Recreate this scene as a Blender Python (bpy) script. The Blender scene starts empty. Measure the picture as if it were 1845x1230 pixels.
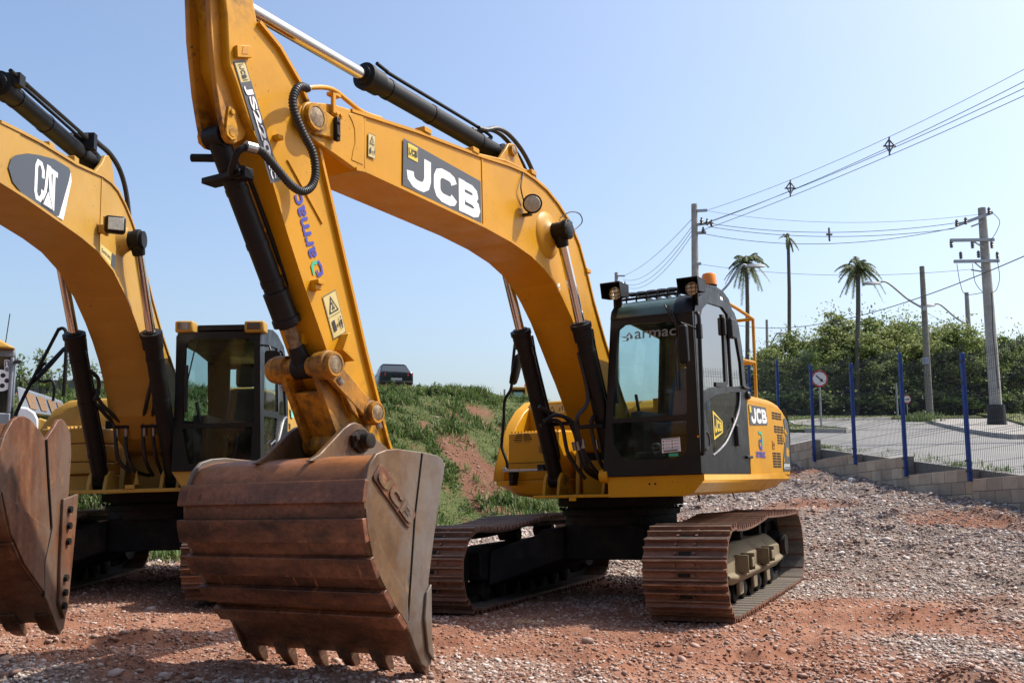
import bpy, bmesh, math, random
import numpy as np
from mathutils import Vector, Matrix
random.seed(7); RNG = np.random.default_rng(11)
SC = bpy.context.scene
COL = SC.collection
PI = math.pi
def R(a): return math.radians(a)

# ------------------------------------------------------------------ camera
F_PX, CX, CY, PITCH, EYE = 1750.3, 922.5, 615.0, 7.9945, 1.3033
cam_d = bpy.data.cameras.new('camera'); cam = bpy.data.objects.new('camera', cam_d); COL.objects.link(cam)
cam_d.sensor_width = 36; cam_d.lens = F_PX / 1845 * 36; cam_d.clip_end = 3000; cam_d.clip_start = .05
cam.location = (0, 0, EYE); cam.rotation_euler = (R(90 + PITCH), 0, 0)
SC.camera = cam
_c, _s = math.cos(R(PITCH)), math.sin(R(PITCH))
def at(u, v, Y):
    """world point seen at photo pixel (u, v) on the vertical plane Y metres away"""
    a, b = (u - CX) / F_PX, (v - CY) / F_PX
    t = Y / (_c + b * _s)
    return Vector((a * t, Y, EYE + (_s - b * _c) * t))

# ------------------------------------------------------------------ world and sun
SUN_EL, SUN_AZ = 54.0, 72.0            # azimuth from +Y towards +X
w = bpy.data.worlds.new('World'); SC.world = w; w.use_nodes = True
nt = w.node_tree; bg = nt.nodes['Background']
sky = nt.nodes.new('ShaderNodeTexSky'); sky.sky_type = 'NISHITA'; sky.sun_disc = False
sky.sun_elevation = R(SUN_EL); sky.sun_rotation = R(SUN_AZ); sky.air_density = 1.0; sky.dust_density = 3.4; sky.ozone_density = 2.6; sky.altitude = 0
nt.links.new(sky.outputs[0], bg.inputs[0]); bg.inputs[1].default_value = .141
sl = bpy.data.lights.new('sun', 'SUN'); sl.energy = 3.65; sl.angle = R(.55); sl.color = (1, .95, .86)
so = bpy.data.objects.new('sun', sl); COL.objects.link(so)
sd = Vector((math.sin(R(SUN_AZ)) * math.cos(R(SUN_EL)), math.cos(R(SUN_AZ)) * math.cos(R(SUN_EL)), math.sin(R(SUN_EL))))
so.rotation_euler = sd.to_track_quat('Z', 'Y').to_euler(); so.location = sd * 60
vs = SC.view_settings; vs.view_transform = 'Standard'; vs.look = 'None'; vs.exposure = .69; vs.gamma = 1
SC.cycles.max_bounces = 8; SC.cycles.transparent_max_bounces = 24

# ------------------------------------------------------------------ materials
MATS = {}
class NT:
    def __init__(s, name):
        s.m = bpy.data.materials.new(name); s.m.use_nodes = True; s.t = s.m.node_tree
        s.b = s.t.nodes['Principled BSDF']; s.out = s.t.nodes['Material Output']; MATS[name] = s.m
    def n(s, typ, **kw):
        q = s.t.nodes.new('ShaderNode' + typ)
        for k, v in kw.items():
            if k in q.inputs: q.inputs[k].default_value = v
            else: setattr(q, k, v)
        return q
    def l(s, a, b): s.t.links.new(a, b)
    def coords(s, scale=(1, 1, 1), which='Object'):
        tc = s.n('TexCoord'); mp = s.n('Mapping'); mp.inputs['Scale'].default_value = scale
        s.l(tc.outputs[which], mp.inputs['Vector']); return mp.outputs[0]
    def noise(s, vec, scale, detail=6, rough=.6):
        q = s.n('TexNoise'); q.inputs['Scale'].default_value = scale; q.inputs['Detail'].default_value = detail; q.inputs['Roughness'].default_value = rough
        s.l(vec, q.inputs['Vector']); return q.outputs['Fac']
    def ramp(s, fac, stops):
        q = s.n('ValToRGB'); e = q.color_ramp.elements
        while len(e) < len(stops): e.new(.5)
        for i, (p, c) in enumerate(stops):
            e[i].position = p; e[i].color = (c, c, c, 1) if isinstance(c, (int, float)) else (*c, 1)
        s.l(fac, q.inputs[0]); return q.outputs[0]
    def mix(s, fac, a, b, blend='MIX'):
        q = s.n('MixRGB', blend_type=blend)
        for i, x in enumerate((fac, a, b)):
            if hasattr(x, 'is_linked'): s.l(x, q.inputs[i])
            elif isinstance(x, (int, float)): q.inputs[i].default_value = x if i == 0 else (x, x, x, 1)
            else: q.inputs[i].default_value = (*x, 1)
        return q.outputs[0]
    def set(s, **kw):
        for k, v in kw.items():
            k = k.replace('_', ' ')
            if hasattr(v, 'is_linked'): s.l(v, s.b.inputs[k])
            elif isinstance(v, tuple): s.b.inputs[k].default_value = (*v, 1)
            else: s.b.inputs[k].default_value = v
    def bump(s, h, strength=.3, dist=.01):
        q = s.n('Bump'); q.inputs['Strength'].default_value = strength; q.inputs['Distance'].default_value = dist
        s.l(h, q.inputs['Height']); s.l(q.outputs[0], s.b.inputs['Normal'])

def plain(name, col, rough=.5, metal=0, var=.12, scale=6, spec=.5):
    k = NT(name); v = k.coords(); f = k.noise(v, scale)
    lo = tuple(c * (1 - var) for c in col); hi = tuple(min(1, c * (1 + var)) for c in col)
    k.set(Base_Color=k.ramp(f, [(.3, lo), (.7, hi)]), Roughness=k.ramp(k.noise(v, scale * 3), [(.3, max(.05, rough - .08)), (.7, min(1, rough + .1))]), Metallic=metal)
    k.b.inputs['Specular IOR Level'].default_value = spec
    return k.m
def paint(name, col, dirt=(.16, .09, .045), amount=.5, rough=.38, chips=.0, spec=.35, coat=.05, stains=()):
    """machine paint: faint tone drift, dust film in patches, scuffs and small chips"""
    k = NT(name); v = k.coords()
    tone = k.ramp(k.noise(v, 1.7, 4), [(.3, tuple(c * .9 for c in col)), (.7, tuple(min(1, c * 1.05) for c in col))])
    film = k.ramp(k.noise(v, 2.3, 9, .68), [(.52, 0), (.8, amount)])
    c1 = k.mix(film, tone, dirt)
    streak = k.ramp(k.noise(k.coords((22, 22, 1.6)), 1.0, 5, .6), [(.6, 0), (.85, amount * .55)])
    c1 = k.mix(streak, c1, dirt)
    for p_, r_ in stains:                    # black grease squeezed out round the pins
        d_ = k.n('VectorMath', operation='DISTANCE'); k.l(v, d_.inputs[0]); d_.inputs[1].default_value = p_
        w_ = k.n('MapRange'); w_.inputs[1].default_value = r_; w_.inputs[2].default_value = r_ * .35; w_.inputs[3].default_value = 0; w_.inputs[4].default_value = 1; k.l(d_.outputs[1], w_.inputs[0])
        c1 = k.mix(k.mix(1.0, w_.outputs[0], k.ramp(k.noise(v, 11, 7, .7), [(.42, 0), (.62, .85)]), 'MULTIPLY'), c1, (.035, .022, .014))
    spots = k.ramp(k.noise(v, 46, 3, .5), [(.70 - chips, 0), (.74 - chips, 1)])
    gate = k.ramp(k.noise(v, 3.1, 3), [(.5, 0), (.62, 1)])
    sg = k.mix(1.0, spots, gate, 'MULTIPLY')
    c2 = k.mix(sg, c1, (.05, .03, .02))
    k.set(Base_Color=c2, Roughness=k.ramp(k.noise(v, 5, 6), [(.3, rough - .07), (.75, rough + .2)]))
    k.b.inputs['Specular IOR Level'].default_value = spec; k.b.inputs['Coat Weight'].default_value = coat; k.b.inputs['Coat Roughness'].default_value = .2
    k.bump(k.noise(v, 9, 5), .035, .01)
    return k.m
def rusty(name, dark, mid, light, scale=3.0, stretch=(1, 1, 1), rough=.62, metal=.25, bump=.25, polish=None, scratch=False, vary=0, top=None):
    k = NT(name); v = k.coords(stretch); v0 = k.coords()
    a = k.noise(v, scale, 10, .7); b = k.noise(v0, scale * 7, 6, .7)
    c = k.ramp(a, [(.33, dark), (.49, mid), (.66, light)])
    c = k.mix(k.ramp(b, [(.35, 0), (.75, .6)]), c, dark)
    if polish:
        pf = k.ramp(k.noise(v0, 1.6, 5, .6), [(.42, 0), (.62, .85)])
        c = k.mix(pf, c, polish)
    if scratch:                              # drag scratches running with the dig, worn brighter, and dried smears
        for st, lo, col in (((9, 1.2, 1.2), .63, tuple(min(1, x * 1.7) for x in light)), ((2.2, 26, 26), .66, tuple(min(1, x * 1.5 + .03) for x in light)), ((3, 2, 1.2), .62, tuple(x * .3 for x in dark))):
            c = k.mix(k.ramp(k.noise(k.coords(st), 3.0, 7, .65), [(lo, 0), (lo + .09, .65)]), c, col)
    if top:                                 # fresh orange rust on the rolled crown that the soil never scours
        sx = k.n('SeparateXYZ'); k.l(v0, sx.inputs[0]); mr = k.n('MapRange'); k.l(sx.outputs[2], mr.inputs[0]); mr.inputs[1].default_value, mr.inputs[2].default_value = top[0]
        c = k.mix(k.mix(1.0, mr.outputs[0], k.ramp(k.noise(k.coords((1.2, 3, 3)), 2.5, 8, .7), [(.3, .25), (.65, .95)]), 'MULTIPLY'), c, top[1])
    if vary:
        oi = k.n('ObjectInfo'); c = k.mix(k.ramp(oi.outputs['Random'], [(0, 0), (1, vary)]), c, light)
    gr = k.ramp(k.noise(v0, 4.5, 8, .75), [(.66, 0), (.74, .7)])
    c = k.mix(gr, c, tuple(x * .35 for x in dark))
    k.set(Base_Color=c, Roughness=k.ramp(b, [(.3, rough - .15), (.7, rough + .15)]), Metallic=metal)
    k.bump(k.noise(v0, scale * 12, 8, .7), bump, .006)
    return k.m
def flat(name, col, rough=.5, metal=0, spec=.5):
    k = NT(name); k.set(Base_Color=col, Roughness=rough, Metallic=metal); k.b.inputs['Specular IOR Level'].default_value = spec
    return k.m
def glass(name, tint, refl=.9, base=.04):
    k = NT(name); t = k.n('BsdfTransparent'); t.inputs[0].default_value = (*tint, 1)
    g = k.n('BsdfGlossy'); g.inputs['Roughness'].default_value = .015; g.inputs[0].default_value = (refl, refl, refl, 1)
    lw = k.n('Fresnel'); lw.inputs[0].default_value = 1.5
    add = k.n('Math', operation='ADD'); add.inputs[1].default_value = base; k.l(lw.outputs[0], add.inputs[0])
    mx = k.n('MixShader'); k.l(add.outputs[0], mx.inputs[0]); k.l(t.outputs[0], mx.inputs[1]); k.l(g.outputs[0], mx.inputs[2]); df = k.n('BsdfDiffuse'); df.inputs[0].default_value = (.30, .26, .21, 1); m2 = k.n('MixShader')
    v = k.coords(); k.l(k.ramp(k.noise(v, 2.4, 8, .7), [(.42, .015), (.8, .13)]), m2.inputs[0]); k.l(mx.outputs[0], m2.inputs[1]); k.l(df.outputs[0], m2.inputs[2]); k.l(m2.outputs[0], k.out.inputs[0])      # dust film
    return k.m

YEL = paint('orange_yellow_paint', (.56, .262, .004), amount=.26, spec=.25, coat=.04, chips=.035, stains=[((.2, -5.415, 3.737), .24), ((.1, -6.04, 3.46), .22), ((.22, -4.765, 1.772), .26), ((.3, -5.23, 2.07), .22), ((.25, -1.985, 3.69), .2), ((0, -.9, 1.25), .5), ((0, -4.7, 1.5), .45), ((.1, -2.55, 4.35), .2), ((0, -6.1, 4.4), .35)])
YELW = paint('worn_yellow_paint', (.50, .21, .007), dirt=(.035, .022, .015), amount=.95, chips=.10, rough=.5, stains=[((0, -5.23, 2.07), .42), ((0, -4.95, 1.56), .45), ((.2, -4.765, 1.77), .2), ((0, -6.1, 3.5), .3)])
CATY = paint('tan_yellow_paint', (.44, .25, .046), amount=.3, chips=.03, rough=.42, spec=.22, coat=.02)
CATW = paint('tan_worn_paint', (.5, .27, .05), dirt=(.06, .035, .02), amount=.7, chips=.05)
BLK = paint('black_paint', (.006, .006, .0065), dirt=(.024, .018, .013), amount=.25, rough=.45, spec=.25, coat=0)
CABK = paint('charcoal_cab_paint', (.0075, .0078, .009), dirt=(.024, .022, .02), amount=.2, rough=.36, spec=.3, coat=.03)
UND = paint('dark_undercarriage_paint', (.008, .008, .0085), dirt=(.07, .042, .026), amount=.6, rough=.65, spec=.2, coat=0)
FRM = paint('dusty_frame_paint', (.215, .175, .11), dirt=(.06, .038, .027), amount=1.0, rough=.8, chips=.06, spec=.2, coat=0)
RUB = plain('rubber', (.012, .012, .012), .55, var=.3)
HOSE = plain('hose_rubber', (.016, .016, .017), .5, var=.25)
STEEL = plain('bare_steel', (.32, .31, .30), .38, .9, var=.2)
ALU = plain('dull_aluminium', (.4, .4, .4), .5, .6)
CHROME = flat('chrome_rod', (.60, .585, .57), .10, 1)
BRONZE = rusty('rusty_pin_face', (.06, .035, .02), (.22, .15, .08), (.42, .33, .2), 14)
TRK = rusty('rusty_track', (.03, .016, .010), (.125, .055, .03), (.28, .14, .085), 3.8, (.8, 2, 2), .55, .2, .4, scratch=True, vary=.5)
GRS = rusty('worn_grouser_edge', (.10, .06, .04), (.25, .17, .12), (.40, .31, .25), 8, (.6, 2, 2), .4, .5, .2)
TRKIN = rusty('worn_track_inside', (.09, .075, .06), (.2, .17, .14), (.33, .27, .21), 3, (.4, 2, 2), .5, .4, .2)
BKT = rusty('rusty_bucket_shell', (.026, .012, .008), (.15, .058, .027), (.31, .118, .055), 3.6, (.55, 1.1, 1.5), .45, .15, .45, scratch=True, top=((1.22, 1.44), (.36, .14, .045)))
BKS = rusty('worn_bucket_side', (.062, .027, .010), (.14, .072, .026), (.195, .115, .055), 2.4, (1, 1.6, .8), .5, .12, .2, polish=(.165, .15, .135), scratch=True)
BKC = rusty('brown_bucket_side', (.05, .018, .007), (.15, .052, .019), (.25, .115, .05), 2.6, (1, 3.0, .7), .55, .1, .25, polish=(.145, .095, .065), scratch=True)
TOOTH = rusty('worn_tooth', (.05, .027, .017), (.14, .075, .045), (.26, .16, .10), 5, (1, 1, 1), .5, .4, .3)
GLS = glass('cab_glass', (.72, .87, .87), .36, .02)
GLSD = plain('tinted_roof_glass', (.055, .095, .085), .12, var=.25, scale=3)
GLSB = glass('dark_cab_glass', (.40, .50, .49), .26, .03)
INT = plain('cab_interior', (.045, .043, .04), .7)
TAN = plain('tan_interior', (.20, .15, .09), .7)
SEAT = plain('blue_seat_cloth', (.03, .085, .16), .85)
AMB = flat('amber_lens', (.9, .26, .01), .15)
RED = flat('red_lens', (.35, .01, .01), .2)
LENS = plain('lamp_lens', (.5, .46, .36), .15, .3, var=.25, scale=40)
MIRR = flat('mirror_glass', (.75, .78, .8), .03, 1)
WHT = flat('white_vinyl', (.78, .78, .77), .4)
CHAR = flat('charcoal_vinyl', (.055, .06, .066), .4)
VYEL = flat('yellow_vinyl', (.70, .50, .04), .4)
PALE = plain('pale_warning_vinyl', (.55, .44, .17), .5)
INK = flat('black_ink', (.012, .012, .012), .5)
BLUE = flat('blue_ink', (.04, .045, .33), .4)
GRN = flat('green_ink', (.03, .42, .22), .4)
GREYT = flat('frosted_grey', (.20, .22, .215), .5)
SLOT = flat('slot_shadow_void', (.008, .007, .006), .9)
CONC = plain('concrete', (.34, .32, .29), .85, var=.22, scale=3)
BLUEP = paint('blue_post_paint', (.010, .040, .20), dirt=(.1, .08, .07), amount=.25)
WIRE = flat('wire', (.035, .04, .05), .6)
GALV = plain('galvanised_steel', (.34, .35, .36), .5, .6)

# ------------------------------------------------------------------ mesh tools
class MB:
    def __init__(s): s.v = []; s.f = []; s.mi = []; s.m = 0
    def add(s, vs, fs):
        o = len(s.v); s.v += [tuple(p) for p in vs]; s.f += [tuple(i + o for i in f) for f in fs]; s.mi += [s.m] * len(fs); return s
    def box(s, x0, x1, y0, y1, z0, z1, mtx=None):
        p = [Vector((x, y, z)) for z in (z0, z1) for y in (y0, y1) for x in (x0, x1)]
        if mtx is not None: p = [mtx @ q for q in p]
        return s.add(p, [(0, 2, 3, 1), (4, 5, 7, 6), (0, 1, 5, 4), (2, 6, 7, 3), (0, 4, 6, 2), (1, 3, 7, 5)])
    def prism(s, poly, a, b, axis='x', mtx=None):
        def P(p, c): return Vector((c, p[0], p[1])) if axis == 'x' else Vector((p[0], c, p[1])) if axis == 'y' else Vector((p[0], p[1], c))
        n = len(poly); vs = [P(p, a) for p in poly] + [P(p, b) for p in poly]
        if mtx is not None: vs = [mtx @ q for q in vs]
        return s.add(vs, [tuple(range(n))[::-1], tuple(range(n, 2 * n))] + [(i, (i + 1) % n, (i + 1) % n + n, i + n) for i in range(n)])
    def loft(s, rings, close=True, caps=True):
        n = len(rings[0]); vs = [p for r in rings for p in r]; fs = []
        for k in range(len(rings) - 1):
            for i in range(n if close else n - 1):
                j = (i + 1) % n; fs.append((k * n + i, k * n + j, (k + 1) * n + j, (k + 1) * n + i))
        if caps: fs += [tuple(range(n))[::-1], tuple(range((len(rings) - 1) * n, len(rings) * n))]
        return s.add(vs, fs)
    def cyl(s, p0, p1, r0, r1=None, n=20, caps=True):
        r1 = r0 if r1 is None else r1
        p0, p1 = Vector(p0), Vector(p1); d = (p1 - p0).normalized()
        a = d.orthogonal().normalized(); b = d.cross(a)
        rings = [[p + (a * math.cos(t) + b * math.sin(t)) * r for t in [2 * PI * i / n for i in range(n)]] for p, r in ((p0, r0), (p1, r1))]
        return s.loft(rings, True, caps)
    def lathe(s, p0, p1, prof, n=24):
        """prof: list of (distance along p0->p1, radius)"""
        p0, p1 = Vector(p0), Vector(p1); d = (p1 - p0).normalized(); a = d.orthogonal().normalized(); b = d.cross(a)
        return s.loft([[p0 + d * h + (a * math.cos(t) + b * math.sin(t)) * max(r, .0005) for t in [2 * PI * i / n for i in range(n)]] for h, r in prof])
    def tube(s, pts, r, n=8, caps=True):
        pts = [Vector(p) for p in pts]; rings = []; a = None
        for i, p in enumerate(pts):
            d = (pts[min(i + 1, len(pts) - 1)] - pts[max(i - 1, 0)]).normalized()
            if a is None: a = d.orthogonal().normalized()
            else: a = (a - d * a.dot(d)).normalized()
            b = d.cross(a); rr = r[i] if isinstance(r, (list, tuple)) else r
            rings.append([p + (a * math.cos(t) + b * math.sin(t)) * rr for t in [2 * PI * k / n for k in range(n)]])
        return s.loft(rings, True, caps)
    def build(s, name, mat, parent=None, bevel=0, smooth=35, xf=None, seg=2):
        me = bpy.data.meshes.new(name); me.from_pydata(s.v, [], s.f)
        for m in (mat if isinstance(mat, (list, tuple)) else [mat]): me.materials.append(m)
        if any(s.mi): me.polygons.foreach_set('material_index', s.mi)
        bm = bmesh.new(); bm.from_mesh(me); bmesh.ops.recalc_face_normals(bm, faces=bm.faces)
        if xf is not None: bm.transform(xf)
        bm.to_mesh(me); bm.free()
        if smooth:
            me.polygons.foreach_set('use_smooth', [True] * len(me.polygons)); me.set_sharp_from_angle(angle=R(smooth))
        o = bpy.data.objects.new(name, me); COL.objects.link(o)
        if parent: o.parent = parent
        if bevel:
            b = o.modifiers.new('bevel', 'BEVEL'); b.width = bevel; b.segments = seg; b.limit_method = 'ANGLE'; b.angle_limit = R(32)
        return o
def _parts(mb):
    """loose pieces of a mesh builder, pieces whose bounds touch kept together"""
    n = len(mb.v); p = list(range(n))
    def f(i):
        while p[i] != i: p[i] = p[p[i]]; i = p[i]
        return i
    for fc in mb.f:
        for i in fc[1:]: p[f(i)] = f(fc[0])
    g = {}
    for i in range(n): g.setdefault(f(i), []).append(i)
    B = [[v, [min(mb.v[i][k] for i in v) - .004 for k in range(3)], [max(mb.v[i][k] for i in v) + .004 for k in range(3)]] for v in g.values()]
    ch = True
    while ch:
        ch = False
        for a in range(len(B)):
            for b in range(a + 1, len(B)):
                if all(B[a][1][k] < B[b][2][k] and B[b][1][k] < B[a][2][k] for k in range(3)):
                    B[a] = [B[a][0] + B[b][0], [min(x, y) for x, y in zip(B[a][1], B[b][1])], [max(x, y) for x, y in zip(B[a][2], B[b][2])]]; del B[b]; ch = True; break
            if ch: break
    out = []
    for v, _, _ in B:
        s = {i: k for k, i in enumerate(v)}; q = MB(); q.v = [mb.v[i] for i in v]
        for fc, m in zip(mb.f, mb.mi):
            if fc[0] in s: q.f.append(tuple(s[i] for i in fc)); q.mi.append(m)
        out.append(q)
    return out
def each(mb, name, *a, **k): return [q.build(name, *a, **k) for q in _parts(mb)]
def curve(pts, n=8):
    """Catmull-Rom through the points"""
    P = [Vector(p) for p in pts]; out = []
    for i in range(len(P) - 1):
        p0, p1, p2, p3 = P[max(i - 1, 0)], P[i], P[i + 1], P[min(i + 2, len(P) - 1)]
        for k in range(n):
            t = k / n; out.append(.5 * ((2 * p1) + (p2 - p0) * t + (2 * p0 - 5 * p1 + 4 * p2 - p3) * t * t + (3 * p1 - p0 - 3 * p2 + p3) * t ** 3))
    return out + [P[-1]]
def tag(o, label=None, cat=None, group=None, kind=None):
    for k, v in (('label', label), ('category', cat), ('group', group), ('kind', kind)):
        if v: o[k] = v
    return o
def empty(name, mtx=None, loc=None):
    o = bpy.data.objects.new(name, None); COL.objects.link(o); o.empty_display_size = .3
    if mtx is not None: o.matrix_world = mtx
    if loc is not None: o.location = loc
    return o
def np_mesh(name, V, Fq, mat, parent=None, smooth=False, attrs=None):
    me = bpy.data.meshes.new(name); V = np.ascontiguousarray(V, np.float32); Fq = np.ascontiguousarray(Fq, np.int32)
    me.vertices.add(len(V)); me.vertices.foreach_set('co', V.ravel()); k = Fq.shape[1]
    me.loops.add(Fq.size); me.loops.foreach_set('vertex_index', Fq.ravel())
    me.polygons.add(len(Fq)); me.polygons.foreach_set('loop_start', np.arange(0, Fq.size, k, dtype=np.int32)); me.polygons.foreach_set('loop_total', np.full(len(Fq), k, np.int32))
    if smooth: me.polygons.foreach_set('use_smooth', np.ones(len(Fq), bool))
    me.update(calc_edges=True)
    for n, d in (attrs or {}).items():
        a = me.attributes.new(n, 'FLOAT', 'POINT'); a.data.foreach_set('value', np.ascontiguousarray(d, np.float32))
    me.materials.append(mat); me.validate()
    o = bpy.data.objects.new(name, me); COL.objects.link(o)
    if parent: o.parent = parent
    return o
def sheet_with_holes(outer, holes, t):
    """2D outline with openings -> solid sheet of thickness t, as (verts (u,v,w), faces)"""
    cu = bpy.data.curves.new('tmp', 'CURVE'); cu.dimensions = '2D'; cu.fill_mode = 'BOTH'; cu.extrude = t / 2
    for poly in [outer] + holes:
        sp = cu.splines.new('POLY'); sp.points.add(len(poly) - 1)
        for p, q in zip(sp.points, poly): p.co = (q[0], q[1], 0, 1)
        sp.use_cyclic_u = True
    return _curve_mesh(cu)
def _curve_mesh(cu):
    ob = bpy.data.objects.new('tmp', cu); COL.objects.link(ob); dg = bpy.context.evaluated_depsgraph_get(); dg.update()
    me = bpy.data.meshes.new_from_object(ob.evaluated_get(dg))
    vs = [v.co.copy() for v in me.vertices]; fs = [tuple(p.vertices) for p in me.polygons]
    bpy.data.objects.remove(ob); bpy.data.curves.remove(cu); bpy.data.meshes.remove(me)
    return vs, fs
_TX = {}
def text2d(s, bold=.012):
    if (s, bold) not in _TX:
        cu = bpy.data.curves.new('tmp', 'FONT'); cu.body = s; cu.size = 1; cu.offset = bold; cu.fill_mode = 'FRONT'; cu.resolution_u = 4
        _TX[(s, bold)] = _curve_mesh(cu)
    vs, fs = _TX[(s, bold)]; xs = [v.x for v in vs]; ys = [v.y for v in vs]
    x0, x1, y0, y1 = min(xs), max(xs), min(ys), max(ys)
    return [((v.x - x0) / (x1 - x0), (v.y - y0) / (y1 - y0)) for v in vs], fs
def stroke2d(path, wd, closed=False):
    P = [Vector((p[0], p[1])) for p in path]; L = []; Rr = []; n = len(P)
    for i in range(n):
        a = P[(i - 1) % n] if (closed or i) else None; b = P[(i + 1) % n] if (closed or i < n - 1) else None
        d1 = (P[i] - a).normalized() if a is not None else None; d2 = (b - P[i]).normalized() if b is not None else None
        d = ((d1 + d2).normalized() if d1 is not None and d2 is not None else (d1 if d1 is not None else d2))
        k = 1 / max(.55, d.dot(d1 if d1 is not None else d2)); nn = Vector((-d.y, d.x)) * wd / 2 * k
        L.append(P[i] + nn); Rr.append(P[i] - nn)
    vs = [tuple(p) for p in L + Rr]; fs = [(i, (i + 1) % n, n + (i + 1) % n, n + i) for i in range(n if closed else n - 1)]
    return vs, fs
LET = {
 'J': [([(.82, 1), (.82, .42), (.76, .24), (.62, .145), (.46, .135), (.3, .15), (.17, .25), (.135, .44)], .27)],
 'C': [([(.87, .70), (.80, .82), (.66, .865), (.36, .865), (.21, .80), (.14, .66), (.135, .5), (.14, .34), (.21, .2), (.36, .135), (.66, .135), (.80, .18), (.87, .30)], .27)],
 'B': [([(.135, 0), (.135, 1)], .27), ([(.2, .865), (.6, .865), (.74, .80), (.77, .69), (.7, .58), (.55, .535), (.2, .535)], .24), ([(.3, .5), (.62, .49), (.8, .41), (.84, .3), (.79, .19), (.64, .135), (.2, .135)], .26)]}
def jcb2d():
    out = []; x = 0
    for ch in 'JCB':
        for path, wd in LET[ch]:
            vs, fs = stroke2d(path, wd); out.append(([((p[0] + x) / 3.1, p[1]) for p in vs], fs))
        x += 1.07
    return out
class Decal:
    """flat vinyl laid on a real surface: a quad P00,P10,P11,P01 in space, drawn on in unit coordinates"""
    def __init__(s, c00, c10, c11, c01, mats):
        s.c = [Vector(c) for c in (c00, c10, c11, c01)]; s.nrm = (s.c[1] - s.c[0]).cross(s.c[3] - s.c[0]).normalized(); s.mb = MB(); s.mats = mats; s.h = .0012
    def P(s, u, v, h):
        a, b, c, d = s.c; return a * (1 - u) * (1 - v) + b * u * (1 - v) + c * u * v + d * (1 - u) * v + s.nrm * h
    def shape(s, vs, fs, m, box=(0, 0, 1, 1)):
        s.h += .0007; s.mb.m = m; x0, y0, x1, y1 = box
        s.mb.add([s.P(x0 + (x1 - x0) * p[0], y0 + (y1 - y0) * p[1], s.h) for p in vs], fs); return s
    def rect(s, m, box=(0, 0, 1, 1)): return s.shape([(0, 0), (1, 0), (1, 1), (0, 1)], [(0, 1, 2, 3)], m, box)
    def poly(s, pts, m): return s.shape(pts, [tuple(range(len(pts)))], m)
    def line(s, path, wd, m, closed=False, box=(0, 0, 1, 1)): return s.shape(*stroke2d(path, wd, closed), m, box)
    def text(s, t, m, box, bold=.012): return s.shape(*text2d(t, bold), m, box)
    def jcb(s, m, box):
        for vs, fs in jcb2d(): s.shape(vs, fs, m, box)
        return s
    def build(s, name, parent):
        o = s.mb.build(name, s.mats, parent, smooth=0); return o
def flipy(poly): return poly

# ------------------------------------------------------------------ excavator undercarriage (shared by both machines)
def sstep1(t): t = max(0, min(1, t)); return t * t * (3 - 2 * t)
def loop_path():
    r, zc, yf, yr = .40, .44, -1.74, 1.74; P = []; rf, zf = .385, .425
    for i in range(25): t = PI / 2 + PI * i / 24; P.append((yf + rf * math.cos(t), zf + rf * math.sin(t)))   # over the front idler, top to bottom
    for i in range(1, 40): P.append((yf + (yr - yf) * i / 40, zc - r))
    for i in range(25): t = -PI / 2 + PI * i / 24; P.append((yr + r * math.cos(t), zc + r * math.sin(t)))
    for i in range(1, 40):
        y = yr + (yf - yr) * i / 40; sag = .0
        for a, b, d in ((-1.74, -.1, .05), (-.1, 1.74, .012)):
            if a <= y <= b: sag = d * math.sin(PI * (y - a) / (b - a))
        P.append((y, zf + rf + (zc + r - zf - rf) * sstep1((y + 1.74) / 1.2) - sag + .02 * math.sin(PI * (y + 1.74) / 3.48)))
    return [Vector(p) for p in P]
LOOP = loop_path()
def along(n):
    seg = [(LOOP[(i + 1) % len(LOOP)] - LOOP[i]).length for i in range(len(LOOP))]; tot = sum(seg); out = []; i = 0; acc = 0
    for k in range(n):
        s = tot * k / n
        while acc + seg[i] < s: acc += seg[i]; i += 1
        a, b = LOOP[i], LOOP[(i + 1) % len(LOOP)]; p = a + (b - a) * ((s - acc) / seg[i]); d = (b - a).normalized(); out.append((p, d))
    return out, tot
NSH = 50
SHOES, LOOPLEN = along(NSH)
def shoe_mesh(sw):
    p = LOOPLEN / NSH; h = p / 2
    prof = [(-h - .012, -.004), (-h - .008, .044), (-h + .006, .044), (-h + .018, .006), (-.035, .004), (-.022, .040), (-.007, .040), (.006, .004), (.05, .003), (.06, .016), (.074, .016), (.084, .002), (h + .004, .0), (h + .002, -.011), (-h - .002, -.012)]
    mb = MB(); mb.prism(prof, -sw, sw, 'x')
    for i in (1, 5, 9): mb.mi[2 + i] = 3
    for x in (-.085, .085):
        for t in (-.058, .03): mb.cyl((x, t, 0), (x, t, .024), .015, n=6)
    mb.m = 1
    mb.box(-.055, .055, .012, .045, .0045, .0085)
    mb.m = 2; mb.box(-sw + .004, sw - .004, -h + .022, h - .016, -.0165, -.0125)
    return mb
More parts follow.
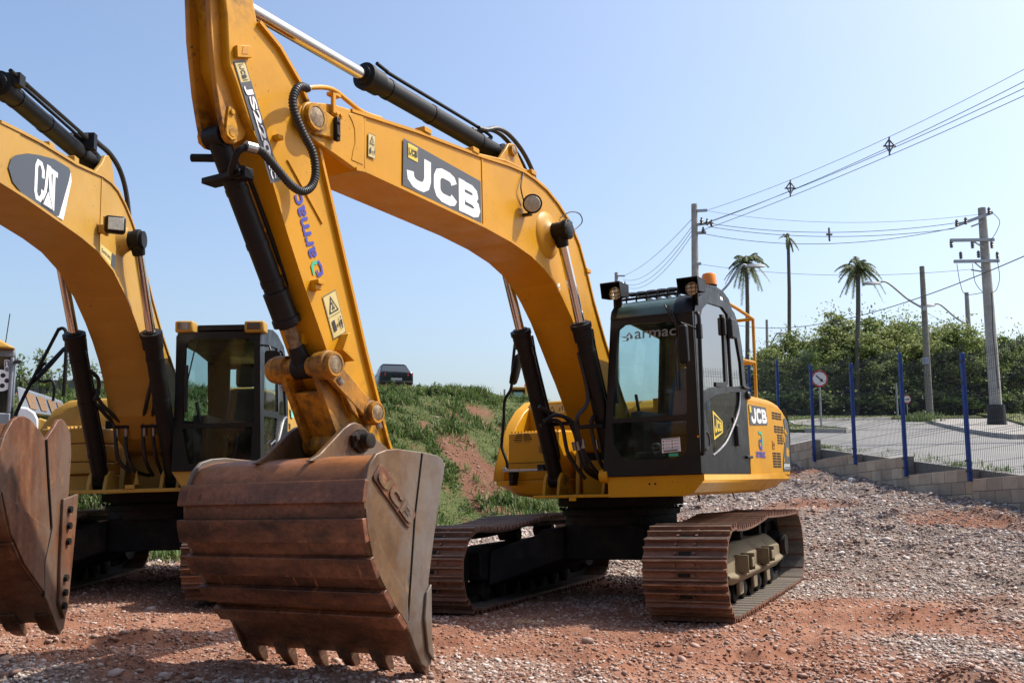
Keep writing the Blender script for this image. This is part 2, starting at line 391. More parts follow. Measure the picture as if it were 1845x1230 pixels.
def undercarriage(root, psi, sw=.375, g2=1.27, frame_mat=None):
    X = Matrix.Rotation(psi, 4, 'Z'); frame_mat = frame_mat or FRM
    shoe0 = None
    for sd in (1, -1):
        mb = MB()                                       # the two link rails of the chain
        for dx in (-.075, .075):
            o = [Vector((p.x - d.y * -.02, p.y + d.x * -.02)) for p, d in SHOES]
            for k in range(NSH):
                (p, d), (q, e) = SHOES[k], SHOES[(k + 1) % NSH]; n1 = Vector((d.y, -d.x)); n2 = Vector((e.y, -e.x)); vs = []
                for pp, nn in ((p, n1), (q, n2)):
                    for w_ in (-.022, .022):
                        for hh in (-.012, -.085): vs.append((sd * g2 + dx + w_, pp.x + nn.x * hh, pp.y + nn.y * hh))
                mb.add(vs, [(0, 1, 3, 2), (4, 6, 7, 5), (0, 4, 5, 1), (2, 3, 7, 6), (0, 2, 6, 4), (1, 5, 7, 3)])
        tr = mb.build('track', UND, root, xf=X)
        for k, (p, d) in enumerate(SHOES):
            n = Vector((d.y, -d.x))                     # outward from the loop
            ax = Vector((1, 0, 0)); ay = Vector((0, d.x, d.y)); az = Vector((0, n.x, n.y))
            M = Matrix(((1, ay.x, az.x, sd * g2), (0, ay.y, az.y, p.x), (0, ay.z, az.z, p.y), (0, 0, 0, 1)))
            if shoe0 is None:
                o = shoe0 = shoe_mesh(sw).build('track_shoe', [TRK, SLOT, TRKIN, GRS], tr, smooth=30)
            else: o = shoe0.copy(); COL.objects.link(o); o.parent = tr
            o.matrix_local = X @ M
        mb = MB(); c = sd * g2; q = sd
        sec = [(-.20, .255), (.19, .255), (.245, .315), (.24, .345), (.205, .365), (.20, .50), (.09, .625), (-.20, .63)]
        ys = [-1.42, -1.1, 1.2, 1.42]; rings = []
        for y, k in zip(ys, (.72, 1, 1, .8)): rings.append([(c + q * a, y, .42 + (b - .42) * k) for a, b in sec])
        mb.loft(rings)
        for y in (-.8, -.1, .62): mb.box(c + q * .19 - .02, c + q * .19 + .02, y - .09, y + .09, .14, .265)
        fr = mb.build('track_frame', frame_mat if sd > 0 else UND, root, bevel=.012, xf=X)
        for y0, y1 in ((-.98, -.66), (.08, .42)):
            m2 = MB(); xa, xb = sorted((c + q * .19, c + q * .325))
            m2.box(xa, xb, y0, y0 + .018, .37, .53); m2.box(xa, xb, y1 - .018, y1, .37, .53); m2.box(xa, xb, y0 + .018, y1 - .018, .36, .372); m2.box(xb - .016 if q > 0 else xa, xb if q > 0 else xa + .016, y0 + .2, y1 - .018, .40, .49)
            m2.build('step_bracket', frame_mat, fr, bevel=.006, xf=X)
        for y in (-1.18, -.8, -.42, -.04, .34, .72, 1.1):
            m2 = MB(); m2.lathe((c - .17, y, .165), (c + .17, y, .165), [(0, .05), (.03, .105), (.07, .105), (.075, .085), (.26, .085), (.265, .105), (.31, .105), (.34, .05)], 18); m2.build('track_roller', UND, root, xf=X)
        for y in (-.25, .75):
            m2 = MB(); m2.cyl((c - .12, y, .70), (c + .12, y, .70), .07); m2.box(c - .04, c + .04, y - .05, y + .05, .6, .66); m2.build('carrier_roller', UND, root, xf=X)
        m2 = MB(); m2.lathe((c - .10, -1.74, .44), (c + .10, -1.74, .44), [(0, .20), (.01, .30), (.05, .31), (.055, .335), (.145, .335), (.15, .31), (.19, .30), (.2, .2)], 28); m2.build('idler', UND, root, xf=X)
        m2 = MB(); n = 21
        pr = [(1.74 + (.31 if k % 2 else .355) * math.cos(2 * PI * k / (2 * n)), .44 + (.31 if k % 2 else .355) * math.sin(2 * PI * k / (2 * n))) for k in range(2 * n)]
        m2.prism(pr, c - .03, c + .03); m2.lathe((c - q * .22, 1.74, .44), (c + q * .20, 1.74, .44), [(0, .25), (.2, .26), (.22, .20), (.40, .17), (.42, .12)], 28); m2.cyl((c + q * .2, 1.6, .47), (c + q * .26, 1.6, .47), .12, n=24); m2.build('drive_sprocket', UND, root, bevel=0, xf=X)
    mb = MB()
    poly = [(-1.08, .25), (-.98, .60), (-.74, .76), (-.30, .82), (.30, .82), (.74, .76), (.98, .60), (1.08, .25), (.92, .22), (.55, .44), (-.55, .44), (-.92, .22)]
    mb.prism(poly, -.55, .55, 'y')
    for sx in (-1, 1):
        for sy in (-1, 1):
            r1 = [(sx * .45, sy * .3, .46), (sx * .45, sy * .62, .46), (sx * .45, sy * .62, .80), (sx * .45, sy * .3, .80)]
            r2 = [(sx * 1.05, sy * .75, .20), (sx * 1.05, sy * 1.28, .22), (sx * 1.05, sy * 1.22, .58), (sx * 1.05, sy * .75, .62)]
            mb.loft([r1, r2])
    mb.build('car_body', UND, root, bevel=.015, xf=X)
    mb = MB(); mb.lathe((0, 0, .80), (0, 0, 1.105), [(0, .62), (.10, .62), (.105, .66), (.17, .66), (.175, .60), (.20, .60), (.205, .70), (.3, .70)], 48)
    for k in range(36): t = 2 * PI * k / 36; mb.cyl((.68 * math.cos(t), .68 * math.sin(t), .965), (.68 * math.cos(t), .68 * math.sin(t), .992), .014, n=6)
    mb.build('slew_ring', UND, root, xf=X)

def ram(root, name, p0, p1, split, r, rr, mat=None, gland=.2, rodmat=None, ribs=True):
    """hydraulic cylinder: barrel from p0, chromed rod to p1; split = barrel share of the length"""
    p0, p1 = Vector(p0), Vector(p1); L = (p1 - p0).length; d = (p1 - p0) / L; b = L * split
    mb = MB(); mb.lathe(p0, p1, [(0, r * .7), (.02, r * .95), (.10, r), (b - gland, r), (b - gland + .005, r * 1.2), (b - .07, r * 1.2), (b - .065, r * 1.32), (b - .02, r * 1.32), (b - .015, r * .95), (b, r * .9)], 24)
    side = Vector((1, 0, 0)); mb.cyl(p0 - side * r * .95, p0 + side * r * .95, r * 1.02)
    barrel = mb.build(name, mat or BLK, root)
    m2 = MB(); m2.cyl(p0 + d * (b - .01), p1, rr, n=24); m2.build('piston_rod', rodmat or CHROME, barrel)
    m2 = MB(); m2.cyl(p1 - side * r * .9, p1 + side * r * .9, rr * 1.75); m2.cyl(p1 - d * .16, p1, rr * 1.25, rr * 1.6); m2.build('rod_eye', mat or BLK, barrel)
    up = (side.cross(d)).normalized()
    if up.z < 0: up = -up
    off = up * (r + .03) + side * r * .5
    m2 = MB(); m2.tube(curve([p0 + d * .22 + off * .6, p0 + d * .3 + off, p0 + d * (b - .4) + off, p0 + d * (b - .25) + off * 1.05, p0 + d * (b - .12) + off * 1.15]), .016)
    for t in (.35, b * .55, b - .32): m2.cyl(p0 + d * (t - .02), p0 + d * (t + .02), r * 1.06, n=24)
    m2.build('cylinder_pipe', mat or BLK, barrel)
    return barrel
def pin_boss(root, name, p, x0, x1, r, mat, face=None, keeper=None):
    mb = MB(); L = abs(x1 - x0); s = 1 if x1 > x0 else -1
    mb.lathe((x0, *p), (x1, *p), [(0, r * 1.15), (L * .35, r * 1.1), (L * .4, r), (L - .012, r), (L - .012, r * .98), (L, r * .92), (L, r * .74), (L - .01, r * .73)], 28)
    o = mb.build(name, mat, root)
    m2 = MB(); m2.lathe((x1 - s * .012, *p), (x1 - s * .001, *p), [(0, r * .71), (.008, r * .70), (.011, r * .6)], 24); m2.build('pin_face', face or BRONZE, o)
    return o
def ribbed(pts, r, pitch=.022):
    P = curve(pts, 12); L = [0]
    for a, b in zip(P[:-1], P[1:]): L.append(L[-1] + (b - a).length)
    n = int(L[-1] / pitch * 4); out = []; rad = []; j = 0
    for k in range(n + 1):
        s = L[-1] * k / n
        while j < len(L) - 2 and L[j + 1] < s: j += 1
        out.append(P[j] + (P[j + 1] - P[j]) * ((s - L[j]) / max(1e-6, L[j + 1] - L[j]))); rad.append(r * (1 if k % 4 < 2 else .86))
    mb = MB(); mb.tube(out, rad, 12); return mb
def boom_body(root, top, bot, foot, hw, tip_n, mat, seams, name='boom'):
    """welded box section; fork plates carry the dipper at the tip. top/bot run tip -> foot"""
    poly = top + foot + bot[::-1]
    mb = MB(); mb.prism(poly[tip_n[0]:len(poly) - tip_n[1]], -hw + .004, hw - .004)
    o = mb.build(name, mat, root, bevel=.012)
    tip = top[:tip_n[0] + 2] + bot[:tip_n[1] + 2][::-1]
    for s in (-1, 1):
        m2 = MB(); a, b = sorted((s * (hw - .045), s * (hw + .002))); m2.prism(tip, a, b); m2.build('tip_fork', mat, o, bevel=.008)
    m2 = MB()
    for line, sg in ((top[tip_n[0]:], 1), (bot[tip_n[1]:], -1)):           # flange plates standing proud of the side plates
        for a, b in zip(line[:-1], line[1:]):
            A, B = Vector(a), Vector(b); n = Vector((-(B - A).y, (B - A).x)).normalized()
            if n.y * sg < 0 and abs(n.y) > .3: n = -n
            if abs(n.y) <= .3 and n.x * sg < 0: n = -n
            q = [A - n * .018, B - n * .018, B + n * .006, A + n * .006]; m2.prism([tuple(x) for x in q], -hw - .012, hw + .012)
    m2.build('flange_plate', mat, o)
    for a, b in seams:
        A, B = Vector(a), Vector(b); n = (B - A).normalized(); t = Vector((-n.y, n.x)) * .007
        m3 = MB(); m3.prism([tuple(A + t), tuple(B + t), tuple(B - t), tuple(A - t)], -hw - .003, hw + .003); m3.build('weld_seam', mat, o)
    return o
def bucket(root, name, shell, side, hw, straps, bx, strapw, sidemat, ears, teeth_at, tooth_dir, shellmat=None):
    """shell: curved back plate (top -> lip); side: outline of the cheek plates"""
    shellmat = shellmat or BKT
    S = [Vector(p) for p in shell]; mb = MB(); n_in = []
    for i in range(len(S)):
        d = (S[min(i + 1, len(S) - 1)] - S[max(i - 1, 0)]).normalized(); n_in.append(Vector((-d.y, d.x)))
    if n_in[len(S) // 2].x < 0: n_in = [-n for n in n_in]
    def plate(pts, nin, t0, t1, x0, x1, m=None):
        q = m or mb; k = len(pts); vs = []
        for x in (x0, x1):
            for p, n in zip(pts, nin): vs += [(x, *(p + n * t0)), (x, *(p + n * t1))]
        fs = []
        for i in range(k - 1):
            a, b = 2 * i, 2 * i + 2; c, d = a + 2 * k, b + 2 * k
            fs += [(a, b, d, c), (a + 1, c + 1, d + 1, b + 1), (a, a + 1, b + 1, b), (c, d, d + 1, c + 1)]
        fs += [(0, 2 * k, 2 * k + 1, 1), (2 * k - 2, 2 * k - 1, 4 * k - 1, 4 * k - 2)]; q.add(vs, fs)
    plate(S, n_in, 0, .028, -hw + .002, hw - .002)
    root_o = mb.build(name, shellmat, root)
    cum = [0]
    for a, b in zip(S[:-1], S[1:]): cum.append(cum[-1] + (b - a).length)
    def pt(s):
        for i in range(len(S) - 1):
            if s <= cum[i + 1] or i == len(S) - 2:
                t = (s - cum[i]) / (cum[i + 1] - cum[i]); return S[i] + (S[i + 1] - S[i]) * t, (n_in[i] * (1 - t) + n_in[i + 1] * t).normalized()
    for s0, s1 in straps:
        q = [pt(s0 + (s1 - s0) * k / 6) for k in range(7)]
        m2 = MB(); plate([a for a, _ in q], [b for _, b in q], -strapw, -.0015, -hw - bx, hw + bx, m2); m2.build('wear_strap', shellmat, root_o, bevel=.005)
    for s in (-1, 1):
        m2 = MB(); a, b = sorted((s * hw, s * (hw - .03))); m2.prism(side, a, b); m2.build('cheek_plate', sidemat, root_o, bevel=.006)
    for x in ears[1]:
        m2 = MB(); m2.prism(ears[0], x - .022, x + .022); m2.build('hinge_ear', sidemat, root_o, bevel=.008)
    p, d = Vector(teeth_at), Vector(tooth_dir).normalized(); nn = Vector((-d.y, d.x))
    ed = []; W = 2 * hw - .01                                    # lip edge scalloped between the teeth
    for k in range(5):
        for j in range(12): u = j / 12; ed.append((-hw + .075 + (2 * hw - .15) * (k + u) / 5, .035 - .085 * math.sin(PI * u) ** .5))
    ed = [(-W / 2, .035)] + ed + [(hw - .075, .035), (W / 2, .035)]; up_ = [(x, -.19) for x, _ in ed]
    m2 = MB(); vs = []
    for hh in (-.016, .016): vs += [(x, *(p + d * t + nn * hh)) for x, t in ed] + [(x, *(p + d * t + nn * hh)) for x, t in up_]
    n = len(ed); fs = []
    for i in range(n - 1): fs += [(i, i + 1, n + i + 1, n + i), (2 * n + i, 3 * n + i, 3 * n + i + 1, 2 * n + i + 1), (i, 2 * n + i, 2 * n + i + 1, i + 1), (n + i, n + i + 1, 3 * n + i + 1, 3 * n + i)]
    fs += [(0, n, 3 * n, 2 * n), (n - 1, 3 * n - 1, 4 * n - 1, 2 * n - 1)]
    m2.add(vs, fs); m2.build('lip_plate', shellmat, root_o)
    for k in range(6):
        x = -hw + .075 + (2 * hw - .15) * k / 5; m2 = MB()
        rings = []
        for t, hx, h in ((-.17, .055, .03), (-.04, .060, .046), (.015, .056, .046), (.018, .048, .038), (.07, .045, .032), (.12, .038, .02), (.15, .030, .009)):
            c = p + d * t + nn * (.10 * max(0, t) ** 1.3); rings.append([(x - hx, *(c - nn * h)), (x + hx, *(c - nn * h)), (x + hx, *(c + nn * h)), (x - hx, *(c + nn * h))])
        m2.loft(rings); m2.build('tooth', TOOTH, root_o, bevel=.008)
    return root_o

# ------------------------------------------------------------------ the orange-yellow excavator
ORIG = Vector((1.2501, 11.0864, 0)); PSI = R(5.087)
MBASE = Matrix.Rotation(-R(24.919), 4, 'Z') @ Matrix.Rotation(R(.072), 4, 'X') @ Matrix.Rotation(R(-1.596), 4, 'Y')
MUP = MBASE @ Matrix.Rotation(-PSI, 4, 'Z')
EX = empty('excavator', Matrix.Translation(ORIG) @ MUP)
tag(EX, 'orange-yellow crawler excavator with a black cab and a rust-brown bucket resting teeth down', 'excavator', 'excavators parked in the yard')
undercarriage(EX, PSI)
XW = .2235
# --- boom
b_top = [(-5.546, 3.734), (-5.525, 3.784), (-5.482, 3.823), (-5.337, 3.876), (-5.162, 3.918), (-4.998, 3.939), (-4.826, 3.958), (-4.174, 4.035), (-3.267, 4.108), (-2.732, 4.17), (-2.45, 4.188), (-2.242, 4.172), (-1.99, 4.13), (-1.75, 4.045), (-1.485, 3.905), (-1.294, 3.717), (-1.14, 3.46), (-.992, 3.162), (-.773, 2.807), (-.35, 2.2), (-.08, 1.88)]
b_bot = [(-5.545, 3.661), (-5.48, 3.623), (-5.391, 3.588), (-5.09, 3.534), (-4.949, 3.504), (-4.848, 3.518), (-4.0, 3.495), (-3.199, 3.472), (-2.739, 3.438), (-2.366, 3.38), (-2.1, 3.30), (-1.9, 3.2), (-1.74, 3.075), (-1.55, 2.9), (-1.377, 2.693), (-1.2, 2.48), (-1.057, 2.32), (-.881, 2.094), (-.65, 1.8), (-.47, 1.62)]
BOOM = boom_body(EX, b_top, b_bot, [(0, 1.74), (-.02, 1.62), (-.12, 1.54), (-.28, 1.53)], XW, (5, 4), YEL, [((-4.84, 3.95), (-4.84, 3.53)), ((-3.205, 4.1), (-3.205, 3.48))])
for s in (1, -1):
    pin_boss(BOOM, 'tip_pin', (-5.415, 3.737), s * .215, s * .275, .098, YEL)
mb = MB(); mb.prism([(-5.46, 3.66), (-5.40, 3.62), (-5.18, 3.655), (-5.13, 3.72), (-5.16, 3.80), (-5.36, 3.83), (-5.45, 3.80)], .224, .25); mb.build('keeper_lug', YEL, BOOM, bevel=.01)
mb = MB(); mb.box(.25, .285, -5.225, -5.185, 3.63, 3.80); mb.cyl((.28, -5.205, 3.76), (.292, -5.205, 3.76), .014); mb.cyl((.28, -5.205, 3.67), (.292, -5.205, 3.67), .014); mb.build('keeper_plate', BLK, BOOM, bevel=.006)
mb = MB(); mb.prism([(-5.0, 3.56), (-4.87, 3.56), (-4.87, 3.93), (-5.0, 3.91), (-5.03, 3.89), (-4.99, 3.85), (-4.965, 3.80), (-4.96, 3.70), (-4.985, 3.63)], .222, .230); mb.build('tip_casting', YEL, BOOM, bevel=.008)
mb = MB(); mb.box(.2, .26, -5.24, -5.15, 3.965, 3.99); mb.box(.235, .26, -5.235, -5.205, 3.83, 3.97); mb.box(.235, .25, -5.235, -5.12, 3.82, 3.86)
for y in (-5.19, -5.145): mb.cyl((.25, y, 3.84), (.262, y, 3.84), .014, n=8)
mb.build('pipe_bracket', YEL, BOOM, bevel=.003)
P = curve([(.27, -5.52, 3.905), (.262, -5.34, 3.975), (.25, -5.2, 4.0), (.21, -5.02, 4.0), (.19, -4.82, 3.985), (.185, -4.6, 4.01)], 6)
mb = MB(); mb.tube(P, .017, 10); mb.tube([(.185, -3.2, 4.135), (.185, -2.75, 4.21), (.185, -2.35, 4.225), (.185, -1.98, 4.17), (.185, -1.68, 4.05), (.185, -1.5, 3.94)], .015)
each(mb, 'steel_pipe', YEL, BOOM)
mb = MB()
for y, z in ((-4.06, 4.055), (-3.33, 4.105), (-2.28, 4.195), (-1.12, 3.44)): mb.box(.15, .245, y - .05, y + .05, z, z + .045)
each(mb, 'pipe_clamp', YEL, BOOM, bevel=.005)
for s in (1, -1):
    mb = MB(); mb.lathe((s * .218, -2.0, 3.66), (s * .29, -2.0, 3.66), [(0, .235), (.012, .225), (.03, .17), (.055, .12), (.072, .1)], 32); mb.build('cylinder_boss', YEL, BOOM)
mb = MB(); mb.cyl((-.44, -1.985, 3.69), (.44, -1.985, 3.69), .052); mb.build('cross_pin', BLK, BOOM)
for s in (1, -1):
    mb = MB(); mb.lathe((s * .41, -1.985, 3.69), (s * .47, -1.985, 3.69), [(0, .10), (.045, .10), (.05, .085), (.06, .07)], 20)
    for k in range(6): t = k * PI / 3; mb.cyl((s * .455, -1.985 + .078 * math.cos(t), 3.69 + .078 * math.sin(t)), (s * .468, -1.985 + .078 * math.cos(t), 3.69 + .078 * math.sin(t)), .011, n=6)
    mb.build('end_cap', BLK, BOOM)
# arm-cylinder clevis
for s in (1, -1):
    mb = MB(); a, b = sorted((s * .12, s * .155)); mb.prism([(-2.86, 4.15), (-2.66, 4.36), (-2.6, 4.43), (-2.53, 4.455), (-2.46, 4.43), (-2.42, 4.36), (-2.2, 4.16)], a, b); mb.build('cylinder_clevis', YEL, BOOM, bevel=.008)
    pin_boss(BOOM, 'clevis_pin', (-2.544, 4.376), s * .15, s * .185, .055, YEL)
ARMC = ram(EX, 'arm_cylinder', (0, -2.544, 4.376), (0, -6.04, 4.435), .585, .082, .05)
BCYL = [ram(EX, 'boom_cylinder', (s * .345, -.88, 1.30), (s * .345, -1.985, 3.69), .645, .082, .048) for s in (1, -1)]
mb = MB()
for dx in (.0, .07): mb.tube(curve([(dx - .01, -2.98, 4.48), (dx, -2.86, 4.5), (dx + .02, -2.70, 4.56), (dx + .03, -2.5, 4.56), (dx + .05, -2.28, 4.46), (dx + .06, -2.1, 4.3), (dx + .07, -2.05, 4.14)]), .022)
each(mb, 'arm_hose', HOSE, EX)
mb = MB(); mb.tube(curve([(.225, -2.46, 4.17), (.24, -2.52, 4.08), (.25, -2.56, 3.98), (.24, -2.49, 3.87)]), .007); mb.tube(curve([(.23, -1.72, 3.9), (.28, -1.6, 3.98), (.3, -1.42, 4.0), (.28, -1.33, 3.93), (.24, -1.5, 3.8)]), .006); each(mb, 'lamp_cable', RUB, BOOM)
# boom work lamp
LP = MB(); LP.box(.22, .30, -2.50, -2.44, 3.74, 3.76); LP.tube([(.29, -2.47, 3.76), (.33, -2.5, 3.79)], .012)
lamp = LP.build('work_lamp', BLK, BOOM, bevel=.003)
LD = Vector((.42, -.85, -.1)).normalized(); LC = Vector((.33, -2.49, 3.835))
mb = MB(); mb.lathe(LC - LD * .09, LC + LD * .03, [(0, .03), (.03, .065), (.08, .088), (.12, .092)], 24); mb.build('lamp_housing', BLK, lamp)
mb = MB(); mb.lathe(LC + LD * .025, LC + LD * .042, [(0, .082), (.012, .07), (.017, .02)], 24); mb.build('lamp_lens', LENS, lamp)
# boom lettering
dx = XW + .004
D = Decal((dx, -4.388, 3.536), (dx, -3.245, 3.486), (dx, -3.245, 3.872), (dx, -4.375, 3.916), [CHAR, WHT, VYEL, INK])
D.rect(0); D.jcb(1, (.04, .06, .975, .80)); D.rect(2, (.05, .64, .165, .95)); D.jcb(3, (.065, .72, .15, .86)); D.line([(.06, .70), (.155, .74), (.155, .89), (.06, .86)], .006, 3, True); D.build('boom_lettering', BOOM)
def warning(c00, c10, c11, c01, name, par, tall=True):
    d = Decal(c00, c10, c11, c01, [PALE, INK]); d.rect(0); d.line([(.03, .015), (.97, .015), (.97, .985), (.03, .985)], .02, 1, True)
    if tall:
        d.poly([(.14, .55), (.86, .55), (.5, .93)], 1); d.poly([(.26, .585), (.74, .585), (.5, .845)], 0); d.line([(.4, .62), (.55, .72)], .05, 1); d.line([(.5, .62), (.6, .66)], .05, 1); d.line([(.45, .74), (.52, .78)], .05, 1)
        d.rect(1, (.06, .495, .94, .505)); d.rect(1, (.18, .15, .36, .40)); d.poly([(.40, .25), (.5, .30), (.5, .20)], 1); d.poly([(.64, .25), (.54, .30), (.54, .20)], 1); d.rect(1, (.72, .14, .80, .32)); d.rect(1, (.69, .22, .83, .34)); d.rect(1, (.73, .36, .80, .42))
    else:
        d.poly([(.08, .2), (.42, .2), (.25, .85)], 1); d.poly([(.15, .27), (.35, .27), (.25, .68)], 0); d.line([(.55, .3), (.7, .3), (.7, .6), (.8, .6)], .05, 1); d.rect(1, (.82, .3, .88, .8))
    return d.build(name, par)
warning((dx, -4.813, 3.643), (dx, -4.728, 3.642), (dx, -4.722, 3.828), (dx, -4.807, 3.827), 'warning_label', BOOM)
D = Decal((dx, -1.83, 3.12), (dx, -1.78, 3.14), (dx, -1.78, 3.22), (dx, -1.83, 3.20), [WHT, INK]); D.rect(0); D.rect(1, (.3, .3, .7, .6)); D.build('small_label', BOOM)
# --- dipper
DW = .17
d_side = [(-6.2, 4.5), (-6.145, 4.189), (-6.132, 4.032), (-6.119, 3.873), (-6.062, 3.78), (-5.96, 3.58), (-5.898, 3.505), (-5.798, 3.362), (-5.725, 3.215), (-5.583, 2.906), (-5.415, 2.579), (-5.191, 2.179), (-4.86, 1.56), (-4.74, 1.36), (-4.62, 1.30), (-4.50, 1.36), (-4.47, 1.46), (-4.546, 1.6), (-4.797, 2.222), (-5.089, 3.014), (-5.289, 3.55), (-5.415, 3.865), (-5.499, 3.985), (-5.688, 4.152), (-5.878, 4.25), (-5.95, 4.52)]
mb = MB(); mb.prism(d_side, -DW, DW); DIP = mb.build('dipper', YEL, EX, bevel=.014)
mb = MB(); bk = [(-4.47, 1.46), (-4.546, 1.6), (-4.797, 2.222), (-5.089, 3.014), (-5.289, 3.55), (-5.415, 3.865), (-5.499, 3.985), (-5.688, 4.152), (-5.878, 4.25)]
for a, b in zip(bk[:-1], bk[1:]):
    A, B = Vector(a), Vector(b); n = Vector((-(B - A).y, (B - A).x)).normalized()
    if n.x < 0: n = -n
    mb.prism([tuple(q) for q in (A - n * .016, B - n * .016, B + n * .008, A + n * .008)], -DW - .028, DW + .028)
mb.build('flange_plate', YEL, DIP)
mb = MB(); fr = [(-5.898, 3.505), (-5.798, 3.362), (-5.725, 3.215), (-5.583, 2.906), (-5.415, 2.579), (-5.191, 2.179), (-4.95, 1.73)]
for a, b in zip(fr[:-1], fr[1:]):
    A, B = Vector(a), Vector(b); n = Vector((-(B - A).y, (B - A).x)).normalized()
    if n.x > 0: n = -n
    mb.prism([tuple(q) for q in (A - n * .01, B - n * .01, B + n * .006, A + n * .006)], -DW - .004, DW + .004)
mb.build('front_plate', YEL, DIP)
brk = [(-6.27, 4.62), (-6.237, 4.335), (-6.216, 4.05), (-6.184, 3.845), (-6.162, 3.708), (-6.117, 3.525), (-6.085, 3.425), (-6.05, 3.395), (-6.0, 3.40), (-5.93, 3.45), (-5.87, 3.54), (-5.9, 3.8), (-5.98, 4.5), (-6.0, 4.62)]
for s in (1, -1):
    mb = MB(); a, b = sorted((s * .075, s * .112)); mb.prism(brk, a, b); p = mb.build('bracket_plate', YELW, DIP, bevel=.01)
    mb = MB(); a, b = sorted((s * .112, s * .128)); mb.prism([(-6.07, 3.62), (-6.04, 3.63), (-6.015, 3.60), (-5.985, 3.47), (-6.0, 3.425), (-6.04, 3.41), (-6.08, 3.43), (-6.09, 3.47)], a, b); mb.cyl((s * .125, -6.045, 3.59), (s * .142, -6.045, 3.59), .019, n=8); mb.cyl((s * .125, -6.037, 3.462), (s * .131, -6.037, 3.462), .03); mb.build('pin_keeper', YEL, DIP, bevel=.004)
mb = MB(); mb.prism([(-6.12, 4.45), (-6.05, 4.52), (-5.95, 4.5), (-5.93, 4.40), (-6.02, 4.36)], .09, .16); mb.cyl((-.2, -6.04, 4.435), (.2, -6.04, 4.435), .05); mb.build('arm_cylinder_pin', BLK, DIP, bevel=.006)
for y, z, m in ((-6.01, 3.985, 0),):
    mb = MB(); mb.prism([(-6.075, 3.925), (-5.95, 3.97), (-5.955, 4.05), (-6.08, 4.005)], DW, DW + .03); bl = mb.build('hose_block', YEL, DIP, bevel=.004)
    mb = MB(); mb.prism([(-6.04, 3.96), (-5.985, 3.98), (-5.99, 4.02), (-6.03, 4.015)], DW + .029, DW + .033); mb.build('block_recess', YELW, bl)
mb = MB(); mb.box(DW, DW + .07, -5.36, -5.30, 2.60, 2.63); mb.box(DW, DW + .05, -5.365, -5.30, 2.565, 2.60)
mb.prism([(-5.055, 2.30), (-5.03, 2.31), (-5.075, 2.19), (-4.985, 2.135), (-4.99, 2.115), (-5.115, 2.18)], DW, DW + .075)
mb.box(DW, DW + .05, -5.73, -5.68, 3.50, 3.53); each(mb, 'side_lug', YEL, DIP, bevel=.003)
mb = MB()
for t in (.25, .5, .72, .93):
    p = Vector((-5.725, 3.215)).lerp(Vector((-5.191, 2.179)), t); mb.box(-.05, .03, p.x - .055, p.x + .0, p.y - .03, p.y + .05)
each(mb, 'front_lug', YEL, DIP, bevel=.004)
mb = MB(); mb.prism([(-5.6, 3.40), (-5.575, 3.40), (-5.24, 3.06), (-5.25, 3.04)], DW, DW + .010); mb.build('welded_strip', YEL, DIP, bevel=.003)
px = DW + .0035
D = Decal((px, -6.083, 3.90), (px, -5.745, 3.20), (px, -5.655, 3.245), (px, -5.989, 3.945), [CHAR, WHT, PALE, INK])
D.rect(0); D.rect(2, (.015, .08, .17, .92))
for vs, fs in jcb2d(): D.shape([(.05 + .085 * q[1], .84 - .66 * q[0]) for q in vs], fs, 3) if 0 else D.shape(vs, fs, 3, (.04, .3, .145, .7))
D.line([(.03, .25), (.155, .32), (.155, .75), (.03, .68)], .006, 3, True)
D.shape(*text2d('JS220', .035), 1, (.20, .16, .78, .84)); D.shape(*text2d('LC', .03), 1, (.83, .2, .97, .62)); D.build('model_lettering', DIP)
D = Decal((px, -5.262, 2.735), (px, -5.445, 3.19), (px, -5.535, 3.155), (px, -5.352, 2.70), [BLUE, GRN])
D.mb.m = 0; D.shape(*text2d('armac', .02), 0, (.16, .05, 1.04, .86)); D.build('hire_firm_lettering', DIP)
D = Decal((px, -5.325, 2.63), (px, -5.205, 2.675), (px, -5.275, 2.82), (px, -5.39, 2.775), [BLUE, GRN])
D.line([(.10, .25), (.14, .62), (.36, .74), (.62, .74)], .15, 1); D.line([(.5, .2), (.78, .24), (.86, .5), (.74, .78)], .15, 0); D.line([(.42, .42), (.42, .2), (.56, .16)], .13, 0); D.build('hire_firm_emblem', DIP)
warning((px, -5.128, 2.255), (px, -4.99, 2.325), (px, -5.108, 2.612), (px, -5.246, 2.535), 'warning_label', DIP)
ram(EX, 'bucket_cylinder', (0, -6.04, 3.455), (0, -5.228, 2.066), .81, .072, .043, gland=.26, rodmat=BRONZE)
# dipper hose loop
mb = ribbed([(.262, -6.02, 3.342), (.275, -5.97, 3.342), (.28, -5.917, 3.327), (.29, -5.792, 3.245), (.3, -5.69, 3.178), (.3, -5.586, 3.165), (.3, -5.496, 3.226), (.3, -5.462, 3.331), (.3, -5.492, 3.456), (.3, -5.585, 3.56), (.3, -5.662, 3.667), (.3, -5.685, 3.755), (.3, -5.65, 3.842), (.29, -5.59, 3.885), (.275, -5.52, 3.90)], .029, .02)
mb.build('looped_hose', HOSE, EX)
mb = MB(); mb.tube([(.275, -5.54, 3.90), (.272, -5.5, 3.906)], .025, 10); mb.tube([(.258, -6.05, 3.34), (.27, -5.98, 3.342)], .034, 10); each(mb, 'hose_fitting', STEEL, EX)
mb = MB(); mb.tube(curve([(.255, -6.04, 3.34), (.22, -6.08, 3.30), (.14, -6.05, 3.22), (.08, -6.0, 3.20)]), .022, 8); mb.build('cylinder_feed_pipe', BLK, EX)
mb = MB(); mb.box(-.16, .17, -6.02, -5.90, 3.185, 3.225); mb.box(.12, .2, -6.0, -5.92, 3.17, 3.24); mb.tube([(-.02, -5.97, 3.34), (-.13, -6.02, 3.35), (-.21, -6.06, 3.355)], .028, 8); mb.build('cylinder_clamp', BLK, EX, bevel=.006)
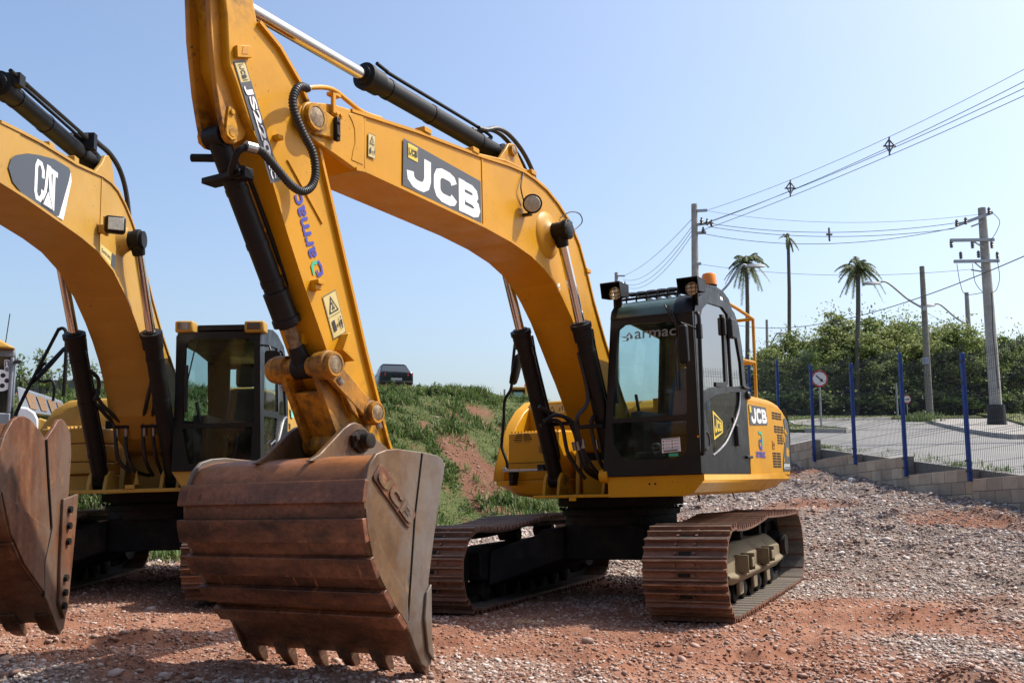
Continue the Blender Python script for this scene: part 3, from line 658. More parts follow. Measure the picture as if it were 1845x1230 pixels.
# --- bucket linkage
LK = MB(); LK.lathe((-.235, -5.23, 2.068), (.235, -5.23, 2.068), [(0, .10), (.11, .092), (.115, .07), (.35, .07), (.355, .092), (.47, .10)], 24)
def strut(mb, p, q, w0, w1, x0, x1):
    A, B = Vector(p), Vector(q); d = (B - A).normalized(); n = Vector((-d.y, d.x)); mb.prism([tuple(v) for v in (A + n * w0, A + n * w0 * .4 - d * w0 * .8, A - n * w0 * .4 - d * w0 * .8, A - n * w0, B - n * w1, B - n * w1 * .4 + d * w1 * .8, B + n * w1 * .4 + d * w1 * .8, B + n * w1)], x0, x1)
strut(LK, (-5.23, 2.068), (-4.95, 1.56), .085, .09, .12, .16); strut(LK, (-5.23, 2.068), (-4.95, 1.56), .085, .09, -.16, -.12)
A = Vector((-5.13, 1.93)); B = Vector((-4.98, 1.62)); LK.prism([(-5.20, 1.90), (-5.15, 1.92), (-4.95, 1.64), (-5.01, 1.60)], -.125, .125)
LK.lathe((-.19, -4.95, 1.56), (.19, -4.95, 1.56), [(0, .085), (.38, .085)], 24)
LINK = LK.build('bucket_link', YELW, EX, bevel=.008)
for s in (1, -1):
    mb = MB(); a, b = sorted((s * .185, s * .222)); strut(mb, (-5.23, 2.068), (-4.765, 1.772), .075, .07, a, b)
    mb.prism([(-5.1, 1.98), (-4.98, 1.87), (-4.9, 1.72), (-4.99, 1.78), (-5.08, 1.90)], a + .003, b - .003); sl_ = mb.build('side_link', YELW, EX, bevel=.008)
    pin_boss(sl_, 'link_pin', (-5.23, 2.068), s * .21, s * .285, .088, YELW); pin_boss(sl_, 'pivot_pin', (-4.765, 1.772), s * .2, s * .275, .08, YELW)
    mb = MB(); mb.cyl((s * .255, -5.17, 1.975), (s * .255, -5.14, 1.945), .022, n=8); mb.cyl((s * .25, -4.74, 1.70), (s * .25, -4.72, 1.665), .022, n=8); each(mb, 'pin_bolt', STEEL, sl_)
# --- bucket
shell = [(-4.74, 1.40), (-5.0, 1.44), (-5.25, 1.455), (-5.36, 1.44), (-5.44, 1.405), (-5.50, 1.33), (-5.535, 1.25), (-5.555, 1.15), (-5.55, 1.03), (-5.525, .93), (-5.475, .82), (-5.41, .70), (-5.28, .53), (-5.14, .385), (-5.05, .27), (-4.97, .17)]
side = [(-5.50, 1.385), (-5.43, 1.452), (-5.33, 1.478), (-5.213, 1.486), (-4.946, 1.47), (-4.77, 1.452), (-4.71, 1.43), (-4.683, 1.394), (-4.69, 1.34), (-4.717, 1.262), (-4.818, .929), (-4.888, .649), (-4.897, .263), (-4.865, .17), (-4.87, .12), (-4.93, .10), (-4.985, .135), (-5.136, .39), (-5.272, .525), (-5.405, .69), (-5.49, .84), (-5.54, 1.0), (-5.558, 1.151), (-5.535, 1.29)]
ear = [(-5.46, 1.425), (-5.36, 1.47), (-5.256, 1.545), (-5.12, 1.645), (-5.057, 1.678), (-4.998, 1.694), (-4.93, 1.68), (-4.85, 1.63), (-4.66, 1.535), (-4.52, 1.46), (-4.48, 1.38), (-4.52, 1.30), (-4.65, 1.27), (-4.8, 1.36)]
BK = bucket(EX, 'bucket', shell, side, .775, [(.86, .99), (1.08, 1.22), (1.32, 1.455), (1.56, 1.69), (1.765, 1.88)], .018, .043, BKS, (ear, (.235, -.235)), (-4.925, .155), (.07, -.13))
mb = MB(); seam = [(-4.95, 1.462), (-5.04, 1.056), (-5.125, .42)]
for a, b in zip(seam[:-1], seam[1:]): mb.tube([(.776, *a), (.776, *b)], .0075, 8)
mb.build('weld_bead', UND, BK)
mb = MB(); mb.prism([(-5.55, 1.13), (-5.46, 1.0), (-5.38, .86), (-5.25, .70), (-5.135, .585), (-5.125, .44), (-5.138, .395), (-5.272, .53), (-5.40, .69), (-5.485, .84), (-5.535, 1.0)], .775, .784); mb.build('heel_plate', BKS, BK, bevel=.004)
mb = MB(); mb.prism([(-4.885, .62), (-4.94, .57), (-4.965, .42), (-4.93, .2), (-4.86, .13), (-4.885, .27)], .775, .795); mb.prism([(-4.885, .62), (-4.94, .57), (-4.965, .42), (-4.93, .2), (-4.86, .13), (-4.885, .27)], -.795, -.775); each(mb, 'lip_shroud', BKS, BK, bevel=.006)
# raised cast lettering on the cheek
o2 = Vector((-5.475, 1.315)); u2 = Vector((.365, -.325)); v2 = Vector((.052, .055)) * 1.35
def plate_pt(a, b, x): q = o2 + u2 * a + v2 * b; return (x, q.x, q.y)
mb = MB(); n = [(0, 0), (.03, -.12), (.94, -.12), (1.0, 0), (1, 1), (.95, 1.1), (.06, 1.1), (0, 1)]
mb.add([plate_pt(a, b, .7755) for a, b in n] + [plate_pt(a, b, .786) for a, b in n], [tuple(range(8))[::-1], tuple(range(8, 16))] + [(i, (i + 1) % 8, (i + 1) % 8 + 8, i + 8) for i in range(8)])
pl = mb.build('lettering_plate', BKC, BK, bevel=.003)
mb = MB()
for vs, fs in jcb2d():
    m = len(vs); mb.add([plate_pt(.05 + .9 * q[0], .06 + .86 * q[1], .7865) for q in vs] + [plate_pt(.05 + .9 * q[0], .06 + .86 * q[1], .795) for q in vs], [tuple(i + m for i in f) for f in fs] + [(i, (i + 1), (i + 1) + m, i + m) for i in range(m - 1) if i != m // 2 - 1])
mb.build('cast_letters', BKS, pl)
mb = MB(); mb.cyl((-.27, -4.95, 1.565), (.33, -4.95, 1.565), .05); mb.lathe((.255, -4.95, 1.565), (.36, -4.95, 1.565), [(0, .085), (.03, .08), (.035, .055), (.1, .052), (.105, .04)], 20); mb.build('hinge_pin', UND, BK)
mb = MB(); mb.prism([(-5.06, 1.60), (-5.0, 1.63), (-4.9, 1.60), (-4.92, 1.5), (-5.04, 1.52)], .258, .285); mb.cyl((.26, -5.03, 1.585), (.31, -5.03, 1.585), .022, n=8); mb.build('pin_retainer', UND, BK, bevel=.006)

# --- house of the orange-yellow excavator
mb = MB(); mb.box(-.46, .46, -1.21, 2.2, 1.108, 1.138)
for sx in (-.29, .29):
    a, b = sx - .025, sx + .025; mb.prism([(-.5, 1.14), (-.45, 1.62), (-.28, 1.86), (-.08, 1.93), (.15, 1.8), (1.1, 1.3), (1.1, 1.14)], a, b)
for sx in (-.43, -.26, .26, .43):
    mb.prism([(-1.03, 1.138), (-.99, 1.30), (-.93, 1.375), (-.83, 1.375), (-.77, 1.30), (-.68, 1.138)], sx - .018, sx + .018)
mb.box(-.04, .04, -1.215, -1.195, 1.075, 1.108); mb.box(-.25, .25, -.45, -.41, 1.138, 1.5)
HOUSE = mb.build('main_frame', YEL, EX, bevel=.006)
mb = MB(); mb.cyl((-.47, -.88, 1.30), (-.24, -.88, 1.30), .05); mb.cyl((.24, -.88, 1.30), (.47, -.88, 1.30), .05); mb.cyl((-.36, -.13, 1.70), (.36, -.13, 1.70), .075); each(mb, 'frame_pin', STEEL, HOUSE)
mb = MB(); mb.box(-.25, .25, -.40, .4, 1.14, 1.9); mb.box(.3, .45, -.7, .3, 1.14, 1.56); mb.box(-.45, -.3, -.2, .4, 1.14, 1.6); mb.build('pump_bay', UND, HOUSE, bevel=.01)
# skirts (rounded lower shell)
def skirt(name, x_in, x_out, y0, y1, ztop=1.305, zb=1.105):
    s = 1 if x_out > x_in else -1; mb = MB(); rings = []
    secs = [(y0, 0, .0), (y0 + .001, 0, 0), (y1 - .75, 0, 0), (y1 - .3, .25, .3), (y1, .6, .8)]
    for y, k, m in secs:
        z0 = zb + (ztop - .06 - zb) * m; xo = x_out - s * .04 * m
        rings.append([(x_in, y, ztop), (xo, y, ztop), (xo, y, ztop - .055), (xo - s * .03, y, max(z0, ztop - .08)), (xo - s * .11, y, z0 + (ztop - .08 - z0) * .25), (xo - s * .22, y, z0), (x_in, y, z0)])
    mb.loft(rings); return mb.build(name, YEL, EX, bevel=.008)
SK = skirt('cab_skirt', .41, 1.415, -1.225, 2.08)
mb = MB()
for x in (.855, .915): mb.cyl((x, -1.2262, 1.228), (x, -1.20, 1.228), .011)
each(mb, 'bolt_hole', SLOT, SK)
mb = MB(); mb.lathe((.33, -1.2, 1.315), (.42, -1.2, 1.315), [(0, .07), (.085, .07), (.09, .05)], 24); mb.build('skirt_boss', YEL, SK)
mb = MB()
for x, y, dz in ((.98, -.2, .05), (1.03, -.35, .09), (1.2, .3, .07)): mb.tube([(x, y, 1.12), (x + .03, y - .02, 1.12 - dz)], .008)
each(mb, 'drain_hose', RUB, SK)
mb = MB()        # rounded left skirt, plan-curved at the front
rings = []
for x, yb in ((-.44, -.62), (-.8, -.60), (-1.1, -.55), (-1.28, -.47), (-1.38, -.40), (-1.425, -.30)):
    t = max(0, (abs(x) - .8) / .625); zb = 1.105 + .16 * t ** 2.2
    rings.append([(x, yb, 1.305), (x, yb, 1.25), (x, yb + .03 + .1 * t, zb + (1.25 - zb) * .3), (x, yb + .1 + .1 * t, zb), (x, 2.0, zb), (x, 2.1, 1.305)])
mb.loft(rings); mb.build('tank_skirt', YEL, EX, bevel=.006)
# tool box, step and fuel tank on the far side
mb = MB(); mb.prism([(-.56, 1.305), (-.575, 1.5), (-.545, 1.835), (-.50, 1.85), (.28, 1.85), (.28, 1.305)], -1.12, -.47); TB = mb.build('tool_box', YEL, EX, bevel=.012)
mb = MB(); mb.box(-1.12, -.47, -.58, -.565, 1.498, 1.503); mb.build('door_gap', SLOT, TB)
mb = MB()
for k in range(7):
    z = 1.695 + k * .021; hw = .12 - .013 * abs(k - 3) * (abs(k - 3) > 0)
    yy = -.5655 + (z - 1.5) * .07
    for s in (-1, 1): a, b = sorted((-.93 + s * .008, -.93 + s * hw)); mb.box(a, b, yy - .0045, yy + .01, z, z + .011)
mb.build('louvre', SLOT, TB)
mb = MB(); mb.box(-.72, -.585, -.570, -.55, 1.60, 1.69); mb.build('latch_recess', YELW, TB, bevel=.006)
mb = MB(); mb.cyl((-.65, -.574, 1.645), (-.65, -.56, 1.645), .022); mb.build('lock', STEEL, TB)
mb = MB()
for k in range(15): mb.box(-1.10 + k * .042, -1.08 + k * .042, -.52, .2, 1.85, 1.862)
mb.build('tread_strip', YEL, TB)
mb = MB(); mb.prism([(.28, 1.305), (.28, 2.18), (.33, 2.26), (1.0, 2.28), (1.0, 1.305)], -1.32, -.47); TANK = mb.build('fuel_tank', YEL, EX, bevel=.02)
warning((-1.03, .278, 2.10), (-.80, .278, 2.10), (-.80, .278, 2.22), (-1.03, .278, 2.22), 'warning_label', TANK, False)
prof = [(-.42, 1.305), (-.385, 1.45), (-.26, 1.72), (-.08, 1.98), (.12, 2.15), (.36, 2.27), (.6, 2.31), (1.98, 2.31), (2.1, 2.2), (2.12, 1.305)]
mb = MB(); mb.loft([[(-1.30, y + .05, z if z < 1.4 else z - .02) for y, z in prof], [(-1.41, y, z) for y, z in prof], [(-1.44, y + .03, z if z < 1.4 else z - .03) for y, z in prof]]); mb.build('side_fender', YEL, EX, bevel=.01)
mb = MB(); mb.box(-1.035, -.52, -.84, -.70, 1.40, 1.425); mb.box(-1.04, -1.0, -.84, -.78, 1.425, 1.45); mb.build('step_tread', ALU, EX, bevel=.004)
mb = MB(); mb.box(-.6, -.52, -.84, -.57, 1.40, 1.47); mb.prism([(-1.03, 1.40), (-.96, 1.40), (-.99, 1.25), (-1.03, 1.25)], -.72, -.6, 'y'); each(mb, 'step_bracket', BLK, EX, bevel=.004)
mb = MB(); mb.tube(curve([(-1.0, -.8, 1.44), (-1.005, -.8, 1.52), (-1.06, -.8, 1.66), (-1.062, -.8, 1.74), (-1.03, -.8, 1.98), (-1.01, -.8, 2.2), (-.925, -.8, 2.33), (-.90, -.8, 2.55), (-.87, -.8, 2.76), (-.85, -.8, 2.84), (-.80, -.78, 2.86), (-.76, -.74, 2.78)]), .018); BAR = mb.build('mirror_bar', BLK, EX)
mb = MB(); c = Vector((-.875, -.76, 2.545)); mb.loft([[c + Vector((math.cos(t) * r * .045 + z * .20, .01 * math.cos(t), math.sin(t) * r * .03 + z)) if 0 else c + Vector((z * .30 + math.cos(t) * r * .035, math.sin(t) * r * .085, z)) for t in [2 * PI * k / 14 for k in range(14)]] for z, r in ((-.17, .5), (-.15, .85), (-.08, 1), (.08, 1), (.15, .85), (.17, .5))]); mb.build('round_mirror', BLK, BAR)
# engine cover
prof = [(.37, 1.305), (2.06, 1.305), (2.125, 1.86), (2.07, 2.0), (1.93, 2.10), (1.7, 2.175), (1.45, 2.205), (.37, 2.21)]
rings = []
for x, k in ((.3, 1), (1.22, 1), (1.33, .985), (1.385, .955), (1.402, .91), (1.402, .905)):
    rings.append([(x, y, 1.305 + (z - 1.305) * k) for y, z in prof])
mb = MB(); mb.loft(rings); ENG = mb.build('engine_cover', YEL, EX, bevel=.01)
mb = MB(); mb.prism([(.5, 1.305), (2.0, 1.305), (2.0, 2.1), (1.5, 2.22), (.6, 2.22), (.45, 2.1)], -1.3, .3); mb.build('rear_hood', YEL, EX, bevel=.05)
mb = MB(); mb.prism([(-1.4, 2.06), (-1.25, 2.5), (-.7, 2.74), (0, 2.8), (.7, 2.74), (1.25, 2.5), (1.36, 2.13), (1.3, 2.06)], 1.24, 2.05, 'z'); mb.build('counterweight', CABK, EX, bevel=.05)
mb = MB(); mb.lathe((.95, .75, 2.19), (.95, .75, 2.36), [(0, .13), (.08, .13), (.14, .10), (.17, .04)], 24); mb.build('air_intake', YEL, ENG)
ex = 1.4035
def slots(rows, w0, w1, n, z0, dz, name):
    mb = MB()
    for k in range(rows):
        z = z0 + k * dz; L = (w1 - w0) / n
        for j in range(n): mb.box(ex - .004, ex + .0015, w0 + j * L + .012, w0 + (j + 1) * L - .012, z, z + dz * .66)
    mb.build(name, SLOT, ENG)
slots(3, 1.36, 1.80, 3, 1.96, .031, 'grille'); slots(3, 1.42, 1.86, 3, 1.80, .031, 'grille'); slots(4, 1.54, 1.80, 2, 1.668, .031, 'grille'); slots(6, 1.28, 1.66, 2, 1.385, .031, 'grille')
mb = MB(); mb.box(ex - .01, ex + .006, 1.30, 1.40, 1.60, 1.70); mb.build('door_latch', YELW, ENG, bevel=.004)
mb = MB(); mb.box(ex - .01, ex + .009, 1.335, 1.365, 1.63, 1.67); mb.build('latch_key', BLK, ENG)
ez = ex + .002
D = Decal((ez, .43, 1.845), (ez, 1.14, 1.875), (ez, 1.11, 2.075), (ez, .41, 2.07), [CHAR, WHT, VYEL, INK]); D.rect(0); D.jcb(1, (.10, .08, .97, .88)); D.rect(2, (.02, .62, .12, .94)); D.build('maker_lettering', ENG)
D = Decal((ez, .70, 1.585), (ez, .92, 1.585), (ez, .92, 1.78), (ez, .70, 1.78), [BLUE, GRN]); D.line([(.2, .98), (.72, .94), (.8, .5), (.78, .2)], .17, 1); D.line([(.62, .5), (.3, .5), (.22, .25), (.4, .06), (.72, .05)], .17, 0); D.build('hire_firm_emblem', ENG)
D = Decal((ez, .60, 1.49), (ez, .98, 1.49), (ez, .98, 1.56), (ez, .60, 1.56), [BLUE]); D.text('armac', 0, (0, 0, 1, 1), .02); D.build('hire_firm_lettering', ENG)
def yz(pts): return [(ez, a, b) for a, b in pts]
D = Decal((ez, 0, 0), (ez, 1, 0), (ez, 1, 1), (ez, 0, 1), [CHAR, YEL, WHT])
D.poly([(1.72, 1.345), (2.055, 1.345), (2.085, 1.6), (2.11, 1.84), (2.08, 1.945), (1.99, 2.0), (1.87, 1.98), (1.905, 1.9), (1.93, 1.8), (1.86, 1.66), (1.76, 1.5)], 0)
n = 15; D.poly([(1.975 + (.075 if k % 2 else .055) * math.cos(2 * PI * k / n), 1.575 + (.07 if k % 2 else .05) * math.sin(2 * PI * k / n)) for k in range(n)], 1)
D.poly([(1.87, 1.83), (1.93, 1.80), (2.03, 1.79), (1.97, 1.83), (1.93, 1.87)], 1); D.poly([(1.82, 1.70), (1.9, 1.68), (1.88, 1.73), (1.93, 1.74), (1.86, 1.78)], 1); D.poly([(1.755, 1.44), (1.80, 1.46), (1.8, 1.5), (1.77, 1.5)], 1)
D.shape(*text2d('JS220L', .03), 2, (1.745, 1.385, 2.04, 1.43)); D.rect(2, (1.745, 1.372, 2.04, 1.377)); D.build('tail_graphic', ENG)
mb = MB(); pr = [(2.068, 1.31), (2.135, 1.86), (2.08, 2.01), (1.94, 2.11)]
for a, b in zip(pr[:-1], pr[1:]): mb.tube([(1.40, *a), (1.40, *b)], .013, 8)
mb.build('rear_trim', RUB, ENG)
# handrails
mb = MB()
for x in (1.30, .55):
    mb.tube([(x, 1.12, 2.17), (x, 1.16, 2.75), (x, 1.19, 3.15)], .02); mb.tube([(x, 1.19, 3.15), (x, .62, 3.17)] if x < 1 else [(x, 1.19, 3.15), (x - .02, .62, 3.20), (x - .05, .3, 3.23)], .02); mb.tube([(x, 1.14, 2.62), (x - .02, .45, 2.60)], .018)
mb.tube([(1.30, 1.19, 3.15), (.55, 1.19, 3.15)], .02); mb.tube([(1.30, 1.14, 2.62), (.55, 1.14, 2.62)], .018); mb.build('handrail', YEL, EX)
# hoses at the boom foot
for pts in ([(-.25, -1.40, 2.05), (-.20, -1.24, 1.985), (-.14, -1.02, 1.94), (-.1, -.92, 1.80), (-.08, -.88, 1.66), (-.02, -.84, 1.40), (.06, -.62, 1.28)],
            [(-.22, -1.36, 1.90), (-.16, -1.22, 1.96), (-.06, -1.05, 1.9), (-.02, -.95, 1.66), (.05, -.9, 1.4), (.14, -.6, 1.28)],
            [(.27, -1.5, 2.55), (.29, -1.36, 2.1), (.24, -1.5, 1.92), (.2, -1.45, 1.80), (.2, -1.3, 1.55), (.22, -1.02, 1.34), (.2, -.6, 1.28)],
            [(.30, -1.34, 1.86), (.28, -1.22, 1.92), (.24, -1.2, 1.80), (.26, -1.1, 1.5), (.28, -.9, 1.34), (.26, -.55, 1.28)],
            [(-.30, -1.30, 1.86), (-.24, -1.16, 1.92), (-.16, -1.08, 1.86), (-.13, -1.0, 1.55), (-.02, -.85, 1.3)]):
    mb = MB(); mb.tube(curve(pts), .021); mb.build('hydraulic_hose', HOSE, EX)
mb = MB()
for x, y in ((-.10, -.93), (-.04, -.96), (.2, -1.36), (.255, -1.14)): mb.cyl((x, y, 1.69), (x + .01, y + .015, 1.60), .027, n=12)
each(mb, 'hose_sleeve', STEEL, EX)
mb = MB(); mb.box(-.36, .02, -1.08, -1.02, 1.86, 1.90); mb.box(.06, .4, -1.28, -1.22, 1.80, 1.84); each(mb, 'hose_clamp', BLK, EX, bevel=.005)

# --- cab of the orange-yellow excavator
CAB = MB()
# floor and roof shell
CAB.box(.40, 1.395, -1.2, .34, 1.305, 1.36)
roof = [(-1.20, 2.885), (-1.155, 2.985), (-1.06, 3.055), (-.92, 3.10), (-.5, 3.145), (-.1, 3.125), (.12, 3.06), (.25, 2.93)]
RF_ = MB(); RF_.loft([[(.55 + .0 * k, y, z) for k in (0,) for y, z in roof[3:]] + [(.55, y, z - .05) for y, z in roof[3:][::-1]], [(1.385, y, z) for y, z in roof[3:]] + [(1.385, y, z - .05) for y, z in roof[3:][::-1]]])
cab = CAB.build('cab', CABK, EX, bevel=.008); RF_.build('roof', CABK, cab, bevel=.008)
def yzmap(vs, x0, lean=None): return [(x0 + v.z + (lean(v.y) if lean else 0), v.x, v.y) for v in vs]
def xzmap(vs, y0): return [(v.x, y0 + v.z, v.y) for v in vs]
out = [(-1.225, 1.31), (-1.225, 2.62), (-1.20, 2.885), (-1.155, 2.985), (-1.06, 3.055), (-.92, 3.10), (-.5, 3.145), (-.1, 3.125), (.12, 3.06), (.25, 2.93), (.32, 2.72), (.37, 2.4), (.40, 2.12), (.375, 1.7), (.33, 1.31)]
up_hole = [(-1.11, 2.10), (-.8, 2.17), (-.45, 2.20), (.12, 2.25), (.27, 2.27), (.25, 2.52), (.15, 2.78), (-.02, 2.97), (-.3, 3.06), (-.78, 3.035), (-.97, 2.94), (-1.085, 2.78)]
lo_hole = [(-1.10, 1.99), (-.7, 2.10), (-.2, 2.165), (.13, 2.19), (.08, 2.05), (-.05, 1.91), (-.40, 1.66), (-.86, 1.50), (-.95, 1.70)]
vs, fs = sheet_with_holes(out, [up_hole, lo_hole], .035); mb = MB(); mb.add(yzmap(vs, 1.383), fs); DOOR = mb.build('door', CABK, cab, bevel=.006)
for nm, ho, g in (('door_window', up_hole, GLS), ('lower_door_window', lo_hole, GLSB)):
    mb = MB(); mb.add([(1.384, y, z) for y, z in ho], [tuple(range(len(ho)))]); mb.build(nm, g, DOOR, smooth=0)
mb = MB(); mb.tube(curve([(1.401, -.88, 1.49), (1.402, -.62, 1.565), (1.402, -.38, 1.665), (1.402, -.02, 1.91), (1.402, .10, 2.06), (1.402, .14, 2.19)]), .010); mb.build('bright_trim', STEEL, DOOR)
mb = MB(); mb.box(1.386, 1.402, -.13, -.10, 2.2, 3.06); mb.box(1.386, 1.400, -.13, -.10, 1.33, 1.9)
mb.prism([(-.66, 2.19), (-.60, 2.19), (-.30, 2.205), (-.255, 2.25), (-.225, 2.94), (-.26, 2.99), (-.34, 2.98), (-.33, 2.93), (-.30, 2.92), (-.33, 2.26), (-.65, 2.235)], 1.385, 1.40); each(mb, 'door_frame_bar', RUB, DOOR, bevel=.004)
mb = MB(); mb.box(1.39, 1.45, -.16, -.02, 2.75, 2.96); mb.box(1.39, 1.425, -.33, -.28, 2.76, 2.95); mb.box(1.39, 1.44, -.14, -.06, 1.60, 1.82); each(mb, 'door_handle', RUB, DOOR, bevel=.012)
mb = MB(); mb.box(1.385, 1.43, .20, .40, 1.475, 1.505); mb.box(1.385, 1.43, .22, .42, 2.235, 2.265); mb.lathe((1.385, .40, 2.17), (1.44, .40, 2.17), [(0, .045), (.04, .045), (.055, .03)]); each(mb, 'door_hinge', RUB, DOOR, bevel=.006)
mb = MB(); mb.lathe((1.395, -1.08, 1.63), (1.43, -1.08, 1.63), [(0, .10), (.02, .10), (.022, .08), (.012, .078), (.012, .01)], 28); mb.build('cable_reel_cover', RUB, DOOR)
gx = 1.3865
D = Decal((gx, -.775, 1.655), (gx, -.50, 1.73), (gx, -.49, 1.84), (gx, -.775, 1.93), [VYEL, INK]); D.line([(.02, .02), (.98, .02), (.98, .98), (.02, .98)], .10, 0, True); D.shape([(.06, .1), (.94, .1), (.94, .9), (.06, .9)], [(0, 1, 2, 3)], 1); D.jcb(0, (.12, .2, .88, .82)); D.build('door_emblem', DOOR)
mb = MB(); mb.box(1.376, 1.379, -.33, -.29, 1.98, 2.08); mb.box(1.376, 1.379, -.75, -.71, 1.60, 1.66); each(mb, 'yellow_tag', VYEL, DOOR)
# far wall, back wall
outL = [(-1.225, 1.31), (-1.225, 2.62), (-1.20, 2.885), (-1.06, 3.04), (-.5, 3.13), (.12, 3.05), (.25, 2.93), (.37, 2.4), (.33, 1.31)]
lean = lambda z: .135 * (z - 1.31) / 1.6
vs, fs = sheet_with_holes(outL, [[(-1.12, 1.85), (.12, 1.95), (.10, 2.85), (-.95, 2.92), (-1.1, 2.8)]], .03); mb = MB(); mb.add(yzmap(vs, .405, lean), fs); mb.build('far_wall', CABK, cab, bevel=.006)
mb = MB(); h = [(-1.12, 1.85), (.12, 1.95), (.10, 2.85), (-.95, 2.92), (-1.1, 2.8)]; mb.add([(.405 + lean(z), y, z) for y, z in h], [(0, 1, 2, 3, 4)]); mb.build('far_window', GLS, cab, smooth=0)
bh = [(.78, 1.98), (1.28, 1.98), (1.32, 2.05), (1.31, 2.78), (1.25, 2.85), (.84, 2.85), (.76, 2.76), (.74, 2.05)]
vs, fs = sheet_with_holes([(.42, 1.33), (1.37, 1.33), (1.37, 3.0), (.55, 3.0)], [bh], .04); mb = MB(); mb.add(xzmap(vs, .25), fs); mb.build('back_wall', TAN, cab, bevel=.01)
mb = MB(); mb.add([(x, .25, z) for x, z in bh], [tuple(range(8))]); mb.build('back_window', GLS, cab, smooth=0)
# front frame
fo = [(.37, 1.31), (1.40, 1.31), (1.395, 2.89), (.525, 2.89)]
fh1 = [(.505, 1.90), (.525, 1.885), (1.265, 1.882), (1.285, 1.90), (1.315, 2.74), (1.25, 2.80), (.67, 2.825), (.60, 2.78)]
fh2 = [(.495, 1.84), (1.275, 1.83), (1.27, 1.57), (1.23, 1.49), (1.17, 1.462), (.64, 1.468), (.57, 1.50), (.50, 1.63)]
vs, fs = sheet_with_holes(fo, [fh1, fh2], .05); mb = MB(); mb.add(xzmap(vs, -1.225), fs); FR = mb.build('front_frame', CABK, cab, bevel=.012)
mb = MB(); mb.add([(x, -1.218, z) for x, z in fh1], [tuple(range(8))]); mb.build('windscreen', GLS, FR, smooth=0)
mb = MB(); mb.add([(x, -1.218, z) for x, z in fh2], [tuple(range(8))]); mb.build('lower_windscreen', GLSB, FR, smooth=0)
# sloping roof glass above the windscreen
mb = MB(); pr = [(-1.245, 2.89), (-1.215, 2.97), (-1.13, 3.045), (-1.02, 3.09), (-.9, 3.11)]
mb.loft([[(.57 + .03 * k / 4, *pr[k]) for k in range(5)], [(1.30, *pr[k]) for k in range(5)]], close=False, caps=False); mb.build('sloping_roof_window', GLSD, cab)
mb = MB(); mb.loft([[(1.20, y - .004, z + .003) for y, z in pr], [(1.395, y - .004, z + .003) for y, z in pr]], close=False, caps=False); mb.loft([[(.52, y - .002, z + .001) for y, z in pr], [(.585, y - .002, z + .001) for y, z in pr]], close=False, caps=False); each(mb, 'roof_corner', CABK, cab)
mb = MB(); mb.tube([(.53, -1.24, 2.885), (1.39, -1.24, 2.875)], .016); mb.build('drip_rail', CABK, cab)
# hooped roof guard, perforated side plate
mb = MB()
for k in range(7):
    x = .60 + k * .112; pts = curve([(x, -1.0, 3.07), (x, -.98, 3.16), (x, -.9, 3.20), (x, -.6, 3.24), (x, -.2, 3.22), (x, .05, 3.14)], 5)
    mb.loft([[p + Vector((-.008, 0, -.02)), p + Vector((.008, 0, -.02)), p + Vector((.008, 0, .02)), p + Vector((-.008, 0, .02))] for p in pts])
for y, z in ((-.985, 3.13), (-.93, 3.185), (-.75, 3.215)): mb.tube([(.55, y, z), (1.34, y, z)], .014)
mb.build('roof_guard', CABK, cab)
gp = [(-1.08, 3.03), (-1.06, 3.15), (-.93, 3.20), (-.65, 3.25), (-.36, 3.28), (-.12, 3.265), (.06, 3.21), (.17, 3.10), (.22, 2.98), (.14, 3.05), (-.1, 3.125), (-.5, 3.145), (-.92, 3.10)]
mb = MB(); mb.prism(gp, 1.335, 1.365); GP = mb.build('guard_side_plate', CABK, cab, bevel=.004)
mb = MB()
for k in range(13):
    t = k / 12; y = -.95 + 1.08 * t; z = 3.165 + .075 * math.sin(PI * min(1, t * .9 + .1)) - .10 * max(0, t - .6) ** 1.2 * 2; mb.cyl((1.36, y, z), (1.3665, y, z), .012, n=10)
mb.build('plate_hole', SLOT, GP)
mb = MB(); mb.box(1.365, 1.368, -.26, -.17, 3.14, 3.19); mb.build('plate_label', WHT, GP)
def lightbox(x0, x1, z0, z1, y0=-1.36):
    m = MB(); d = .24
    m.box(x0, x1, y0, y0 + d, z1 - .012, z1); m.prism([(y0 + .03, z0), (y0, z1 - .012), (y0 + d, z1 - .012), (y0 + d, z0 + .02)], x0, x0 + .008); m.prism([(y0 + .03, z0), (y0, z1 - .012), (y0 + d, z1 - .012), (y0 + d, z0 + .02)], x1 - .008, x1)
    m.box(x0 + .008, x1 - .008, y0 + d - .03, y0 + d, z0 + .02, z1 - .012); m.box((x0 + x1) / 2 - .03, (x0 + x1) / 2 + .03, y0 + d - .03, y0 + d, z0 - .10, z0 + .03)
    o = m.build('roof_light', BLK, cab, bevel=.003)
    m = MB(); c = ((x0 + x1) / 2 + .01, (z0 + z1) / 2 - .02); m.lathe((c[0], y0 + .16, c[1]), (c[0], y0 + .10, c[1]), [(0, .05), (.05, .068), (.06, .06), (.062, .02)], 24); m.build('lamp_lens', LENS, o)
    m = MB()
    for k in (-1, 0, 1): m.tube([(c[0] - .07, y0 + .085, c[1] + k * .04), (c[0] + .07, y0 + .085, c[1] + k * .04)], .003, 5); m.tube([(c[0] + k * .045, y0 + .085, c[1] - .065), (c[0] + k * .045, y0 + .085, c[1] + .065)], .003, 5)
    m.build('lamp_grid', INK, o)
lightbox(.468, .685, 3.10, 3.255); lightbox(1.285, 1.50, 3.055, 3.20)
mb = MB(); mb.box(.52, .60, -1.15, -1.10, 2.9, 3.13); mb.build('light_bracket', BLK, cab)
mb = MB(); mb.lathe((1.2, -.08, 3.14), (1.2, -.08, 3.36), [(0, .08), (.19, .075), (.22, .085)], 24); be = mb.build('beacon', BLK, cab)
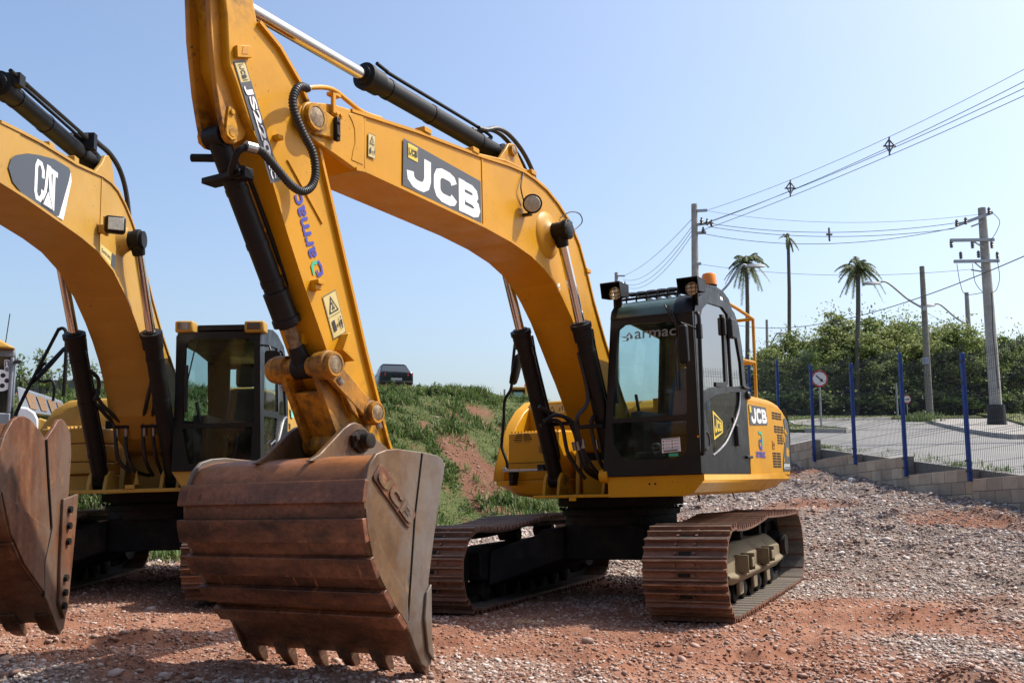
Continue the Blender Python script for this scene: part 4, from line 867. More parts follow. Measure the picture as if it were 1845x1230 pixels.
mb = MB(); mb.lathe((1.2, -.08, 3.36), (1.2, -.08, 3.50), [(0, .082), (.1, .080), (.125, .068), (.14, .03)], 24); mb.build('amber_dome', AMB, be)
mb = MB(); mb.tube(curve([(1.44, -1.26, 2.86), (1.47, -1.29, 2.80), (1.465, -1.29, 2.5), (1.455, -1.29, 2.0), (1.44, -1.29, 1.55), (1.41, -1.25, 1.50)]), .02, 10); mb.build('grab_bar', CABK, cab)
mb = MB(); mb.tube([(1.46, -1.28, 2.68), (1.42, -1.42, 2.71), (1.36, -1.5, 2.735), (1.32, -1.5, 2.72), (1.315, -1.5, 2.60)], .009); mb.box(1.44, 1.49, -1.31, -1.26, 2.60, 2.74); MR = mb.build('mirror_arm', BLK, cab, bevel=.004)
mb = MB(); mb.loft([[(1.375 + x * k, -1.50 + .03 * s, 2.53 + z * q) for x, z in ((-.047, -.9), (-.03, -1), (.03, -1), (.047, -.9), (.047, .9), (.03, 1), (-.03, 1), (-.047, .9))] for s, k, q in ((-1, .7, .17), (-.4, 1, .185), (1, 1, .185))]); mo = mb.build('mirror_housing', BLK, MR, bevel=.006)
mb = MB(); mb.box(1.335, 1.415, -1.4695, -1.466, 2.365, 2.695); mb.build('mirror_glass', MIRR, mo)
mb = MB(); mb.tube(curve([(1.12, -1.27, 2.97), (1.18, -1.29, 2.86), (1.235, -1.275, 2.72), (1.225, -1.26, 2.55), (1.20, -1.255, 2.40)]), .009); mb.tube(curve([(1.16, -1.27, 2.96), (1.215, -1.29, 2.84), (1.24, -1.275, 2.74)]), .009); mb.box(1.195, 1.212, -1.262, -1.24, 2.12, 2.62); each(mb, 'wiper', RUB, FR)
fy = -1.2215
D = Decal((1.0, fy, 1.522), (1.196, fy, 1.532), (1.19, fy, 1.669), (1.003, fy, 1.661), [WHT, CHAR, RED]); D.rect(0)
for j in range(3):
    for i in range(2): D.rect(1 if (i + j) % 2 else 2, (.06 + .48 * i, .72 - .22 * j, .12 + .48 * i, .84 - .22 * j)); D.rect(1, (.17 + .48 * i, .77 - .22 * j, .46 + .48 * i, .80 - .22 * j))
D.rect(1, (.05, .92, .95, .96)); D.rect(1, (.05, .2, .95, .22)); D.rect(1, (.1, .06, .86, .14)); D.build('notice_sticker', FR)
mb = MB(); mb.box(1.068, 1.165, fy - .001, fy + .001, 1.487, 1.515); mb.build('green_sticker', GRN, FR)
D = Decal((.615, fy, 2.655), (1.2, fy, 2.655), (1.215, fy, 2.745), (.615, fy, 2.76), [GREYT]); D.line([(.02, .05), (.12, .05), (.14, .3), (.04, .45), (.12, .5), (.16, .85), (.2, .5), (.2, .2)], .045, 0); D.text('armac', 0, (.26, .12, 1, .9), .01); D.build('frosted_lettering', FR)
mb = MB(); mb.cyl((1.385, -1.252, 1.665), (1.385, -1.246, 1.665), .011); mb.build('reflector', AMB, FR)
# inside
mb = MB(); mb.loft([[(x, y, 1.72) for x, y in ((.66, -.62), (1.16, -.62), (1.18, -.1), (.64, -.1))], [(x, y, 1.86) for x, y in ((.65, -.66), (1.17, -.66), (1.2, -.08), (.62, -.08))]]); mb.loft([[(.67, -.18, 1.84), (1.15, -.18, 1.84), (1.15, -.06, 1.84), (.67, -.06, 1.84)], [(.70, -.14, 2.25), (1.12, -.14, 2.25), (1.12, .0, 2.25), (.70, .0, 2.25)], [(.78, -.06, 2.48), (1.04, -.06, 2.48), (1.04, .06, 2.48), (.78, .06, 2.48)]]); mb.loft([[(.8, -.03, 2.5), (1.02, -.03, 2.5), (1.02, .06, 2.5), (.8, .06, 2.5)], [(.81, -.03, 2.66), (1.01, -.03, 2.66), (1.01, .05, 2.66), (.81, .05, 2.66)]]); mb.build('seat', SEAT, cab, bevel=.04, seg=3)
mb = MB(); mb.box(.70, 1.12, -.55, -.12, 1.36, 1.72); mb.box(.50, .66, -.8, .1, 1.40, 1.98); mb.box(1.18, 1.33, -.75, .1, 1.40, 1.95); mb.prism([(-1.0, 1.36), (-.96, 1.55), (-.80, 1.55), (-.72, 1.36)], .6, 1.2); each(mb, 'console', INT, cab, bevel=.02)
mb = MB(); mb.tube([(.57, -.72, 1.98), (.56, -.76, 2.16)], .018); mb.tube([(1.25, -.70, 1.95), (1.25, -.74, 2.13)], .018); mb.box(.46, .5, -1.12, -1.06, 2.18, 2.50); mb.box(.43, .52, -1.15, -1.1, 2.05, 2.2); each(mb, 'joystick', RUB, cab, bevel=.008)
mb = MB(); mb.tube(curve([(.84, -1.02, 1.52), (.83, -1.06, 1.60), (.90, -1.06, 1.615), (.92, -1.04, 1.54), (.93, -1.02, 1.5)]), .014); mb.tube([(.82, -1.05, 1.575), (.93, -1.05, 1.58)], .01); mb.build('pedal', STEEL, cab)

# ------------------------------------------------------------------ the tan-yellow excavator on the left
MC = Matrix.Translation((-4.22, 12.0, .03)) @ Matrix.Rotation(R(2.25), 4, 'Z') @ Matrix.Rotation(R(-1.5), 4, 'Y')
E2 = empty('excavator', MC)
tag(E2, 'tan-yellow crawler excavator at the left edge, its boom bearing a dark badge and white letters', 'excavator', 'excavators parked in the yard')
undercarriage(E2, 0.0, .36, 1.2, UND)
HW = .25
t_ = [(-5.55, 3.72), (-5.52, 3.79), (-5.44, 3.83), (-5.25, 3.88), (-5.1, 3.915), (-4.954, 3.945), (-4.6, 3.99), (-4.244, 4.03), (-3.54, 4.08), (-3.1, 4.14), (-2.927, 4.165), (-2.7, 4.17), (-2.511, 4.145), (-2.298, 4.06), (-2.1, 3.95), (-1.932, 3.83), (-1.65, 3.54), (-1.379, 3.24), (-1.047, 2.93), (-.501, 2.5), (-.1, 2.0)]
u_ = [(-5.55, 3.64), (-5.5, 3.6), (-5.4, 3.56), (-5.2, 3.50), (-5.0, 3.478), (-4.908, 3.476), (-4.5, 3.475), (-4.1, 3.462), (-3.773, 3.45), (-3.4, 3.437), (-3.0, 3.40), (-2.6, 3.30), (-2.218, 3.11), (-1.907, 2.90), (-1.7, 2.73), (-1.518, 2.55), (-1.367, 2.36), (-1.232, 2.139), (-1.15, 1.959), (-.9, 1.72), (-.6, 1.6)]
B2 = boom_body(E2, t_, u_, [(0, 1.8), (0, 1.65), (-.12, 1.55), (-.3, 1.53)], HW, (5, 4), CATY, [((-2.93, 4.15), (-2.93, 3.39))])
for s in (1, -1): pin_boss(B2, 'tip_pin', (-5.42, 3.735), s * .24, s * .30, .1, CATY)
mb = MB(); mb.cyl((-.47, -2.36, 3.665), (.42, -2.36, 3.665), .055); mb.build('cross_pin', BLK, B2)
for s in (1, -1):
    mb = MB(); mb.lathe((s * .245, -2.36, 3.665), (s * .33, -2.36, 3.665), [(0, .17), (.02, .15), (.085, .11)], 28); mb.build('cylinder_boss', CATY, B2)
    mb = MB(); mb.lathe((s * .38, -2.36, 3.665), (s * .47, -2.36, 3.665), [(0, .105), (.06, .105), (.065, .085), (.09, .08)], 24); mb.build('end_cap', BLK, B2)
    a, b = sorted((s * .12, s * .16)); mb = MB(); mb.prism([(-2.95, 4.15), (-2.7, 4.36), (-2.62, 4.47), (-2.53, 4.50), (-2.44, 4.47), (-2.40, 4.38), (-2.25, 4.06)], a, b); mb.build('cylinder_clevis', CATY, B2, bevel=.01)
    ram(E2, 'boom_cylinder', (s * .40, -.95, 1.24), (s * .40, -2.36, 3.665), .645, .088, .05)
ram(E2, 'arm_cylinder', (0, -2.53, 4.41), (0, -5.75, 4.45), .62, .084, .05)
mb = MB()
for x in (-.06, .08): mb.tube(curve([(x, -2.95, 4.56), (x, -2.80, 4.60), (x, -2.6, 4.60), (x + .02, -2.35, 4.58), (x + .03, -2.1, 4.50), (x + .04, -1.93, 4.33), (x + .05, -1.83, 4.05), (x + .05, -1.78, 3.7)]), .027)
each(mb, 'arm_hose', HOSE, E2)
mb = MB(); mb.tube([(.14, -3.05, 4.50), (.14, -4.0, 4.50), (.14, -4.6, 4.50)], .018); mb.tube([(.14, -4.3, 4.5), (.10, -4.32, 4.53), (-.04, -4.3, 4.53)], .022); mb.box(-.1, .16, -2.92, -2.84, 4.44, 4.60); mb.box(-.06, .17, -4.50, -4.40, 4.43, 4.53); each(mb, 'cylinder_pipe', BLK, E2)
mb = MB()
for y, z in ((-3.97, 4.06), (-3.45, 4.11), (-2.2, 4.03)): mb.box(.15, .22, y - .05, y + .05, z, z + .06)
each(mb, 'pipe_clamp', CATY, B2, bevel=.006)
mb = MB(); mb.box(.25, .32, -2.99, -2.93, 3.58, 3.66); mb.box(.30, .33, -3.0, -2.92, 3.56, 3.74); lp = mb.build('work_lamp', CATY, B2, bevel=.006)
c = Vector((.40, -2.96, 3.66)); mb = MB(); mb.box(-.095, .095, -.05, .05, -.085, .085, Matrix.Translation(c) @ Matrix.Rotation(R(28), 4, 'Z')); mb.build('lamp_housing', BLK, lp, bevel=.03, seg=3)
mb = MB(); mb.box(-.07, .07, -.056, -.048, -.06, .06, Matrix.Translation(c) @ Matrix.Rotation(R(28), 4, 'Z')); mb.build('lamp_lens', LENS, lp, bevel=.02)
xx = HW + .004
D = Decal((xx, 0, 0), (xx, 1, 0), (xx, 1, 1), (xx, 0, 1), [CHAR, WHT, INK])
D.poly([(-4.80, 3.63), (-4.76, 3.72), (-4.69, 3.765), (-4.50, 3.845), (-4.30, 3.90), (-4.0, 3.965), (-3.70, 3.985), (-3.665, 3.96), (-3.74, 3.73), (-3.87, 3.50), (-3.92, 3.485), (-4.20, 3.49), (-4.56, 3.495), (-4.72, 3.54)], 0)
D.poly([(-3.69, 3.88), (-3.665, 3.96), (-3.64, 3.88), (-3.78, 3.49), (-3.92, 3.485), (-3.87, 3.50)], 1)
cb = (-4.36, 3.515, -3.93, 3.865)
D.line([(.36, .62), (.36, .80), (.27, .93), (.13, .93), (.07, .80), (.07, .20), (.13, .07), (.27, .07), (.36, .2), (.36, .33)], .115, 1, box=cb)
D.line([(.44, 0), (.56, .97), (.64, .97), (.76, 0)], .11, 1, box=cb); D.line([(.62, .935), (1.0, .935)], .13, 1, box=cb); D.line([(.83, 0), (.83, .97)], .125, 1, box=cb)
D.shape([(.33, -.03), (.86, -.03), (.6, .46)], [(0, 1, 2)], 0, cb); D.shape([(.40, .01), (.80, .01), (.6, .38)], [(0, 1, 2)], 1, cb); D.build('maker_badge', B2)
D = Decal((xx, -2.93, 3.37), (xx, -2.54, 3.31), (xx, -2.52, 3.46), (xx, -2.93, 3.49), [PALE, CHAR, INK]); D.rect(0, (0, 0, .72, 1)); D.rect(1, (.74, 0, 1, 1)); D.text('Sotreq', 2, (.08, .35, .66, .75)); D.build('dealer_label', B2)
D = Decal((xx, -1.03, 2.10), (xx, -.45, 2.10), (xx, -.50, 2.55), (xx, -1.02, 2.60), [plain('olive_grey_touch_up', (.17, .145, .07), .6)]); D.rect(0); D.build('touch_up_patch', B2)
# dipper and bucket
d2 = [(-6.2, 4.5), (-6.12, 3.9), (-5.9, 3.5), (-5.45, 2.7), (-5.0, 1.7), (-4.8, 1.40), (-4.66, 1.40), (-4.62, 1.55), (-4.85, 2.2), (-5.2, 3.5), (-5.45, 4.0), (-5.85, 4.3), (-5.95, 4.52)]
mb = MB(); mb.prism(d2, -.18, .18); mb.build('dipper', CATY, E2, bevel=.015)
ram(E2, 'bucket_cylinder', (0, -6.1, 3.5), (0, -5.35, 2.05), .8, .08, .045, gland=.2)
mb = MB(); strut(mb, (-5.35, 2.05), (-5.12, 1.62), .09, .09, -.15, .15); strut(mb, (-5.35, 2.05), (-4.9, 1.8), .07, .07, .19, .23); strut(mb, (-5.35, 2.05), (-4.9, 1.8), .07, .07, -.23, -.19); mb.cyl((-.28, -5.35, 2.05), (.28, -5.35, 2.05), .09); mb.build('bucket_link', CATW, E2, bevel=.008)
sh2 = [(-4.70, 1.40), (-5.0, 1.52), (-5.30, 1.62), (-5.48, 1.62), (-5.60, 1.54), (-5.665, 1.42), (-5.675, 1.28), (-5.64, 1.17), (-5.57, 1.0), (-5.49, .884), (-5.276, .664), (-5.023, .497), (-4.87, .394), (-4.72, .25)]
sd2 = [(-5.60, 1.545), (-5.499, 1.642), (-5.42, 1.672), (-5.339, 1.678), (-5.24, 1.66), (-5.163, 1.625), (-5.06, 1.575), (-4.985, 1.53), (-4.86, 1.62), (-4.789, 1.685), (-4.72, 1.695), (-4.649, 1.672), (-4.59, 1.63), (-4.559, 1.596), (-4.525, 1.445), (-4.549, 1.133), (-4.58, .75), (-4.62, .4), (-4.56, .29), (-4.52, .22), (-4.55, .14), (-4.63, .12), (-4.715, .22), (-4.87, .394), (-5.023, .497), (-5.276, .664), (-5.489, .884), (-5.64, 1.17), (-5.675, 1.3), (-5.66, 1.44)]
ear2 = [(-5.45, 1.5), (-5.3, 1.66), (-5.12, 1.74), (-5.0, 1.7), (-4.8, 1.6), (-4.62, 1.5), (-4.6, 1.4), (-4.9, 1.42)]
K2 = bucket(E2, 'bucket', sh2, sd2, .70, [(1.0, 1.2), (1.36, 1.5), (1.75, 1.9)], .008, .018, BKC, (ear2, (.24, -.24)), (-4.62, .19), (.12, -.10), BKC)
for s in (1, -1):
    mb = MB(); a, b = sorted((s * .70, s * .725)); mb.prism([(-4.69, 1.10), (-4.425, 1.135), (-4.45, .9), (-4.482, .69), (-4.545, .29), (-4.60, .22), (-4.70, .35), (-4.705, .7)], a, b); cu = mb.build('side_cutter', BKC, K2, bevel=.006)
    for y, z in ((-4.60, 1.02), (-4.605, .90), (-4.61, .785), (-4.63, .52), (-4.635, .415), (-4.645, .32)):
        m2 = MB(); m2.cyl((s * .72, y, z), (s * .75, y, z), .027, n=6); m2.build('cutter_bolt', UND, cu)
    mb = MB()
    for a_, b_ in zip([(-4.99, 1.53), (-4.93, 1.25), (-4.845, .899), (-4.95, .65)], [(-4.93, 1.25), (-4.845, .899), (-4.95, .65), (-4.93, .42)]): mb.tube([(s * .702, *a_), (s * .702, *b_)], .012, 8)
    mb.build('weld_bead', UND, K2)
    mb = MB(); a, b = sorted((s * .70, s * .712)); mb.prism([(-5.63, 1.17), (-5.25, 1.02), (-4.87, .88), (-4.955, .65), (-4.93, .45), (-5.023, .51), (-5.27, .68), (-5.48, .89)], a, b); mb.build('heel_plate', BKC, K2, bevel=.005)
# house
mb = MB(); mb.box(-.75, .72, -1.2, 2.2, 1.115, 1.155)
for sx in (-.31, .31): mb.prism([(-.6, 1.15), (-.5, 1.62), (-.28, 1.88), (-.08, 1.95), (.2, 1.8), (1.1, 1.3), (1.1, 1.15)], sx - .03, sx + .03)
for sx in (-.49, -.31, .31, .49): mb.prism([(-1.12, 1.15), (-1.06, 1.30), (-.98, 1.36), (-.88, 1.36), (-.8, 1.28), (-.7, 1.15)], sx - .02, sx + .02)
mb.box(-.05, .05, -1.215, -1.18, 1.155, 1.2); mb.prism([(-.03, 1.2), (.03, 1.2), (0, 1.36)], -1.0, -.97, 'y'); mb.build('main_frame', CATY, E2, bevel=.006)
mb = MB(); mb.box(-.28, .28, -.35, .3, 1.15, 1.9); mb.build('pump_bay', CATW, E2)
mb = MB(); mb.prism([(.46, 1.335), (1.43, 1.335), (1.43, 1.28), (1.3, 1.12), (.60, 1.115)], -1.25, 2.0, 'y'); mb.build('cab_skirt', CATY, E2, bevel=.01)
mb = MB(); mb.prism([(-1.45, 1.33), (-.5, 1.33), (-.5, 1.115), (-1.3, 1.115)], -.75, 2.0, 'y'); mb.build('tank_skirt', CATY, E2, bevel=.02)
mb = MB()
for z0, z1 in ((1.335, 1.47), (1.475, 1.68), (1.685, 1.86)): mb.prism([(-.80, z0), (-.80, z1), (.2, z1), (.2, z0)], -1.15, -.5)
tb = mb.build('tool_box', CATY, E2, bevel=.015)
mb = MB(); mb.box(-.63, -.54, -.812, -.79, 1.54, 1.62); mb.build('box_handle', ALU, tb, bevel=.01)
mb = MB()
for k in range(14): mb.prism([(-1.13 + k * .044, 1.86), (-1.10 + k * .044, 1.86), (-1.115 + k * .044, 1.89)], -.74, .1, 'y')
mb.build('tread_strip', CATY, tb)
mb = MB(); mb.loft([[(-1.42, y, 1.33) for y in (-.3, 1.8)] + [(-.5, y, 1.33) for y in (1.8, -.3)], [(-1.42, -.3, 1.85), (-1.42, 1.8, 1.85), (-.5, 1.8, 1.9), (-.5, -.3, 1.9)], [(-1.28, -.22, 2.12), (-1.28, 1.8, 2.12), (-.5, 1.8, 2.2), (-.5, -.22, 2.2)], [(-1.12, -.15, 2.24), (-1.12, 1.8, 2.24), (-.55, 1.8, 2.26), (-.55, -.15, 2.26)]]); mb.build('fuel_tank', CATY, E2, bevel=.03)
mb = MB(); mb.tube(curve([(-1.56, -.6, 1.92), (-1.50, -.6, 2.15), (-1.12, -.6, 2.97), (-1.08, -.6, 3.04), (-1.03, -.6, 3.05), (-.995, -.6, 2.98), (-.99, -.6, 2.7), (-1.0, -.6, 2.25)], 5), .021); mb.build('handrail', BLK, E2)
mb = MB(); mb.tube(curve([(-1.14, -.55, 2.20), (-1.13, -.55, 2.36), (-1.17, -.55, 2.44), (-1.27, -.55, 2.43), (-1.32, -.55, 2.48), (-1.29, -.55, 2.6), (-1.24, -.55, 2.66)]), .017); mi = mb.build('mirror_bar', BLK, E2)
mb = MB(); mb.loft([[(-1.18 + a * .19 + (math.cos(t) * .03 * k), -.58 + .02 * math.sin(t), 2.63 + a * .22 + math.sin(t) * .03 * k) for t in [2 * PI * i / 10 for i in range(10)]] for a, k in ((-1, .5), (-.8, 1), (0, 1.25), (.8, 1), (1, .5))]); mb.build('round_mirror', BLK, mi)
mb = MB(); mb.tube([(-.92, -.2, 2.22), (-.88, -.2, 2.42), (-.83, -.2, 2.46)], .02); mb.tube([(-1.05, -.2, 2.5), (-.86, -.2, 2.38)], .03); mb.box(-.86, -.74, -.3, -.2, 2.22, 2.36); each(mb, 'tank_breather', BLK, E2)
mb = MB(); mb.prism([(.46, 1.335), (.46, 2.38), (.62, 2.4), (1.0, 2.40), (1.25, 2.34), (1.38, 2.2), (1.42, 1.9), (1.42, 1.335)], .36, 2.1, 'y'); eng = mb.build('engine_cover', CATY, E2, bevel=.03)
mb = MB(); mb.box(1.419, 1.424, .62, .78, 2.02, 2.16); mb.build('green_label', flat('mint_sticker', (.2, .62, .5)), eng)
mb = MB(); mb.box(1.419, 1.424, .45, .56, 1.86, 1.93); mb.build('black_label', INK, eng)
mb = MB(); mb.prism([(-1.42, 2.0), (-1.2, 2.5), (0, 2.8), (1.2, 2.5), (1.42, 2.0)], 1.0, 2.0, 'z'); mb.build('counterweight', CATY, E2, bevel=.06)
for pts in ([(-.34, -1.62, 2.44), (-.30, -1.42, 2.36), (-.30, -1.40, 2.2), (-.3, -1.5, 2.13)], [(-.3, -1.42, 2.15), (-.26, -1.3, 2.05), (-.18, -1.1, 1.92), (-.14, -1.0, 1.86), (-.12, -.98, 1.55), (-.05, -.9, 1.36), (.05, -.7, 1.3)], [(-.33, -1.35, 2.08), (-.27, -1.2, 1.96), (-.24, -1.05, 1.86), (-.2, -1.02, 1.5), (-.1, -.9, 1.34)],
            [(.36, -1.58, 2.42), (.22, -1.36, 2.12), (.08, -1.05, 1.88), (.09, -1.0, 1.5), (.12, -.8, 1.3)], [(.36, -1.50, 2.3), (.27, -1.28, 2.06), (.18, -1.05, 1.88), (.2, -1.0, 1.55), (.22, -.8, 1.32)]):
    mb = MB(); mb.tube(curve(pts), .022); mb.build('hydraulic_hose', HOSE, E2)
mb = MB(); mb.box(-.34, -.08, -1.06, -1.0, 1.83, 1.92); mb.box(.05, .30, -1.06, -1.0, 1.83, 1.92); each(mb, 'hose_clamp', BLK, E2, bevel=.008)
mb = MB()
for x in (-.22, -.12, .09, .19): mb.cyl((x, -1.03, 1.83), (x, -1.02, 1.74), .026, n=12)
each(mb, 'hose_sleeve', STEEL, E2)
# cab
mb = MB(); mb.box(.46, 1.42, -1.22, .34, 1.335, 1.40); cab2 = mb.build('cab', CABK, E2, bevel=.02); mb = MB(); mb.prism([(-1.2, 2.86), (-1.05, 2.94), (-.6, 2.99), (-.3, 2.97), (.1, 2.88), (.28, 2.72), (.24, 2.66), (-1.2, 2.80)], .50, 1.40); mb.build('roof', CABK, cab2, bevel=.02)
vs, fs = sheet_with_holes([(.47, 1.335), (1.44, 1.335), (1.42, 2.87), (.51, 2.87)], [[(.585, 1.85), (1.36, 1.85), (1.355, 2.73), (1.30, 2.79), (.66, 2.79), (.60, 2.73)], [(.58, 1.80), (1.345, 1.80), (1.33, 1.46), (.65, 1.41)]], .05); mb = MB(); mb.add(xzmap(vs, -1.25), fs); fr2 = mb.build('front_frame', CABK, cab2, bevel=.012)
mb = MB(); mb.add([(x, -1.245, z) for x, z in ((.585, 1.85), (1.36, 1.85), (1.355, 2.73), (1.30, 2.79), (.66, 2.79), (.60, 2.73))], [tuple(range(6))]); mb.build('windscreen', GLS, fr2, smooth=0)
mb = MB(); mb.add([(x, -1.245, z) for x, z in ((.58, 1.80), (1.345, 1.80), (1.33, 1.46), (.65, 1.41))], [(0, 1, 2, 3)]); mb.build('lower_windscreen', GLSB, fr2, smooth=0)
so2 = [(-1.25, 1.335), (-1.25, 2.83), (-1.1, 2.92), (-.6, 2.985), (-.3, 2.97), (.1, 2.87), (.28, 2.68), (.40, 2.1), (.33, 1.335)]
h1 = [(-1.06, 2.0), (-.24, 2.03), (-.30, 2.80), (-1.0, 2.76)]; h2 = [(-.17, 2.0), (.26, 2.02), (.16, 2.66), (.0, 2.80), (-.20, 2.80)]; h3 = [(-1.05, 1.93), (-.30, 1.95), (-.45, 1.6), (-.85, 1.45), (-1.02, 1.5)]
vs, fs = sheet_with_holes(so2, [h1, h2, h3], .035); mb = MB(); mb.add(yzmap(vs, 1.405), fs); d2_ = mb.build('door', CABK, cab2, bevel=.006)
for nm, ho, g in (('door_window', h1, GLS), ('rear_door_window', h2, GLS), ('lower_door_window', h3, GLSB)):
    mb = MB(); mb.add([(1.405, y, z) for y, z in ho], [tuple(range(len(ho)))]); mb.build(nm, g, d2_, smooth=0)
mb = MB(); mb.tube(curve([(1.425, -1.0, 1.46), (1.425, -.6, 1.52), (1.425, -.2, 1.7), (1.425, .1, 1.95), (1.425, .3, 2.0)]), .014); mb.tube([(1.43, -.7, 1.62), (1.43, -.45, 1.68), (1.43, -.45, 1.6), (1.43, -.7, 1.56), (1.43, -.7, 1.62)], .01); each(mb, 'bright_trim', STEEL, d2_)
vs, fs = sheet_with_holes(so2, [[(-1.08, 1.9), (.12, 1.95), (.05, 2.74), (-1.0, 2.76)]], .03); mb = MB(); mb.add(yzmap(vs, .50), fs); mb.build('far_wall', CABK, cab2)
mb = MB(); mb.add([(.5, y, z) for y, z in ((-1.08, 1.9), (.12, 1.95), (.05, 2.74), (-1.0, 2.76))], [(0, 1, 2, 3)]); mb.build('far_window', GLS, cab2, smooth=0)
vs, fs = sheet_with_holes([(.5, 1.4), (1.4, 1.4), (1.4, 2.85), (.5, 2.85)], [[(.72, 1.95), (1.3, 1.95), (1.3, 2.62), (.72, 2.62)]], .04); mb = MB(); mb.add(xzmap(vs, .24), fs); mb.build('back_wall', INT, cab2)
mb = MB(); mb.add([(x, .24, z) for x, z in ((.72, 1.95), (1.3, 1.95), (1.3, 2.62), (.72, 2.62))], [(0, 1, 2, 3)]); mb.build('back_window', GLS, cab2, smooth=0)
mb = MB(); mb.box(.75, 1.2, -.6, -.1, 1.75, 1.9); mb.loft([[(.76, -.2, 1.88), (1.18, -.2, 1.88), (1.18, -.06, 1.88), (.76, -.06, 1.88)], [(.80, -.12, 2.34), (1.14, -.12, 2.34), (1.14, .02, 2.34), (.80, .02, 2.34)]]); mb.box(.86, 1.10, -.08, .02, 2.36, 2.62); mb.build('seat', INT, cab2, bevel=.05, seg=3)
mb = MB(); mb.box(.55, .72, -.75, .1, 1.4, 1.98); mb.box(1.22, 1.36, -.7, .1, 1.4, 1.95); mb.tube([(.64, -.8, 1.9), (.62, -.88, 2.12)], .022); mb.tube([(.95, -.95, 1.4), (1.0, -.9, 1.75)], .02); mb.tube([(1.05, -.95, 1.4), (1.1, -.9, 1.75)], .02); each(mb, 'console', INT, cab2, bevel=.02)
for x0, x1, z0, z1 in ((.49, .69, 2.865, 2.995), (1.255, 1.475, 2.85, 2.98)):
    mb = MB(); mb.box(x0, x1, -1.33, -1.12, z0, z1); l2 = mb.build('roof_light', CATY, cab2, bevel=.02)
    mb = MB(); mb.box(x0 + .03, x1 - .04, -1.336, -1.32, z0 + .03, z1 - .02); mb.build('lamp_lens', flat('smoked_lens', (.09, .06, .05), .2), l2, bevel=.004)
mb = MB(); mb.box(.69, 1.255, -1.15, -1.0, 2.90, 2.97); mb.build('roof_visor', CABK, cab2, bevel=.01)
mb = MB(); mb.loft([[(1.60 + a * .085, -1.45 + b, 2.50 + z * .12) for a, z in ((-1, -.9), (1, -.9), (1, .8), (.6, 1), (-.8, 1), (-1, .8))] for b in (-.03, .04)]); mb.tube([(1.42, -1.2, 2.72), (1.55, -1.4, 2.68), (1.58, -1.43, 2.6)], .012); mb.build('wing_mirror', CABK, cab2, bevel=.02)
mb = MB(); mb.tube(curve([(.62, -1.28, 2.0), (.63, -1.29, 2.3), (.72, -1.28, 2.76)]), .008); mb.box(.60, .63, -1.29, -1.26, 1.98, 2.5); each(mb, 'wiper', RUB, fr2)

# ------------------------------------------------------------------ terrain
def vnoise(x, y, seed=0):
    xi, yi = np.floor(x).astype(np.int64), np.floor(y).astype(np.int64); xf, yf = x - xi, y - yi
    def h(a, b): 
        n = (a * 374761393 + b * 668265263 + seed * 144665) & 0x7fffffff; n = ((n ^ (n >> 13)) * 1274126177) & 0x7fffffff
        return ((n ^ (n >> 16)) & 0xffff) / 65535.0
    u, v = xf * xf * (3 - 2 * xf), yf * yf * (3 - 2 * yf)
    return (h(xi, yi) * (1 - u) + h(xi + 1, yi) * u) * (1 - v) + (h(xi, yi + 1) * (1 - u) + h(xi + 1, yi + 1) * u) * v
def fbm(x, y, s, o=4, seed=0):
    t = 0; a = .5; n = 0
    for k in range(o): t = t + a * vnoise(x * s, y * s, seed + k); n += a; a *= .5; s *= 2.03
    return t / n
def sstep(a, b, x): t = np.clip((x - a) / (b - a), 0, 1); return t * t * (3 - 2 * t)
WA, WB = np.array([6.74, 21.5]), np.array([7.33, 15.5])      # yard wall line through two fence posts, 6 m apart
WD = (WB - WA) / 6.0                                              # towards the camera side
def wallbase(y): return .83 + (1.59 - .93) * (y - 14.06) / (21.5 - 14.06)
def roadz(y): return np.where(y < 62, 1.43 + .083 * (y - 15.5), 1.43 + .083 * 46.5)
def wx(y): return 6.74 + .0983 * (21.5 - y)
_mb = [MBASE @ Vector((x, y, 0)) + ORIG for x in (-1.6, 0, 1.6) for y in (-2, 0, 2)]
CP = [(p.x, p.y, p.z) for p in _mb] + [(-4.2, 10, .02), (-4.2, 14, .03), (-6.5, 10.5, 0), (-6.5, 14, .02), (0, 0, .02), (0, 4, .0), (-3, 6, 0), (-5, 4, 0), (4, 6, .06), (5, 3, .05), (-5.5, 15.5, .03), (-.82, 20, .12), (1.07, 24, .42), (5, 28, 1.4), (-15, 8, 0), (-20, 20, 0), (-30, 60, .6), (-10, 40, .8), (2, 45, 1.6), (0, -8, 0), (15, -5, 0), (-20, -5, 0), (6, 12, .50)]
for y in (24, 21.5, 18, 15.5, 14, 11, 8): CP.append((float(wx(y)) - .05, y, float(wallbase(y))))
for x, y in ((14, 15), (14, 25), (20, 40), (14, 60), (40, 40), (40, 15), (10, 34), (40, 62)): CP.append((x, y, 1.43 + .083 * (y - 15.5) - .6))
CP = np.array(CP); _n = len(CP)
_K = np.linalg.norm(CP[:, None, :2] - CP[None, :, :2], axis=2); _A = np.zeros((_n + 3, _n + 3)); _A[:_n, :_n] = _K + np.eye(_n) * .02
_A[:_n, _n] = 1; _A[:_n, _n + 1:] = CP[:, :2]; _A[_n:, :_n] = _A[:_n, _n:].T
_W = np.linalg.solve(_A, np.concatenate([CP[:, 2], [0, 0, 0]]))
T0, TN, TT = np.array([-5.5, 15.5]), np.array([-.79, .613]), np.array([.613, .79])
